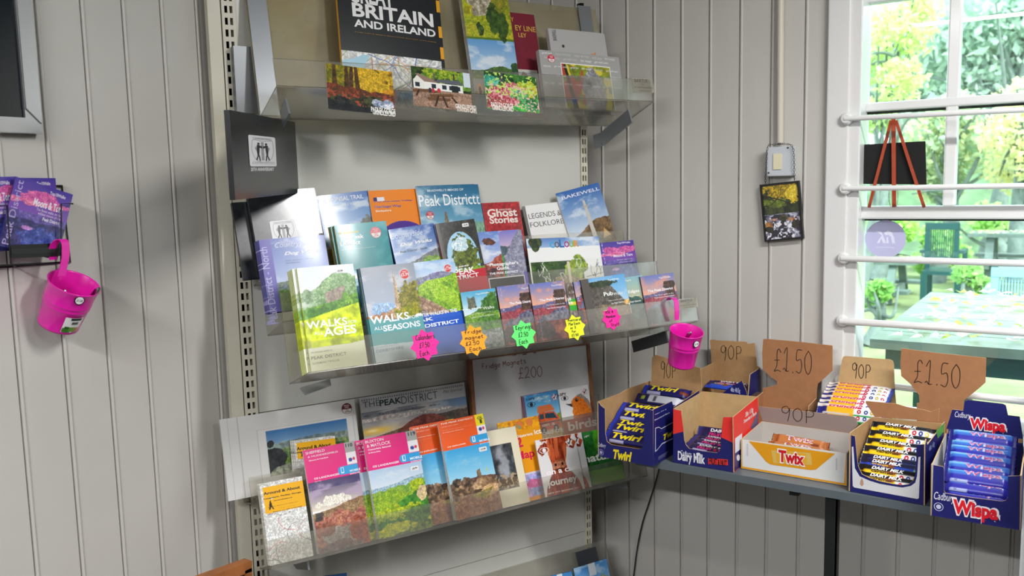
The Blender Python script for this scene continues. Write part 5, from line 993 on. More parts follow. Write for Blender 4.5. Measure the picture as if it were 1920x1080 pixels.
def bucket(label, C0, axis, face, R0, R1, H, hook_pts, pens, badge, extra=None):
    """tin bucket: C0 rim centre, axis pointing up out of it, face the side seen by the viewer"""
    z = norm(axis); x = norm(np.asarray(face)-z*(np.asarray(face) @ z)); M = Matrix(((x[0], np.cross(z, x)[0], z[0], C0[0]), (x[1], np.cross(z, x)[1], z[1], C0[1]), (x[2], np.cross(z, x)[2], z[2], C0[2]), (0, 0, 0, 1)))
    root = empty('tin_bucket', M); mb = MB(); r = lambda t: R0+(R1-R0)*t
    prof = [(0.001, -H+.004), (r(1)*.96, -H+.004), (r(1), -H), (r(1)*1.02, -H+.003)]+[(r(t)+b_, -H*t) for t, b_ in ((.95, 0), (.50, 0), (.48, .0012), (.46, .0012), (.44, 0), (.41, 0), (.39, .0012), (.37, .0012), (.35, 0), (.05, 0), (.02, .0015), (0, .002), (-.012, .0005))]
    prof += [(r(0)-.0015, -.001), (r(.4)-.0012, -.4*H), (r(.97)-.0012, -.97*H), (.001, -H+.006)]
    mb.lathe(prof, PINK, 48); mb.build('pail', root)
    mb = MB(); Mi = M.inverted(); P = smooth([tuple(Mi @ Vector(p)) for p in hook_pts], 6); wd = .0085
    tng = np.gradient(P, axis=0); V = []
    side = np.array(Mi.to_3x3() @ Vector(hook_side)); side = norm(side)
    for p, t in zip(P, tng):
        nn = norm(np.cross(t, side))*.0008
        V += [p-side*wd-nn, p+side*wd-nn, p+side*wd+nn, p-side*wd+nn]
    F = [(4*i+j, 4*i+(j+1) % 4, 4*i+4+(j+1) % 4, 4*i+4+j) for i in range(len(P)-1) for j in range(4)]
    mb.add(V, F, PINK, smooth=False); mb.build('hook', root)
    a, zz = badge; mb = MB(); rr = r(-zz/H)+.0004; cx = np.array([math.cos(a)*rr, math.sin(a)*rr, zz]); nx = np.array([math.cos(a), math.sin(a), .12]); ty = norm(np.cross((0, 0, 1), nx)); tz = norm(np.cross(nx, ty))
    for rad, m, o in ((.0105, ink('#141416'), .0016), (.0085, ink('#efeff0'), .0022)):
        V = [cx+nx*o+ty*(rad*math.cos(k))+tz*(rad*math.sin(k)) for k in np.linspace(0, 2*math.pi, 24, endpoint=False)]; mb.add(V, [tuple(range(24))], m)
        mb.add([p-nx*o*1.5 for p in V]+V, [(i, (i+1) % 24, 24+(i+1) % 24, 24+i) for i in range(24)], m)
    v, f = glyphs('£1.20', .02); q = fit(v, -.0062, -.0028, .0062, .0028); mb.add([cx+nx*.0027+ty*p[0]+tz*p[1] for p in q], f, ink('#222224'))
    mb.build('price_badge', root)
    if extra: extra(root, r, H)
    tag(root, label, 'bucket')
    return root, M, r
def pen(label, p0, p1, col, cap='#c8c8cc'):
    root = empty('pen', loc=p0); bpy.context.view_layer.update(); d = np.asarray(p1)-p0; L = np.linalg.norm(d); d = d/L
    mb = MB(); mb.tube([p0, p0+d*L*.72], .0042, mat('pen_'+col, col, .3, metal=.3)); under(mb, 'barrel', root)
    mb = MB(); mb.tube([p0+d*L*.72, p0+d*L*.74, p0+d*L*.97, np.asarray(p1)], [.0042, .0048, .0046, .0025], mat('chrome', '#cfcfd2', .12, metal=1.0)); under(mb, 'cap', root)
    mb = MB(); s_ = norm(np.cross(d, (.3, .9, .2)))*.006; mb.bar(p0+d*L*.76+s_, p0+d*L*.96+s_, .0025, .0015, mat('chrome')); under(mb, 'clip', root)
    return tag(root, label, 'pen')
# bucket hanging from the wire holder
off = .095; c0 = (LW(86, 512, off)+LW(190, 548, off))/2; ax, len1 = tilted(LW(135, 530, off), LW(103, 611, off), c0, .50)
hook_side = LD
hp = [LW(100, 487, .075), LW(98, 470, .078), LW(103, 456, .086), LW(113, 449, .094), LW(122, 455, .100), LW(123, 480, .100), LW(119, 500, .098), LW(115, 517, .096)]
def seedlabel(root, r, H):
    mb = MB(); V = []; n = 12
    for i in range(n+1):
        a = 0.20+.85*i/n
        for zz in (-.93*H, -.56*H): rr = r(-zz/H)+.0016; V.append((rr*math.cos(a), rr*math.sin(a), zz))
    mb.add(V, [(2*i, 2*i+2, 2*i+3, 2*i+1) for i in range(n)], WHITEP, smooth=True)
    for a0, a1, z0, z1, cc in ((.45, .95, -.62, -.565, '#1c3a2c'), (.55, .85, -.72, -.66, '#5a5a5a'), (.22, .6, -.92, -.82, '#3f7a2c'), (.5, .8, -.90, -.79, '#6aa03c'), (.72, 1.0, -.92, -.80, '#b88a6a'), (.3, .5, -.84, -.78, '#2c5a24')):
        W4 = []
        for i in range(6):
            a = a0+(a1-a0)*i/5
            for zz in (z0*H, z1*H): rr = r(-zz/H)+.0022; W4.append((rr*math.cos(a), rr*math.sin(a), zz))
        mb.add(W4, [(2*i, 2*i+2, 2*i+3, 2*i+1) for i in range(5)], ink(cc), smooth=True)
    mb.build('paper_label', root)
pb, MB1, rr1 = bucket('hot pink tin bucket holding pens, hung from the wire leaflet holder', c0, ax, norm(CAM-c0), .0535, .043, len1*1.10, hp, [], (.42, -.012), seedlabel)
def inb(M, x, y, z): return np.array(M @ Vector((x, y, z)))
pen('black pen with a chrome clip standing in the wall bucket, nearer its rim front', inb(MB1, -.02, .03, -.09), inb(MB1, .028, .050, .020), '#222226')
pen('chrome tipped pen lying low inside the wall bucket', inb(MB1, .025, -.015, -.09), inb(MB1, .008, -.012, -.018), '#2c2c30')
# bucket hooked on the middle tray lip
use_rack()
def LT(px, py, y): return on_y(px, py, y)
c0 = (LT(1249, 612, -.522)+LT(1325, 628, -.522))/2; ax, len2 = tilted(LT(1287, 619, -.522), LT(1276, 683, -.522), c0, .46)
hook_side = np.array([1.0, 0, 0])
hp = [LT(1251, 592, -.432), LT(1250, 575, -.426), LT(1253, 562, -.434), LT(1259, 558, -.447), LT(1267, 563, -.468), LT(1269, 580, -.473), LT(1269, 600, -.472)]
p2, MB2, rr2 = bucket('hot pink tin bucket hooked over the end of the middle tray lip', c0, ax, norm(CAM-c0), .0475, .0385, len2*1.08, hp, [], (.75, -.020))
pen('chrome tipped pen inside the bucket on the tray lip', inb(MB2, -.01, -.02, -.08), inb(MB2, .018, .012, .006), '#2c2c30')
leave_rack()
# corner of a wooden frame at the bottom of the picture, standing in front of the boards
mb = MB(); a = LW(402, 1082, .17); c_ = LW(463, 1060, .17); d = norm(c_-a); dn = np.array([0, 0, -1.0])
fw = empty('wooden_frame', loc=a); bpy.context.view_layer.update()
WD2 = mat('orange_wood', '#a8683a', .45, vary=.25, vscale=22)
mb.bar(c_-d*.5, c_+d*.004, .03, .028, WD2); mb.bar(c_+dn*.30-d*.008, c_+dn*.005-d*.008, .03, .022, WD2, upv=d); under(mb, 'frame', fw)
mb = MB(); mb.bar(c_-d*.5+dn*.16, c_-d*.02+dn*.16, .008, .28, mat('dark_backing', '#2a2420', .7)); under(mb, 'panel', fw)
tag(fw, 'corner of an orange wooden frame at the bottom against the boarded wall', 'frame')

# ------------------------------------------------------------------ grey shelf table along the right wall
XT, ZTB = 2.250, -.795
SLATE = mat('slate_grey_paint', '#5d666c', .38, spec=.5, vary=.06, vscale=14, bump=.03, bscale=60)
BLK = mat('black_post_metal', '#17191a', .45)
YE = on_x(1916.5, 966, 2.19)[1]
tb = empty('shelf_table', loc=(XT, .6, ZTB)); bpy.context.view_layer.update()
mb = MB(); mb.box((XT, YE+.003, ZTB-.021), (XR-.004, 1.06, ZTB), SLATE); under(mb, 'table_top', tb)
pl = on_x(1546, 1000, 2.275); pr = on_x(1569, 1000, 2.275)
mb = MB(); mb.box((2.275, pr[1], ZF), (2.279, pl[1], ZTB-.022), BLK); mb.box((2.275, pr[1], ZF), (2.305, pr[1]+.004, ZTB-.022), BLK); mb.box((2.279, pl[1]-.015, ZF), (2.285, pl[1]-.011, ZTB-.022), BLK); under(mb, 'leg', tb)
mb = MB(); mb.box((2.70, YE+.01, ZTB-.06), (2.744, 1.0, ZTB-.022), SLATE); under(mb, 'wall_batten', tb)
hk = on_x(1492, 924, 2.32); mb = MB(); mb.box((2.30, hk[1]-.012, ZTB-.050), (2.34, hk[1]+.012, ZTB-.022), BLK); mb.box((2.30, hk[1]-.004, ZTB-.036), (2.74, hk[1]+.004, ZTB-.022), BLK); under(mb, 'bracket', tb)
tag(tb, 'slate grey shelf table along the boarded wall carrying sweet boxes', 'table')

NAVY, NAVYT = mat('navy_card', '#1d1f66', .42, spec=.4, vary=.03), '#1d1f66'
KEDGE = mat('cardboard_edge', '#c9a87a', .9)
class Box:
    """an open display carton standing on the table: front-left and front-right bottom corners, depth"""
    def __init__(s, label, fl, fr, D, zb=ZTB+.0015, W=None, world=False):
        a = np.array(fl) if world else on_z(fl[0], fl[1], zb); c = np.array(fr) if world else on_z(fr[0], fr[1], zb); a[2] = c[2] = zb
        s.x = norm(c-a); s.W = float(np.linalg.norm(c-a)); s.z = np.array([0, 0, 1.0]); s.y = np.cross(s.z, s.x); s.O = a; s.D = D
        s.M = Matrix(((s.x[0], s.y[0], 0, a[0]), (s.x[1], s.y[1], 0, a[1]), (s.x[2], s.y[2], 1, a[2]), (0, 0, 0, 1))); s.Mi = s.M.inverted()
        s.root = empty('carton', s.M); tag(s.root, label, 'box'); s.label = label
    def depth_at(s, px, py, side='L'):
        o = s.O if side == 'L' else s.O+s.x*s.W
        return float((at(px, py, o, s.x)-s.O) @ s.y)
    def plane(s, which, d=None):
        z3 = s.z
        if which == 'front': return s.O+s.y*(d or 0), s.x, z3
        if which == 'back': return s.O+s.y*(d if d is not None else s.D), s.x, z3
        if which == 'right': return s.O+s.x*(s.W-(d or 0)), s.y, z3
        if which == 'left': return s.O+s.x*(d or 0), s.y, z3
        if which == 'top': return s.O+z3*d, s.x, s.y
    def panel(s, name, which, poly, m_out, m_in=None, t=.0025, d=None, decor=None, flip=False, lean=0.0):
        """poly: photo pixels on the panel's plane, or ('L', a, b) metres on it"""
        o, e1, e2 = s.plane(which, d)
        if lean: e2 = norm(e2*math.cos(lean)+s.y*math.sin(lean))
        n = np.cross(e1, e2); M = frame(o, e1, e2); Mi = M.inverted(); P = []
        for p in poly: P.append((p[1], p[2]) if p[0] == 'L' else tuple(Mi @ Vector(at(p[0], p[1], o, n)))[:2])
        mb = MB()
        if which == 'left': mb.prism(P, 0, t, m_out, KEDGE, m_in or BOARD)       # +z of this frame looks into the carton
        else: mb.prism(P, -t, 0, m_out, KEDGE, m_in or BOARD)
        s.loc = lambda x, y: tuple(Mi @ Vector(at(x, y, o, n)))[:2]
        if decor: decor(mb, s.loc)
        ob = mb.build(name, s.root); ob.matrix_local = s.Mi @ M
        return ob
    def base(s, m=BOARD):
        mb = MB(); mb.box((.002, .002, 0), (s.W-.002, s.D-.002, .002), m); mb.build('base', s.root)
def dpoly(mb, loc, pts, c, z=.0004): put_flat(mb, np.maximum(np.array([loc(*p) for p in pts]), (-9, .0008)), [tuple(range(len(pts)))], z, ink(c))
def dtext(mb, loc, s, x0, y0, x1, y1, c, o='b', z=.0008, outline=None, slope=None):
    a, b = loc(x0, y0), loc(x1, y1); x0_, x1_ = min(a[0], b[0]), max(a[0], b[0]); y0_, y1_ = max(.001, min(a[1], b[1])), max(.003, a[1], b[1])
    if outline:
        v, f = glyphs(s, .10); e = (y1_-y0_)*.10; put_flat(mb, fit(v, x0_-e, y0_-e, x1_+e, y1_+e, .25 if 'i' in o else 0), f, z-.0002, ink(outline))
    v, f = glyphs(s, .045 if 'B' in o else (.03 if 'b' in o else .005)); put_flat(mb, fit(v, x0_, y0_, x1_, y1_, .25 if 'i' in o else 0), f, z, ink(c))
def dhand(mb, loc, s, x0, y0, x1, y1, pen=.0019, z=.0006):
    a, b = loc(x0, y0), loc(x1, y1); v, f = handwriting([s], pen, min(a[0], b[0]), min(a[1], b[1]), max(a[0], b[0]), max(a[1], b[1]), seed=int(x0)); put_flat(mb, v, f, z, ink('#2a2420'))
def dring(mb, loc, cx, cy, r, c):
    a = loc(cx, cy); b = loc(cx+r, cy); R = abs(b[0]-a[0]); p = disc(a[0], a[1], R); q = disc(a[0], a[1], R*.86); n = 28
    put_flat(mb, np.array([k for ab in zip(p, q) for k in ab]), [(2*i, 2*i+1, (2*i+3) % 56, (2*i+2) % 56) for i in range(n)], .0006, ink(c))
    put_flat(mb, np.array(disc(a[0], a[1], R*.55, n=9)), [tuple(range(9))], .0006, ink(c))

# chocolate bars: soft pillows with crimped ends, wrappers painted along their length
FOIL = mat('foil_wrapper', attr=True, rough=.34, metal=.0, spec=.4, coat=.12)
def bar_mesh(name, L, wd, th, paint, texts):
    mb = MB(); nu, nv = 48, 32; V = []; C = []
    def zs(x, y):
        e = np.minimum(x, L-x)/L; k = np.clip((e-.05)/.09, 0, 1); k = k*k*(3-2*k); b = np.clip(1-np.abs(y/(wd/2))**2.6, 0, 1)**.5
        return th/2*(.06+.94*k)*b
    us = np.linspace(0, 1, nu+1)
    for i, u in enumerate(us):
        for j in range(nv):
            a = 2*math.pi*j/nv; y = wd/2*math.copysign(abs(math.cos(a))**.8, math.cos(a)); e = min(u, 1-u); wf = 1.0 if e > .10 else 1.0-.06*math.sin(math.pi*(e/.10))
            z = float(zs(u*L, y))*(1 if math.sin(a) >= 0 else -1); zig = (.0012*(-1)**j if i in (0, nu) else 0)
            V.append((u*L+zig, y*wf, z+(.0006*math.sin(j*2.2+i*2.9) if .02 < e < .12 else 0))); C.append((u, y/wd+.5, 1.0 if math.sin(a) >= -.05 else 0.0))
    F = [(i*nv+j, (i+1)*nv+j, (i+1)*nv+(j+1) % nv, i*nv+(j+1) % nv) for i in range(nu) for j in range(nv)]; F = [f[::-1] for f in F]
    F += [tuple(range(nv)), tuple(range(nu*nv, nu*nv+nv))[::-1]]
    C = np.array(C); mb.add(V, F, FOIL, lin(paint(C[:, 0], C[:, 1], C[:, 2])), smooth=True)
    for s, u0, v0, u1, v1, c, o in texts:
        vv, f = glyphs(s, .035 if 'b' in o else .01); v2 = fit(vv, u0*L, (v0-.5)*wd, u1*L, (v1-.5)*wd, .25 if 'i' in o else 0); put_flat(mb, v2, f, .0008, ink(c), zs, .005)
    return mb
def bands(U, base, *bs):
    out = np.tile(hexc(base), (len(U), 1))
    for m, c in bs: out = np.where(np.asarray(m)[:, None], hexc(c), out)
    return out
def crests(L_, wd):
    return []
KINDS = {
 'twirl': ((.150, .036, .017), lambda U, V, T: bands(U, '#1c1c60', ((U < .10), '#2438b4'), ((V < .22) & (U > .12) & (U < .40), '#b4b4d8'), ((U > .80) & (U < .97) & (V > .2) & (V < .62), '#6a2c1c'), ((U > .82) & (U < .92) & (V > .3) & (V < .5), '#8a4a2c')), [('Twirl', .16, .34, .76, .86, '#f2dc14', 'bi')]),
 'plain': ((.150, .036, .016), lambda U, V, T: bands(U, '#20205c', ((U > .28) & (U < .98) & (V > .15) & (V < .9), '#d0d2de'), ((U > .36) & (U < .50) & (V > .25) & (V < .8) & (np.sin(U*260) > 0), '#55586a'), ((U > .12) & (U < .2) & (V > .3) & (V < .7), '#a8bc3c')), []),
 'fruit': ((.140, .036, .015), lambda U, V, T: bands(U, '#1e1648', ((U < .12), '#2a2878'), ((V < .25) & (U > .2) & (U < .5), '#9a98c0'), (T < .5, '#18123a')), [('DAIRY MILK', .30, .58, .95, .86, '#f0eef4', 'b'), ('FRUIT & NUT', .28, .24, .95, .5, '#d8287c', 'b')]),
 'twix': ((.160, .040, .020), lambda U, V, T: bands(U, '#b8703c', ((U < .12) | (U > .9), '#a05a2c'), ((V < .2), '#c4844c'), ((U > .70) & (U < .85) & (V > .2) & (V < .55), '#7a3a20')), [('Twix', .24, .50, .74, .94, '#f2ecec', 'b'), ('Twix', .255, .54, .73, .90, '#9c1c4c', 'b'), ('twin', .40, .2, .56, .34, '#f0d8d0', 'b')]),
 'crunchie': ((.165, .034, .016), lambda U, V, T: bands(U, '#f0b420', ((U < .16), '#2a2a7c'), ((V > .72) & (U < .7), '#e8dcd2'), ((U > .55), '#e6e8ec'), ((U > .55) & (V < .14), '#3fae5c'), ((V < .15) & (U > .1) & (U < .5), '#d8d4dc'), ((U > .94), '#3a4a9a')), [('crunchie', .18, .66, .66, .98, '#d02858', 'bi'), ('o', .60, .24, .66, .6, '#c02c3c', 'b'), ('o', .70, .24, .76, .6, '#2c3f8a', 'b'), ('o', .79, .24, .84, .6, '#c8b42c', 'b'), ('o', .87, .24, .92, .6, '#c02c3c', 'b')]),
 'caramel': ((.160, .034, .015), lambda U, V, T: bands(U, '#f0c81c', ((V > .60), '#17161c'), ((U < .10) & (V > .4), '#17161c'), ((U > .62) & (V < .62), '#e9eaec'), ((V < .24) & (U > .14) & (U < .46), '#2c2454'), ((U > .46) & (U < .60) & (V > .42) & (V < .66), '#8a4a24')), [('DAIRY MILK', .22, .66, .72, .92, '#f2f0ee', 'bi'), ('caramel', .22, .44, .56, .62, '#4a3414', 'b'), ('o', .66, .12, .73, .52, '#c8283a', 'b'), ('o', .76, .12, .83, .52, '#2a3f94', 'b'), ('o', .86, .12, .92, .52, '#d0b824', 'b')]),
 'daim': ((.160, .034, .013), lambda U, V, T: bands(U, '#2a4cc0', ((V > .62), '#1c1c3c'), ((U > .84) & (V < .6), '#6ab48c'), ((U > .42) & (U < .56) & (V > .36) & (V < .66), '#7a4424')), [('DAIRY MILK', .20, .66, .66, .92, '#eeeef2', 'bi'), ('orange', .20, .44, .46, .60, '#d8a02c', 'b')]),
 'wispa': ((.150, .038, .018), lambda U, V, T: bands(U, '#24229a', ((V > .62) & (U < .95) & (U > .08), '#3a6cc0'), ((V > .80) & (U > .08) & (U < .36), '#6aa8dc'), ((U < .08) | (U > .93), '#1b1b70'), ((V < .26) & (V > .06) & (U > .12) & (U < .36), '#98a4d4'), (T < .5, '#1c1c74')), [('Wispa', .30, .46, .84, .90, '#b8bcdc', 'b'), ('Wispa', .31, .48, .83, .88, '#b01e60', 'b'), ('o', .18, .12, .22, .26, '#5a5aa0', 'b')]),
}
BARS = {}
def put_bar(bx, kind, px, py, yl, tilt, L, label, group, yaw=0.0, roll=0.0, shift=0.0):
    """one wrapped bar: its middle where the photo shows it, yl metres behind the carton's front"""
    (L0, wd, th), paint, texts = KINDS[kind]; key = (kind, round(L, 3))
    p = at(px, py, bx.O+bx.y*yl, bx.y); p = p+bx.x*(bx.W/2+shift-float((p-bx.O) @ bx.x)); a = math.radians(tilt)
    nz = norm(bx.z*math.cos(a)-bx.y*math.sin(a)); xx = norm(bx.x*math.cos(math.radians(yaw))+bx.y*math.sin(math.radians(yaw))+bx.z*math.sin(math.radians(roll))); yy = norm(np.cross(nz, xx)); nz = np.cross(xx, yy)
    O = p-xx*L/2; M = Matrix(((xx[0], yy[0], nz[0], O[0]), (xx[1], yy[1], nz[1], O[1]), (xx[2], yy[2], nz[2], O[2]), (0, 0, 0, 1)))
    if key not in BARS:
        o = bar_mesh('chocolate_bar', L, wd, th, paint, texts).build('chocolate_bar', None, M); BARS[key] = o
    else:
        o = BARS[key].copy(); COL.objects.link(o); o.matrix_world = M
    tag(o, label, 'chocolate bar', group)

CADB = lambda mb, loc, x0, y0, x1, y1: dtext(mb, loc, 'Cadbury', x0, y0, x1, y1, '#d8d8e8', 'i')
# carton 1: tall navy carton beside the tray
B = Box('navy carton with yellow lettering next to the low tray, torn open at the front', (1121.5, 855.5), (1225, 874.5), .21); B1 = B
B.D = min(.32, B.depth_at(1219, 714))
def dec(mb, loc):
    dtext(mb, loc, 'Twirl', 1150, 864, 1185, 848, '#f2dc14', 'Bi'); CADB(mb, loc, 1121.5, 839, 1136, 832); dring(mb, loc, 1127, 848, 5, '#a8aad0')
B.panel('front_panel', 'front', [(1121.5, 855.5), (1120, 753), (1124, 756), (1126, 760), (1131, 764), (1134, 766), (1135, 813), (1138, 828), (1146, 833.5), (1172, 838), (1198, 842), (1204, 840), (1207, 828), (1207.5, 778), (1212, 773), (1218, 768), (1224.5, 770), (1225, 874.5)], NAVY, decor=dec)
def dec(mb, loc):
    dtext(mb, loc, '48x 43 g', 1227, 779, 1249, 766, '#c9cae6'); dtext(mb, loc, 'Standard Bars', 1227, 789, 1255, 772, '#c9cae6')
    for P in ([(1228, 802), (1235, 800), (1235.5, 801.5), (1229, 803.5)], [(1235, 800), (1240, 803), (1240, 804.5), (1235, 801.5)], [(1240, 803), (1261, 791), (1261, 793), (1240, 804.5)], [(1228, 802), (1229.2, 802), (1229.2, 847), (1228, 848)], [(1228, 848), (1233, 843), (1233, 841.5), (1229, 845)], [(1233, 843), (1241, 833), (1241, 831), (1233, 841.5)], [(1241, 833), (1261, 823), (1261, 821), (1241, 831)]): dpoly(mb, loc, P, '#d0d2ea', .0006)
    dtext(mb, loc, 'Tw', 1243, 826, 1261, 805, '#f2dc14', 'Bi'); CADB(mb, loc, 1236, 810, 1248, 803)
    for i in range(3): dtext(mb, loc, 'ingredients and storage', 1234, 856+2.6*i, 1252-2*i, 848+3.2*i, '#9a9cc4', '')
B.panel('side_panel', 'right', [(1225, 874.5), (1225, 768), (1260, 752.5), (1263, 764), (1283, 751), (1318, 727), ('L', B.D, 0)], NAVY, decor=dec)
B.panel('side_panel', 'left', [(1121.5, 855.5), (1120, 753), (1160, 738), (1180, 727), (1219, 714), ('L', B.D, 0)], BOARD, NAVY)
def dec(mb, loc): dhand(mb, loc, '90P', 1240, 709, 1267, 680)
B.panel('back_panel', 'back', [('L', 0, 0), (1219, 714), (1221, 716), (1222.5, 670), (1230, 665.5), (1290, 683), (1313, 690), (1316, 727), ('L', B.W, 0)], BOARD, NAVY, decor=dec); B.base()
g = 'navy and yellow bars in the carton beside the tray'; lb = 'navy wrapped chocolate bar with yellow lettering in the torn navy carton'
W8 = B.W*.90
for px, py, yl, ti in ((1168, 822, .030, 55), (1174, 806, .052, 45), (1176, 797, .072, 40), (1186, 781, .100, 38), (1197, 766, .130, 32)): put_bar(B, 'twirl', px, py, yl, ti, W8, lb, g)
put_bar(B, 'plain', 1235, 751, B.D*.70, 40, W8*.96, 'chocolate bar lying face down, white barcode side up, in the torn navy carton', None)
put_bar(B, 'twirl', 1256, 735.5, B.D*.86, 36, W8*.98, 'navy chocolate bar with yellow lettering highest at the back of the torn navy carton', None)

# carton 2: red and navy carton, nearly empty
B = Box('red and navy carton, nearly empty, between the yellow-lettered carton and the white carton', (1262, 866.5), (1376.5, 885.5), .2); B2 = B
B.D = B.depth_at(1317, 734)
REDC = mat('red_card', '#e8322c', .42, spec=.4)
def dec(mb, loc):
    dpoly(mb, loc, [(1262.2, 814), (1262.5, 767), (1277, 770), (1282, 809)], '#e8322c'); dpoly(mb, loc, [(1352.5, 820), (1356, 782.2), (1375, 782.2), (1376, 831)], '#e8322c')
    CADB(mb, loc, 1276, 855, 1297, 847); dtext(mb, loc, 'Dairy Milk', 1271, 868.5, 1322, 853, '#e9e9f0'); dpoly(mb, loc, disc(1309, 851, 4, 2.4, 10), '#e9e9f0')
    dpoly(mb, loc, [(1328, 859), (1364.5, 861.5), (1365, 872.5), (1328, 870)], '#e8322c'); dtext(mb, loc, 'FRUIT & NUT', 1330, 869.5, 1363, 863, '#2a1420', 'b')
B.panel('front_panel', 'front', [(1262, 866.5), (1262.5, 767), (1277, 770), (1283, 825), (1286, 834), (1292, 841), (1318, 846), (1345, 849), (1350, 845), (1352, 836), (1352.5, 812), (1356, 782), (1375, 782), (1376.5, 885.5)], NAVY, BOARD2, decor=dec)
def dec(mb, loc):
    dtext(mb, loc, '38x 110g', 1397, 785, 1412, 763, '#f6e0de'); dtext(mb, loc, 'Standard Bars', 1394, 794, 1418, 770, '#f6e0de'); dpoly(mb, loc, [(1377, 831), (1421, 808), (1421, 858), (1377, 884)], NAVYT); dpoly(mb, loc, [(1378, 822), (1391, 812), (1391, 840), (1378, 850)], '#e2e2ea', .0006); dpoly(mb, loc, disc(1384, 858, 3.4, 6, 12), '#e2e2ea', .0006); dpoly(mb, loc, [(1407, 803), (1421, 770), (1421, 805)], '#5a5a80', .0006)
B.panel('side_panel', 'right', [(1376.5, 885.5), (1375, 782), (1421, 744), ('L', B.D, 0)], REDC, BOARD2, decor=dec)
B.panel('side_panel', 'left', [(1262, 866.5), (1262.5, 766), (1317, 734), ('L', B.D, 0)], BOARD2, NAVY)
B.panel('back_panel', 'back', [('L', 0, 0), (1317, 734), (1421, 744), ('L', B.W, 0)], BOARD2, NAVY); B.base(BOARD2)
g = 'dark purple bars in the nearly empty carton'; lb = 'dark purple fruit and nut bar lying in the red and navy carton'
for px, py, yl, ti in ((1334, 845, .045, 20), (1332, 834, .080, 15), (1335, 826, .110, 14)): put_bar(B, 'fruit', px, py, yl, ti, B.W*.80, lb, g, roll=-2)
put_bar(B, 'fruit', 1338, 813, .135, 58, B.W*.76, 'dark purple bar with white and pink lettering tipped up in the red and navy carton', None)

# carton 3: navy-flapped carton against the wall
a = on_x(1337, 680, 2.715); c_ = on_x(1425, 689, 2.715)
D3 = .13; fl = np.array([2.715-D3, a[1], 0]); fr_ = np.array([2.715-D3, c_[1], 0])
B = Box('small navy carton with a torn price flap against the wall, behind the red carton', fl, fr_, D3, world=True); B3 = B
def dec(mb, loc): dhand(mb, loc, '90P', 1352, 676, 1390, 649)
B.panel('back_panel', 'back', [('L', 0, 0), (1337, 680), (1334, 680), (1331, 637.5), (1340, 636.5), (1342, 638), (1400, 641), (1402, 645), (1415, 643), (1419, 686), (1425, 689), ('L', B.W, 0)], BOARD, NAVY, decor=dec)
B.panel('side_panel', 'left', [('L', 0, 0), ('L', 0, .085), (1312, 692), (1337, 680), ('L', B.D, 0)], BOARD, NAVY)
B.panel('side_panel', 'right', [('L', 0, 0), ('L', 0, .075), (1407, 702), (1425, 690), ('L', B.D, 0)], NAVY, NAVY)
def dec(mb, loc): dtext(mb, loc, '48x 48.5g', 1370, 737, 1388, 728, '#b9bbe0')
B.panel('front_panel', 'front', [('L', 0, 0), ('L', 0, .06), (1366, 728), (1391, 714), (1400, 735), ('L', B.W, .06), ('L', B.W, 0)], NAVY, decor=dec); B.base()
g3 = 'dark bars in the small navy carton'
put_bar(B, 'fruit', 1362, 722, .060, 20, B.W*.86, 'dark wrapped bar barely showing in the small navy carton', g3); put_bar(B, 'daim', 1375, 727, .035, 15, B.W*.84, 'blue wrapped bar barely showing in the small navy carton', None)

# carton 4: tall brown card with a price, behind the white carton
x4 = 2.66; a = on_x(1430, 728, x4); c_ = on_x(1532, 732, x4); D4 = .09
B = Box('brown carton with a tall shouldered price card standing behind the white and amber carton', np.array([x4-D4, a[1], 0]), np.array([x4-D4, c_[1], 0]), D4, world=True); B4 = B
def dec(mb, loc): dhand(mb, loc, '£1.50', 1452, 696, 1522, 655, .0021)
B.panel('back_panel', 'back', [('L', 0, 0), (1430, 728), (1457, 722), (1457, 715), (1445, 707), (1430, 692), (1429, 662), (1431, 636), (1438, 635.5), (1500, 641), (1561, 648), (1561, 695), (1545, 710), (1533, 720), (1531, 731), ('L', B.W, 0)], BOARD3, BOARD3, decor=dec)
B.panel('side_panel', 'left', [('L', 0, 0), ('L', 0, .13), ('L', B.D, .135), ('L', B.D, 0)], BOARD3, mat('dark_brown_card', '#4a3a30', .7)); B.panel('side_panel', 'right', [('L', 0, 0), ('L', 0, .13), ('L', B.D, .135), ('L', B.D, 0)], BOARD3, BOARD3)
B.panel('front_panel', 'front', [('L', 0, 0), ('L', 0, .05), ('L', B.W, .05), ('L', B.W, 0)], BOARD3, BOARD3); B.base(BOARD3)
B.panel('top_flap', 'top', [('L', -.018, .02), ('L', .0, .02), ('L', .0, D4), ('L', -.018, D4)], mat('dark_brown_card'), mat('dark_brown_card'), d=.134)

# carton 5: low white and amber carton with two bars left
B = Box('low white and amber carton with two copper bars left inside', (1389.5, 878), (1587.5, 911), .13); B5 = B
B.D = B.depth_at(1428, 790); WCARD = mat('white_card', '#dcdcda', .5, vary=.02); GREYB = mat('grey_board_inside', '#bdb8b2', .7, vary=.04); AMB = '#e09a14'
def dec(mb, loc):
    dpoly(mb, loc, [(1389.5, 823.4), (1392, 824), (1392, 874.5), (1582.5, 906), (1586, 853), (1588, 850), (1587.5, 911), (1389.5, 878)], AMB)
    dpoly(mb, loc, [(1404, 827), (1566, 850.5), (1534, 877), (1530, 880.5), (1520, 881.5), (1445, 871), (1440, 868), (1436, 865)], AMB)
    dpoly(mb, loc, [(1446, 844), (1520, 849), (1523, 872), (1450, 868)], '#d8b45c', .0006); dpoly(mb, loc, [(1454, 846.5), (1511, 850.5), (1513, 869), (1457, 866)], '#e2a82c', .0008)
    dtext(mb, loc, 'Twix', 1459.5, 865.5, 1508.5, 850, '#c81420', 'B', .0014, '#f4efe8')
    for x in (1400, 1567): dpoly(mb, loc, rrect(x, 832+(x-1400)*.16, x+3, 855+(x-1400)*.16, 1.4, 3), '#c4c4c2')
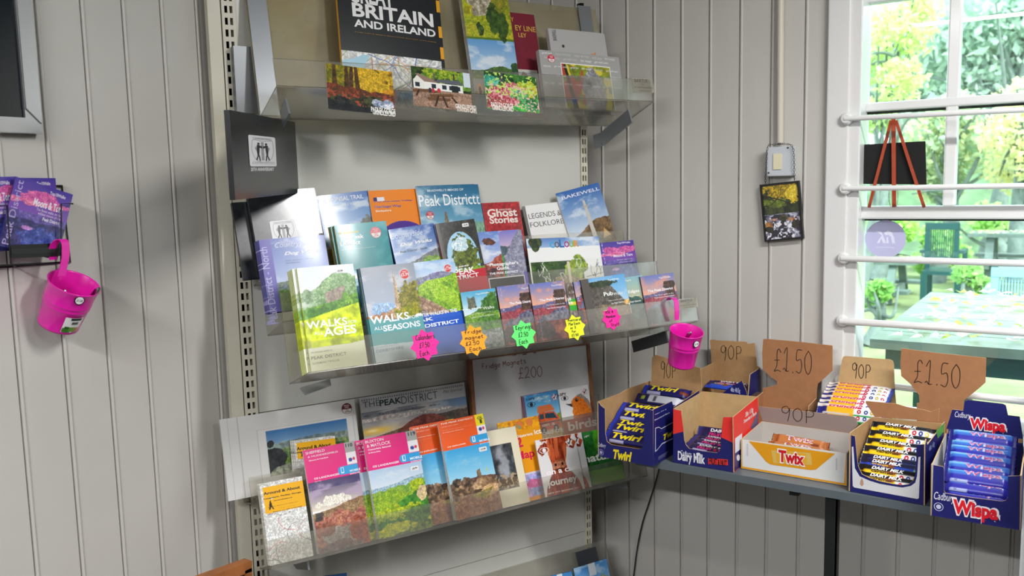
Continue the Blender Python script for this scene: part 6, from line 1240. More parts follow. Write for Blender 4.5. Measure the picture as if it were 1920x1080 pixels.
B.panel('front_panel', 'front', [(1389.5, 878), (1389.5, 823.4), (1588, 850), (1587.5, 911)], WCARD, GREYB, decor=dec)
B.panel('side_panel', 'left', [(1389.5, 878), (1389.5, 823.4), (1428, 790), ('L', B.D, 0)], GREYB, WCARD); B.panel('side_panel', 'right', [(1587.5, 911), (1588, 850), (1598, 838), ('L', B.D, .065), ('L', B.D, 0)], WCARD, GREYB)
def dec(mb, loc): dhand(mb, loc, '90P', 1466, 788, 1526, 768, .0020)
B.panel('back_panel', 'back', [('L', 0, 0), (1428, 790), (1593, 813), ('L', B.W, 0)], GREYB, WCARD)
B.panel('lid_flap', 'back', [(1430, 789), (1421, 762), (1600, 781), (1606, 785), (1608, 797), (1594, 813)], mat('mauve_grey_board', '#93817b', .6, vary=.03), WCARD, decor=dec, d=B.D+.004); B.base(GREYB)
put_bar(B, 'twix', 1476, 829, B.D*.40, 42, .150, 'copper twin bar lying uppermost in the white and amber carton', None, roll=-3, yaw=4)
put_bar(B, 'twix', 1495, 843, B.D*.24, 20, .165, 'copper twin bar underneath, mostly hidden in the white and amber carton', None)

# carton 6: tan flap carton of honeycomb bars at the window
x6 = 2.70; a = on_x(1570, 722, x6); c_ = on_x(1678, 733, x6); D6 = .16
B = Box('tan flap carton packed with yellow honeycomb bars in front of the window', np.array([x6-D6, a[1]+.030, 0]), np.array([x6-D6, c_[1]-.006, 0]), D6, world=True); B6 = B
def dec(mb, loc): dhand(mb, loc, '90P', 1598, 709, 1632, 683, .0020)
B.panel('back_panel', 'back', [('L', 0, 0), ('L', 0, .12), (1570, 722), (1579, 674), (1581, 669), (1585, 667.5), (1668, 674), (1674, 677), (1676, 683), (1678, 733), ('L', B.W, .12), ('L', B.W, 0)], BOARD2, BOARD2, decor=dec)
B.panel('side_panel', 'left', [('L', 0, 0), ('L', 0, .07), ('L', B.D, .125), ('L', B.D, 0)], WCARD, NAVY); B.panel('side_panel', 'right', [('L', 0, 0), ('L', 0, .06), ('L', B.D, .125), ('L', B.D, 0)], mat('green_card', '#5aae4c', .5), mat('green_card'))
B.panel('front_panel', 'front', [('L', 0, 0), ('L', 0, .035), ('L', B.W, .035), ('L', B.W, 0)], mat('green_card'), WCARD); B.base(WCARD)
g = 'honeycomb bars at the window'; lb = 'yellow and white honeycomb bar packed in the tan flap carton at the window'
for px, py, yl, ti in ((1610, 773, .020, 50), (1605, 764, .040, 40), (1600, 754.5, .062, 40), (1608, 746, .085, 32), (1612, 740, .106, 28), (1616, 734, .126, 26), (1620, 729.5, .146, 26)): put_bar(B, 'crunchie', px, py, yl, ti, B.W*.94, lb, g)
put_bar(B, 'crunchie', 1618, 786, .012, 55, B.W*.9, 'lowest yellow honeycomb bar at the open front of the tan flap carton', None)

# carton 7: second brown price card, further along the window
x7 = 2.64; a = on_x(1719, 756, x7); c_ = on_x(1810, 767, x7); D7 = .07
B = Box('brown carton with a tall price card in front of the window, behind the yellow bars', np.array([x7-D7, a[1], 0]), np.array([x7-D7, c_[1], 0]), D7, world=True); B7 = B
def dec(mb, loc): dhand(mb, loc, '£1.50', 1714, 720, 1801, 680, .0021)
B.panel('back_panel', 'back', [('L', 0, 0), (1719, 756), (1724, 755.5), (1723, 741), (1707, 720), (1689.6, 705), (1688, 680), (1690, 653), (1750, 661), (1849, 671), (1848, 717), (1837, 727), (1807.5, 751), (1806.5, 766), (1810, 767), ('L', B.W, 0)], BOARD3, BOARD3, decor=dec)
B.panel('side_panel', 'left', [('L', 0, 0), ('L', 0, .10), ('L', B.D, .11), ('L', B.D, 0)], BOARD3, BOARD3); B.panel('side_panel', 'right', [('L', 0, 0), ('L', 0, .10), ('L', B.D, .11), ('L', B.D, 0)], BOARD3, BOARD3)
B.panel('front_panel', 'front', [('L', 0, 0), ('L', 0, .05), ('L', B.W, .05), ('L', B.W, 0)], BOARD3, BOARD3); B.base(BOARD3)

# carton 8: navy carton with a white border, full of yellow caramel bars
B = Box('navy carton with a white border round its cut front, full of yellow and black bars', (1591.5, 920.5), (1734, 947.5), .2); B8 = B
B.D = B.depth_at(1634, 782)
CUT8 = [(1603, 818), (1606, 850), (1609, 874), (1616, 889), (1630, 896), (1649, 902), (1672, 907), (1690, 909.6), (1704, 908), (1712, 902), (1715.5, 892), (1718, 860), (1718.5, 834)]
def dec(mb, loc):
    o = [(1597, 838), (1600, 837), (1603, 878), (1612, 893), (1630, 901), (1649, 907), (1672, 911), (1692, 914), (1708, 911), (1716, 905), (1719.5, 893), (1722, 857), (1726, 856), (1723, 934), (1720, 935.5), (1602, 914), (1599, 911)]
    dpoly(mb, loc, o, '#dcdce0'); dpoly(mb, loc, [(1616, 896), (1619, 902), (1619.5, 908), (1616, 912), (1612.5, 908), (1613, 902)], '#c09a80', .0006)
B.panel('front_panel', 'front', [(1591.5, 920.5), (1592.6, 815)]+CUT8+[(1735, 833), (1734, 947.5)], NAVY, decor=dec)
def dec(mb, loc): dpoly(mb, loc, [(1755, 808), (1770, 793), (1771, 808), (1758, 822)], '#4fae4c'); dtext(mb, loc, '48x 45g', 1741, 850, 1752, 826, '#8a9ac8')
B.panel('side_panel', 'right', [(1734, 947.5), (1735, 833), (1737, 823), (1739, 834), (1772, 791), ('L', B.D, 0)], NAVY, BOARD, decor=dec)
B.panel('side_panel', 'left', [(1591.5, 920.5), (1592.6, 815), (1593, 811), (1634, 782), ('L', B.D, 0)], BOARD, NAVY)
B.panel('back_panel', 'back', [('L', 0, 0), (1634, 782), (1772, 795), ('L', B.W, 0)], BOARD, NAVY)
B.panel('lid_flap', 'back', [(1640, 782), (1623, 755), (1624, 752), (1680, 757), (1700, 763), (1730, 768), (1745, 772), (1761, 766), (1760, 790)], BOARD3, BOARD3, d=B.D+.005); B.base()
g = 'yellow and black bars in the white-bordered carton'; lb = 'yellow and black caramel bar stacked in the white-bordered navy carton'
for px, py, yl, ti in ((1664, 903, .018, 60), (1664, 889, .030, 58), (1674, 853, .075, 50), (1676, 838, .100, 48), (1682, 823, .125, 46), (1690, 807, .150, 44)): put_bar(B, 'caramel', px, py, yl, ti, B.W*.86, lb, g)
g = 'blue bars in the white-bordered carton'; lb = 'blue wrapped bar among the yellow ones in the white-bordered navy carton'
for px, py, yl, ti in ((1668, 877, .044, 54), (1670, 869, .054, 52)): put_bar(B, 'daim', px, py, yl, ti, B.W*.86, lb, g)

# carton 9: large navy carton with red lettering, hanging over the shelf edge
B = Box('large navy carton with puffy red lettering and a matching header, at the table edge', (1744.5, 966.5), (1914, 994.5), .2); B9 = B
B.D = B.depth_at(1773, 812)
def dec(mb, loc):
    dtext(mb, loc, 'Wispa', 1786, 970, 1872, 948, '#e01c2c', 'B', .0016, '#f0eaf0'); CADB(mb, loc, 1751, 940, 1791, 927); dring(mb, loc, 1760, 950, 9, '#c4c6e0')
B.panel('front_panel', 'front', [(1744.5, 966.5), (1745.7, 871), (1768, 875), (1770, 878), (1770, 920), (1773, 925), (1822, 933), (1878, 940), (1886, 938), (1890, 932), (1890, 893), (1915.5, 892), (1914, 994.5)], NAVY, decor=dec)
B.panel('side_panel', 'left', [(1744.5, 966.5), (1745.7, 871), (1749, 866), (1773, 812), ('L', B.D, 0)], WCARD, NAVY); B.panel('side_panel', 'right', [(1914, 994.5), (1915.5, 892), ('L', B.D, .165), ('L', B.D, 0)], NAVY, WCARD)
def dec(mb, loc):
    dtext(mb, loc, 'Wispa', 1818, 809, 1886, 790, '#e01c2c', 'B', .0016, '#f0eaf0'); CADB(mb, loc, 1790, 785, 1820, 774)
    dpoly(mb, loc, [(1774, 812), (1774.6, 804), (1917, 823), (1917, 831)], '#a5835a')
B.panel('back_panel', 'back', [('L', 0, 0), (1773, 812), (1774.6, 804), (1785.5, 767.7), (1806, 770), (1808, 756), (1811, 751), (1815.5, 749.6), (1880, 757), (1886, 760), (1890, 778.5), (1912, 781), (1918, 819.4), ('L', B.W, 0)], NAVY, NAVY, decor=dec); B.base(WCARD)
g = 'blue and purple bars in the large navy carton'; lb = 'blue and purple wrapped bar with red lettering in the large navy carton'
for px, py, yl, ti in ((1828, 932, .028, 52), (1826, 914, .036, 50), (1828, 897, .046, 48), (1830, 884, .060, 46), (1836, 866, .085, 44), (1837, 852, .105, 42), (1838, 843, .120, 40)): put_bar(B, 'wispa', px, py, yl, ti, B.W*.80, lb, g)
put_bar(B, 'wispa', 1841, 824, .150, 46, B.W*.80, 'blue and purple wrapped bar topmost under the header of the large navy carton', None)
for b_ in (B1, B2, B3, B4, B5, B6, B7, B8, B9): print('BOX', b_.label[:30], 'W %.3f D %.3f' % (b_.W, b_.D), np.round(b_.O, 3))
# white appliance cut by the picture edge
wa = on_x(1916.5, 966, 2.19); wt = on_x(1918, 772, 2.19)
wc = empty('white_cabinet', loc=(2.45, wa[1]-.25, ZF)); bpy.context.view_layer.update()
mb = MB(); mb.box((2.19, wa[1]-.5, ZF), (2.70, wa[1], wt[2]), mat('white_enamel', '#d9dcde', .35)); under(mb, 'body', wc)
mb = MB(); mb.box((2.175, wa[1]-.49, ZF+.05), (2.189, wa[1]-.012, wt[2]-.03), mat('white_enamel')); under(mb, 'door', wc)
tag(wc, 'white cabinet at the picture edge just beyond the large navy carton', 'cabinet')

# ------------------------------------------------------------------ window with horizontal security bars
GLOSS = mat('white_gloss_paint', '#e3e3e2', .24, spec=.5, coat=.2, bump=.10, bscale=55)
GLASS = clear('window_glass', '#f4fbfb', fac=.035, rough=.0, haze=.0)
XG = 2.835
def box_tag(name, lo, hi, m, bev=0):
    mb = MB(); mb.box(lo, hi, m); o = mb.build(name); tag(o, kind='structure')
    bv = o.modifiers.new('edge', 'BEVEL'); bv.width = .004; bv.segments = 2; return o
yA0 = on_x(1552, 80, 2.73)[1]; yA1 = -(WY0+.035)
box_tag('trim_1', (2.728, -WY0-.015, ZTB+.002), (2.75, yA0, WZ1+.10), GLOSS)
box_tag('trim_2', (2.735, yA1-.012, WZ0-.02), (2.86, -WY0-.002, WZ1), GLOSS)
box_tag('trim_3', (2.73, -WY1-.09, WZ1-.01), (2.86, -WY0-.015, WZ1+.09), GLOSS)
box_tag('trim_4', (2.73, -WY1-.09, ZTB+.002), (2.86, -WY1+.02, WZ1-.01), GLOSS)
box_tag('trim_5', (2.7, -WY1-.09, WZ0-.03), (2.87, -WY0-.01, WZ0), GLOSS)
yL = on_x(1611, 120, XG-.02)[1]; yM0 = on_x(1776, 120, XG-.02)[1]; yM1 = on_x(1800, 120, XG-.02)[1]; pane = yL-yM0
zR0 = on_x(1700, 188, XG-.02)[2]; zR1 = on_x(1700, 205, XG-.02)[2]; zQ0 = on_x(1700, 386, XG-.02)[2]; zQ1 = on_x(1700, 410, XG-.02)[2]
win = empty('window_1', loc=(XG, -(WY0+WY1)/2, WZ0)); tag(win, kind='structure'); bpy.context.view_layer.update()
def wpart(name, lo, hi, m=GLOSS):
    mb = MB(); mb.box(lo, hi, m); o = under(mb, name, win)
    if m is GLOSS: bv = o.modifiers.new('edge', 'BEVEL'); bv.width = .005; bv.segments = 2
    return o
X0, X1 = XG-.022, XG+.02
wpart('window_stile', (X0, yL, WZ0), (X1, yA1+.0, WZ1)); wpart('window_stile', (X0, -WY1, WZ0), (X1, -WY1+.05, WZ1))
y = yL; k = 0
mun = []
while y-pane > -WY1+.06:
    y -= pane; mun.append(y); wpart('window_muntin', (X0, y-(yM0-yM1), zQ0), (X1, y, WZ1)); y -= (yM0-yM1)
wpart('window_rail', (X0-.003, -WY1+.05, zR1), (X1, yL, zR0)); wpart('window_rail', (X0-.03, -WY1+.05, zQ1), (X1, yL, zQ0)); wpart('window_rail', (X0, -WY1+.05, WZ0), (X1, yL, WZ0+.04))
wpart('window_rail', (X0-.003, -WY1+.05, zR0+.29), (X1, yL, zR0+.32))
# weathered putty line under the rails
PUT = mat('dark_putty', '#3c413c', .9, vary=.5, vscale=60)
for zz in (zR1, zQ1): wpart('putty_line', (XG-.004, -WY1+.05, zz-.007), (XG+.004, yL, zz-.0005), PUT)
mb = MB(); mb.box((XG-.002, -WY1+.04, WZ0+.02), (XG+.002, yL+.01, WZ1), GLASS); under(mb, 'glass_pane', win)
def secbar(y0px, y1px, r=.0085, xb=2.718):
    a = on_x(1600, y0px, xb); c_ = on_x(1920, y1px, xb); d = (c_-a)/(c_-a)[1]; p = a+d*(-WY1-.03-a[1]); q = a+d*(-WY0-.005-a[1])
    mb = MB(); mb.tube([p, p*.5+q*.5, q], r, GLOSS, 12)
    mb.tube([q+np.array([.012, -.004, 0]), q+np.array([0, -.004, 0]), q+np.array([-.004, -.004, 0])], [.019, .018, .012], GLOSS, 14)
    under(mb, 'security_bar', win)
secbar(222, 206, .0075); secbar(353.5, 348.5, .0075); secbar(485, 494, .0095); secbar(603.5, 624, .0105); secbar(716, 753, .010)
# lavender round sticker on the glass
c0 = on_x(1660, 448, XG-.0035); st = frame(c0, (0, -1, 0), (0, 0, 1), (-1, 0, 0)); rs = .5*abs((on_x(1699, 448, XG-.0035)-on_x(1622, 448, XG-.0035))[1])
LAV = mat('lavender_sticker', '#b9b7da', .5); mb = MB(); mb.prism(disc(0, 0, rs, rs*.98, 40), 0, .0006, LAV); wl = ink('#dcdcf0')
arch = lambda cx, w0, w1, h: [(cx-w0, -.22), (cx-w0*.7, h*.6), (cx, h), (cx+w0*.7, h*.6), (cx+w0, -.22), (cx+w1, -.22), (cx+w1*.7, h*.5), (cx, h-.14), (cx-w1*.7, h*.5), (cx-w1, -.22)]
for P in ([(-.42, -.22), (-.18, .18), (-.45, .42), (-.2, .38), (.05, -.22), (-.1, -.22), (-.2, .02), (-.28, -.22)], [(-.08, .30), (.10, .44), (.30, .36), (.42, .1), (.48, -.22), (.34, -.22), (.28, .1), (.16, .22), (.02, .2)], [(.06, .08), (.12, .12), (.18, -.22), (.06, -.22)]):
    put_flat(mb, np.array(P)*rs, [tuple(range(len(P)))], .0008, wl)
v, f = glyphs('accessibility', 0); put_flat(mb, fit(v, -.45*rs, -.5*rs, .45*rs, -.38*rs), f, .0008, wl)
tag(mb.build('window_sticker', None, st), 'round lavender sticker on the lower window pane', 'sticker')
# little easel blackboard on the meeting rail
XE = 2.785; e = lambda px, py, dx=0: on_x(px, py, XE+dx)
ez = empty('easel', loc=e(1676, 389)); bpy.context.view_layer.update(); TERRA = mat('red_brown_wood', '#a8401e', .5, vary=.12, vscale=40)
for a, c_ in (((1671, 226), (1629.5, 389)), ((1680, 226), (1733, 389))):
    mb = MB(); mb.bar(e(*a), e(*c_), .0085, .006, TERRA, upv=(1, 0, 0)); under(mb, 'leg', ez)
mb = MB(); mb.bar(e(1675.5, 223), e(1676.5, 388, .0), .011, .007, TERRA, upv=(1, 0, 0)); under(mb, 'leg', ez)
mb = MB(); p_ = [e(*q, .010) for q in ((1619, 345), (1620, 271), (1735, 264.5), (1737, 346))]; q_ = [p+np.array([.004, 0, 0]) for p in p_]
BB = mat('blackboard', '#0c0c0c', .8); mb.add(p_+q_, [(0, 1, 2, 3), (7, 6, 5, 4), (0, 4, 5, 1), (1, 5, 6, 2), (2, 6, 7, 3), (3, 7, 4, 0)], BB); under(mb, 'board', ez)
CH = mat('chain_metal', '#6f6a58', .4, metal=.7)
def chain(pts, r=.0022, w=.0006, name='chain', parent=None, m=None):
    P = smooth(pts, 12); mb = MB(); L = np.cumsum(np.r_[0, np.linalg.norm(np.diff(P, axis=0), axis=1)]); n = max(4, int(L[-1]/(r*2.8)))
    for i in range(n):
        s = (i+.5)*L[-1]/n; p = np.array([np.interp(s, L, P[:, k]) for k in range(3)]); s2 = min(s+.001, L[-1]); t = np.array([np.interp(s2, L, P[:, k]) for k in range(3)])-p
        if np.linalg.norm(t) < 1e-9: t = P[-1]-P[-2]
        t = norm(t); a = norm(np.cross(t, (1.0, .1, 0.05))); a = a if i % 2 else norm(np.cross(t, a))
        mb.tube([p+t*(r*1.7*math.cos(k))+a*(r*math.sin(k)) for k in np.linspace(0, 2*math.pi, 10, endpoint=False)], w, m or CH, 5, cap=False, closed=True)
    return under(mb, name, parent)
chain([e(1667, 352, .004), e(1667, 375, .004), e(1671, 388, .004), e(1679, 389, .004), e(1683, 376, .004), e(1683, 352, .004)], .0018, .0005, parent=ez)
tag(ez, 'small red-brown easel with a blank blackboard standing on the window rail', 'easel')

# ------------------------------------------------------------------ switch, conduit, hanging picture, loose cable
CONDM = mat('cream_conduit', '#d3cbbd', .4)
mb = MB(); xcp = 2.736; mb.tube([on_x(1462.5, 268, xcp), on_x(1463.5, 60, xcp), on_x(1465, -160, xcp)], .0105, CONDM, 14); tag(mb.build('conduit'), 'cream painted conduit running up the boards from the light switch', 'conduit')
M, P0, n = wallM(1437, 329, .034, 'R'); Mi = M.inverted(); lo = lambda x, y: (lambda q: (q[0], q[1]))(Mi @ Vector(at(x, y, P0, n)))
sw = empty('light_switch', M); a = lo(1437, 331); c_ = lo(1488, 274)
mb = MB(); mb.prism(rrect(a[0], a[1], c_[0], c_[1], .006), -.033, -.003, mat('pale_grey_switch', '#c9ced4', .35)); mb.prism(rrect(a[0]+.002, a[1]+.002, c_[0]-.002, c_[1]-.002, .006), -.003, 0, mat('pale_grey_switch')); mb.build('back_box', sw)
r0, r1 = lo(1450, 318), lo(1466, 288); mb = MB(); mb.prism(rrect(r0[0], r0[1], r1[0], r1[1], .001), 0, .003, mat('cream_rocker', '#e6dfbd', .35)); mb.build('rocker', sw)
for px, py in ((1478, 276.5), (1440, 325.5)): q = lo(px, py); mb = MB(); mb.prism(disc(q[0]+(.002 if px < 1450 else -.001), q[1]+(.002 if px < 1450 else -.001), .003, n=12), 0, .0012, mat('screw', '#4a4a4c', .4, metal=.6)); mb.build('screw', sw)
tag(sw, 'pale grey light switch with a cream rocker below the conduit', 'light switch')
M, P0, n = wallM(1434, 453, .016, 'R'); Mi = M.inverted(); lo = lambda x, y: np.array((Mi @ Vector(at(x, y, P0, n)))[:2])
hp = empty('hanging_picture', M); Q = [lo(1434, 453.5), lo(1507, 447), lo(1498, 338.5), lo(1424.5, 346.5)]; cc = sum(Q)/4
inn = [cc+(q-cc)*np.array([.90, .935]) for q in Q]; BF = mat('black_frame', '#151515', .4); mb = MB()
for i in range(4): j = (i+1) % 4; mb.prism([tuple(Q[i]), tuple(Q[j]), tuple(inn[j]), tuple(inn[i])], -.012, .003, BF)
mb.build('frame', hp)
w_, h_ = float(np.linalg.norm(Q[1]-Q[0])), float(np.linalg.norm(Q[3]-Q[0])); cv = Cv(w_, h_, .0010)
def stream(c):
    c.tex(c.V > -1, '#1c2214', '#3f4a24', 8, 2); c.blob(.55, .92, .55, .18, '#6a5c10', '#d8b41c', 4, .8, 9, 24); c.blob(.85, .80, .2, .14, '#c8a814', '#f0d44a', 5, .7); c.blob(.3, .66, .4, .08, '#4a5a1c', '#7a8a2c', 7, .8)
    c.line([(.0, .82), (.3, .76), (.6, .68), (.8, .6)], .03, '#1a1a12'); c.line([(.55, .95), (.5, .8), (.2, .62)], .02, '#1c1c14'); c.tex(c.V < .46, '#5a5a70', '#c9c9dc', 9, 8, 4, 1.6); c.speck(c.V < .4, '#eceaf2', 14, .58, 4); c.speck(c.V < .45, '#2c2c38', 10, .62, 9)
    c.blob(.52, .38, .16, .06, '#2c2c20', '#5a583c', 5, .4); c.blob(.12, .26, .12, .06, '#8a5a2c', '#c08a4a', 6, .6); c.blob(.78, .34, .10, .03, '#a4683c', '#c8946a', 7, .6); c.blob(.25, .36, .10, .02, '#b0704a', '#d0a08a', 8); c.blob(.9, .24, .14, .08, '#1c1c1c', '#3f3a34', 9, .5); c.blob(.1, .18, .12, .06, '#1f1f1c', '#3a362c', 10)
stream(cv); Pu = (inn[1]-inn[0]); Pv = (inn[3]-inn[0]); nx = cv.nx+1; i_ = (np.arange(cv.ny)[:, None]*nx+np.arange(cv.nx)[None]).ravel()
mb = MB(); XY = inn[0]+cv.U[..., None]*Pu+cv.V[..., None]*Pv; mb.add(np.dstack([XY, np.full(cv.U.shape, -.001)]).reshape(-1, 3), np.stack([i_, i_+1, i_+1+nx, i_+nx], 1).tolist(), PRINT, lin(cv.A).reshape(-1, 3)); mb.build('photograph', hp)
bpy.context.view_layer.update(); k = lambda px, py, o=.02: on_x(px, py, XR-o)
chain([k(1435, 344, .018), k(1435, 332, .032), k(1436, 324, .042), k(1437, 300, .044), k(1440, 274, .040), k(1452, 271, .030), k(1470, 270, .030), k(1484, 273, .040), k(1488.5, 290, .042), k(1489, 325, .040), k(1489.5, 338, .02)], .0026, .0007, parent=hp, m=mat('black_chain', '#26262a', .4, metal=.6))
tag(hp, 'small black-framed stream photograph hanging by a chain from the light switch', 'picture')
mb = MB(); kk = lambda px, py: on_x(px, py, XR-.012); mb.tube(smooth([kk(1238, 870), kk(1229, 905), kk(1216, 945), kk(1206, 975), kk(1199, 1005), kk(1193, 1040), kk(1188, 1080), kk(1183, 1120)], 6), .0024, mat('black_cable', '#1a1a19', .5), 8)
tag(mb.build('cable'), 'thin black cable hanging down the boards below the table end', 'cable')

# ------------------------------------------------------------------ the garden outside
ZG = -1.50
GRND = mat('garden_ground', '#7c8a5a', .9, vary=.4, vscale=2)
mb = MB(); mb.box((2.9, -16, ZG-.2), (36, 20, ZG), GRND); tag(mb.build('ground'), kind='structure')
mb = MB(); n_ = 26
V = [(18+i*.6, -14+j*1.2, ZG+.02+max(0, i-1)*.30+.25*math.sin(i*1.3+j*.9)) for i in range(n_) for j in range(26)]
mb.add(V, [(i*26+j, (i+1)*26+j, (i+1)*26+j+1, i*26+j+1) for i in range(n_-1) for j in range(25)], mat('wooded_bank', '#5f7a56', .9, vary=.5, vscale=1.5), smooth=True); tag(mb.build('hillside'), kind='structure')
def leafmat(name, c1, c2):
    m = bpy.data.materials.new(name); m.use_nodes = True; t = m.node_tree; L = t.links.new; b = t.nodes['Principled BSDF']; out = t.nodes['Material Output']
    a = t.nodes.new('ShaderNodeAttribute'); a.attribute_name = 'Col'; L(a.outputs['Color'], b.inputs['Base Color']); b.inputs['Roughness'].default_value = .5
    tr = t.nodes.new('ShaderNodeBsdfTranslucent'); L(a.outputs['Color'], tr.inputs[0]); mx = t.nodes.new('ShaderNodeMixShader'); mx.inputs[0].default_value = .5
    L(b.outputs[0], mx.inputs[1]); L(tr.outputs[0], mx.inputs[2]); L(mx.outputs[0], out.inputs[0]); return m
LEAF = leafmat('leaf_green', 0, 0); BARK = mat('bark', '#6d7a74', .9, vary=.3, vscale=10)
def leaves(mb, C, R, N, size, c1, c2, rs, squash=1.0):
    d = rs.randn(N, 3); d /= np.linalg.norm(d, axis=1, keepdims=True); p = np.asarray(C)+d*np.asarray(R)*(rs.rand(N, 1)**.42); p[:, 2] += 0
    a = rs.randn(N, 3); a /= np.linalg.norm(a, axis=1, keepdims=True); b = np.cross(a, rs.randn(N, 3)); b /= np.linalg.norm(b, axis=1, keepdims=True); s = size*(.6+.8*rs.rand(N, 1))
    V = np.stack([p-a*s, p+b*s*.55, p+a*s, p-b*s*.55], 1).reshape(-1, 3); t = rs.rand(N, 1); col = lin(hexc(c1)*(1-t)+hexc(c2)*t)
    mb.add(V, [(4*i, 4*i+1, 4*i+2, 4*i+3) for i in range(N)], LEAF, np.repeat(col, 4, 0))
def tree(label, base, top, blobs, c1, c2, size, seed, name='tree', dens=1.0):
    rs = np.random.RandomState(seed); root = empty(name, loc=base); bpy.context.view_layer.update(); base = np.array(base); top = np.array(top)
    mb = MB(); mid_ = (base+top)/2+rs.randn(3)*.12; mb.tube(smooth([base, mid_, top], 5), np.linspace(.11, .03, 11), BARK, 8)
    for C, R in blobs:
        for q in range(3):
            s = base+(top-base)*rs.uniform(.3, .9); e_ = np.asarray(C)+rs.randn(3)*np.asarray(R)*.5; mb.tube(smooth([s, (s+e_)/2+rs.randn(3)*.1, e_], 4), np.linspace(.03, .006, 9), BARK, 6)
    under(mb, 'trunk', root); mb = MB()
    for C, R in blobs: leaves(mb, C, R, int(900*dens), size, c1, c2, rs)
    under(mb, 'foliage', root); tag(root, label, 'tree', None)
def gp(px, py, x): return on_x(px, py, x)
def leafy(name, label, x, spots, c1, c2, size, seed, n=900, trunk=None):
    """a tree or bush: crown clumps where they are seen at distance x; spots are (px, py, radius in px)"""
    k = x/FPX; bl = [(gp(px, py, x+.3*(i % 3)), (r_*k*.8, r_*k, r_*k*.9)) for i, (px, py, r_) in enumerate(spots)]
    rs = np.random.RandomState(seed); cy = np.mean([b_[0][1] for b_ in bl]); base = np.array((x, cy if trunk is None else gp(trunk, 300, x)[1], ZG)); tp = np.array(max((b_[0] for b_ in bl), key=lambda p: p[2]))
    root = empty(name, loc=base); bpy.context.view_layer.update(); mb = MB()
    md = (base+tp)/2+rs.randn(3)*.05; s_ = smooth([base, md, tp], 6); mb.tube(s_, np.linspace(.010*x, .003*x, len(s_)), BARK, 8)
    for C, R in bl:
        for q in range(4):
            s = s_[rs.randint(len(s_)//3, len(s_))]; e_ = np.asarray(C)+rs.randn(3)*np.asarray(R)*.6; w_ = smooth([s, (s+e_)/2+rs.randn(3)*.06, e_], 4); mb.tube(w_, np.linspace(.0030*x, .0008*x, len(w_)), BARK, 6)
    under(mb, 'trunk', root); mb = MB()
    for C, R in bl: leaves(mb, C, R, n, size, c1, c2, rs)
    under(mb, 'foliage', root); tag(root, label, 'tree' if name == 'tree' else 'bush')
leafy('tree', 'pale lime tree with fine dark branches closest behind the window frame edge', 9.5, [(1640, 40, 55), (1700, 70, 50), (1630, 130, 45), (1690, 150, 45), (1640, 215, 40), (1720, 20, 45)], '#c4e08a', '#e6f4b4', .036, 1, 420, 1600)
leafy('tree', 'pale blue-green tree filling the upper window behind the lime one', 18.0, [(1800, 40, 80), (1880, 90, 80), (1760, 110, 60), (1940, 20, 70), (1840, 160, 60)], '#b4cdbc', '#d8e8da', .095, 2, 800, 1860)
leafy('tree', 'grey-green autumn tree with scattered yellow leaves behind the easel', 15.0, [(1750, 260, 55), (1830, 280, 55), (1700, 300, 45), (1790, 215, 45), (1760, 340, 45)], '#b4d0b8', '#e8e8b0', .062, 3, 640, 1790)
leafy('tree', 'yellow-leaved autumn tree at the picture edge beyond the glass', 14.0, [(1890, 250, 50), (1925, 190, 50), (1900, 320, 45), (1950, 300, 45)], '#d8dfb4', '#f4ecae', .050, 4, 520, 1915)
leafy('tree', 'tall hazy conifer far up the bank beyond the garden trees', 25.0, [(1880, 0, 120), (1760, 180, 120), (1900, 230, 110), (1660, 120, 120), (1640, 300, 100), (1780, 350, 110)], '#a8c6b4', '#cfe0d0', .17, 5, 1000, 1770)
leafy('bush', 'lime green bush behind the lavender sticker', 13.2, [(1640, 440, 32), (1690, 430, 28), (1620, 470, 26)], '#a8dc6a', '#dcf4a0', .050, 21, 480)
leafy('bush', 'lime green bush seen through the dark garden chair', 13.6, [(1760, 450, 34), (1790, 480, 28), (1735, 490, 26)], '#a0d472', '#d8f0a4', .050, 22, 480)
leafy('bush', 'lime green bush beyond the far picnic table', 16.5, [(1850, 412, 34), (1905, 418, 34), (1950, 420, 30)], '#a8d87a', '#dcf4b4', .058, 23, 480)
leafy('bush', 'low green bush under the near picnic bench', 8.2, [(1650, 545, 22), (1625, 560, 18)], '#7cb85c', '#bce08a', .034, 24, 340)
leafy('bush', 'leafy bush between the garden chairs', 9.4, [(1815, 515, 24), (1840, 535, 18)], '#8cc472', '#c8e498', .034, 25, 340)
# slatted outdoor table just outside, strewn with leaves
TEAL = mat('wet_grey_timber', '#7c887e', .3, vary=.25, vscale=7); zt = on_x(1760, 645, 3.35)[2]; xf = None
far = on_z(1760, 548, zt); nearp = on_z(1760, 645, zt); yl_ = on_z(1612, 600, zt)[1]
gt = empty('garden_table', loc=(nearp[0]+.3, nearp[1], ZG)); bpy.context.view_layer.update()
nsl = 7; wsl = (far[0]-nearp[0])/nsl; yl0 = on_z(1625, 640, zt)[1]
mb = MB()
for i in range(nsl): mb.box((nearp[0]+i*wsl+.004, yl0-1.9, zt-.035), (nearp[0]+(i+1)*wsl-.004, yl0, zt), TEAL)
under(mb, 'table_top', gt); DTIM = mat('dark_wet_timber', '#24443f', .5, vary=.3, vscale=5)
for yy in (yl0-.18, yl0-1.6):
    for xx in (nearp[0]+.08, far[0]-.08): mb = MB(); mb.box((xx-.035, yy-.035, ZG), (xx+.035, yy+.035, zt-.036), DTIM); under(mb, 'leg', gt)
mb = MB(); mb.box((nearp[0]+.03, yl0-1.85, zt-.11), (nearp[0]+.055, yl0-.05, zt-.036), DTIM); under(mb, 'apron', gt)
tag(gt, 'wet slatted garden table just outside the window', 'garden table')
rs = np.random.RandomState(77); mb = MB()
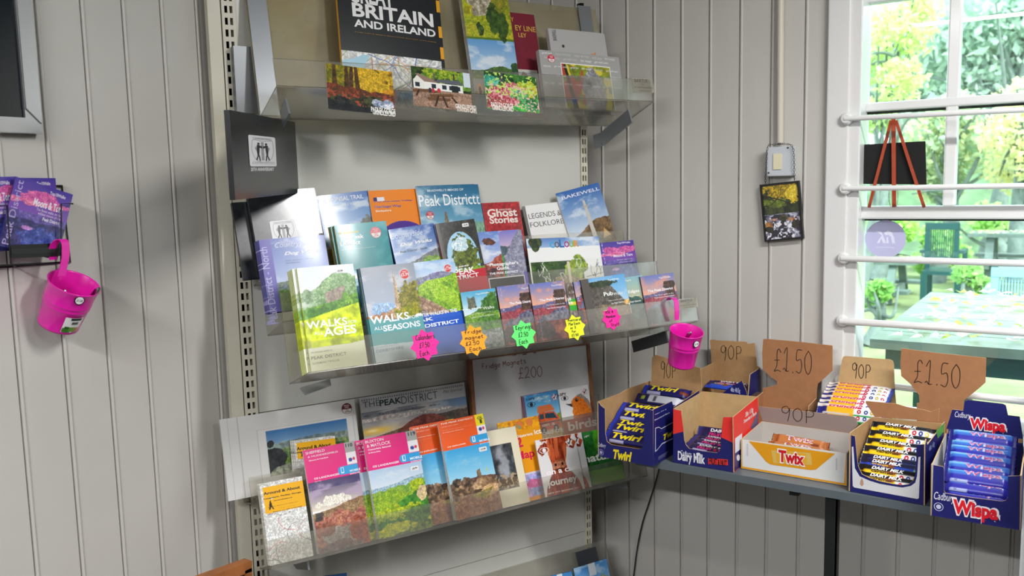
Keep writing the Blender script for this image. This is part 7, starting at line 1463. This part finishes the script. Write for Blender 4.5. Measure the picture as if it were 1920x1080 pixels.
for i in range(520):
    x, y_ = rs.uniform(nearp[0]+.02, far[0]-.02), yl0-.08-rs.rand()*1.7; s = rs.uniform(.018, .042); a = rs.rand()*6.3; h = zt+.004+rs.rand()*.012; n6 = [(x+s*r_*math.cos(a+k), y_+s*r_*math.sin(a+k), h+rs.uniform(0, .022)) for k, r_ in zip(np.linspace(0, 6.28, 7)[:-1], (1, .45, .8, .5, .9, .45))]
    mb.add(n6, [(0, 1, 2, 3, 4, 5)], LEAF, np.repeat(lin(hexc(('#f0f2d8', '#e4eedc', '#f2f0b8', '#d8dc6a', '#f6f6f0')[rs.randint(5)]))[None], 6, 0))
tag(mb.build('fallen_leaves'), 'pale fallen leaves scattered over the garden table outside', 'leaves', kind='stuff')
# dark planks of a bench and crates under the table edge
mb = MB(); q0 = on_x(1610, 660, 4.9); 
def chair(label, px0, px1, py0, py1, x, col, seatpx, turn=0.0):
    a, c_ = on_x(px0, py1, x), on_x(px1, py0, x); wd = abs(c_[1]-a[1]); h = c_[2]-a[2]; base = np.array([x, (a[1]+c_[1])/2, a[2]])
    root = empty('garden_chair', loc=(x, base[1], ZG)); root.rotation_euler[2] = turn; bpy.context.view_layer.update(); m = mat('chair_'+col, col, .35); z0 = a[2]-ZG; H = h
    def p(name, boxes):
        mb = MB()
        for lo_, hi_ in boxes: mb.box(lo_, hi_, m)
        o = mb.build(name, root)
        return o
    nb = 11; t_ = .05
    p('backrest', [((-.02, -wd/2, z0), (.02, -wd/2+t_, z0+H)), ((-.02, wd/2-t_, z0), (.02, wd/2, z0+H)), ((-.025, -wd/2, z0+H-.07), (.025, wd/2, z0+H)), ((-.02, -wd/2, z0), (.02, wd/2, z0+.06))]+[((-.008, -wd/2+t_+(i+.25)*(wd-2*t_)/nb, z0+.05), (.008, -wd/2+t_+(i+.75)*(wd-2*t_)/nb, z0+H-.06)) for i in range(nb)])
    zs = z0-.10
    p('seat', [((-.02, -wd/2-.02, zs-.03), (.46, wd/2+.02, zs+.01))])
    for s in (-1, 1):
        p('armrest', [((.0, s*(wd/2+.02)-.03, zs+.20), (.42, s*(wd/2+.02)+.03, zs+.23)), ((.36, s*(wd/2+.02)-.025, zs), (.41, s*(wd/2+.02)+.025, zs+.20))])
        for xx in (-.01, .42): p('leg', [((xx-.022, s*wd/2-.03, 0), (xx+.022, s*wd/2+.03, zs-.03))])
    tag(root, label, 'chair')
chair('dark green plastic garden chair facing away from the window', 1733, 1800, 418, 492, 10.2, '#154848', 0, .0)
chair('pale blue plastic garden chair at the far side of the leaf-strewn table', 1856, 1952, 503, 575, 7.4, '#8ab4c8', 0, .0)
def picnic(label, px0, px1, py, x, wid=.75, leg=None):
    a = on_x(px0, py, x); c_ = on_x(px1, py, x); root = empty('picnic_table', loc=(x, (a[1]+c_[1])/2, ZG)); bpy.context.view_layer.update(); L = abs(a[1]-c_[1]); z = a[2]; y0, y1 = min(a[1], c_[1]), max(a[1], c_[1]); T_ = mat('weathered_timber', '#5f6f68', .7, vary=.3, vscale=6)
    mb = MB()
    for i in range(5): mb.box((x+i*wid/5, y0, z-.045), (x+(i+1)*wid/5-.012, y1, z), T_)
    under(mb, 'table_top', root)
    for xx in (x-.32, x+wid+.08): mb = MB(); mb.box((xx, y0+.02, z-.36), (xx+.24, y1-.02, z-.32), T_); under(mb, 'bench_seat', root)
    for yy in (y0+.25, y1-.25):
        mb = MB(); mb.bar((x+.1, yy, z-.045), (x-.22, yy, ZG), .09, .05, T_); mb.bar((x+wid-.1, yy, z-.045), (x+wid+.22, yy, ZG), .09, .05, T_); mb.bar((x-.30, yy, z-.38), (x+wid+.30, yy, z-.38), .05, .08, T_); under(mb, 'leg_frame', root)
    rs = np.random.RandomState(int(px0)); mb = MB(); N = 160
    for i in range(N):
        xx, yy, s = x+rs.rand()*wid, y0+rs.rand()*L, rs.uniform(.02, .04); k = rs.rand()*6.3; mb.add([(xx+s*math.cos(k+q), yy+s*math.sin(k+q)*.8, z+.004+.01*rs.rand()) for q in (0, 1.4, 3.1, 4.6)], [(0, 1, 2, 3)], LEAF, np.repeat(lin(hexc(('#eef2dc', '#f0eec0', '#e0e49a')[rs.randint(3)]))[None], 4, 0))
    tag(root, label, 'picnic table'); tag(mb.build('fallen_leaves'), 'pale leaves lying on the '+label.split(' picnic')[0]+' picnic table', 'leaves', kind='stuff')
picnic('far weathered picnic table beyond the dark garden chair', 1814, 1990, 438, 12.4)
picnic('nearer weathered picnic table behind the lavender sticker', 1560, 1715, 487, 11.2)
# pale canopy of a parasol
C = gp(1600, 262, 13.4); root = empty('parasol', loc=(C[0], C[1], ZG)); bpy.context.view_layer.update(); mb = MB(); e0 = gp(1683, 270, 13.4); R_ = abs(e0[1]-C[1])*1.05; ap = gp(1600, 222, 13.4)[2]
V = [(C[0], C[1], ap)]+[(C[0]+R_*math.cos(k), C[1]+R_*math.sin(k), e0[2]) for k in np.linspace(0, 2*math.pi, 9)[:-1]]+[(C[0]+R_*math.cos(k), C[1]+R_*math.sin(k), e0[2]-.10) for k in np.linspace(0, 2*math.pi, 9)[:-1]]
mb.add(V, [(0, 1+i, 1+(i+1) % 8) for i in range(8)]+[(1+i, 9+i, 9+(i+1) % 8, 1+(i+1) % 8) for i in range(8)], mat('parasol_cloth', '#e8e6ee', .8)); under(mb, 'canopy', root); mb = MB(); mb.tube([(C[0], C[1], ZG), (C[0], C[1], ap-.02)], .022, mat('parasol_pole', '#9aa4a8', .5)); under(mb, 'pole', root)
tag(root, 'pale garden parasol partly hidden by the window frame', 'parasol')
# a low dark shed wall and planks seen below the table edge
mb = MB()
for i in range(9): mb.box((3.55+0*i, yl0-1.9+i*.23, ZG), (3.60, yl0-1.9+i*.23+.22, -1.02), DTIM)
tag(mb.build('plank_fence'), 'low dark plank fence under the garden table edge', 'fence')
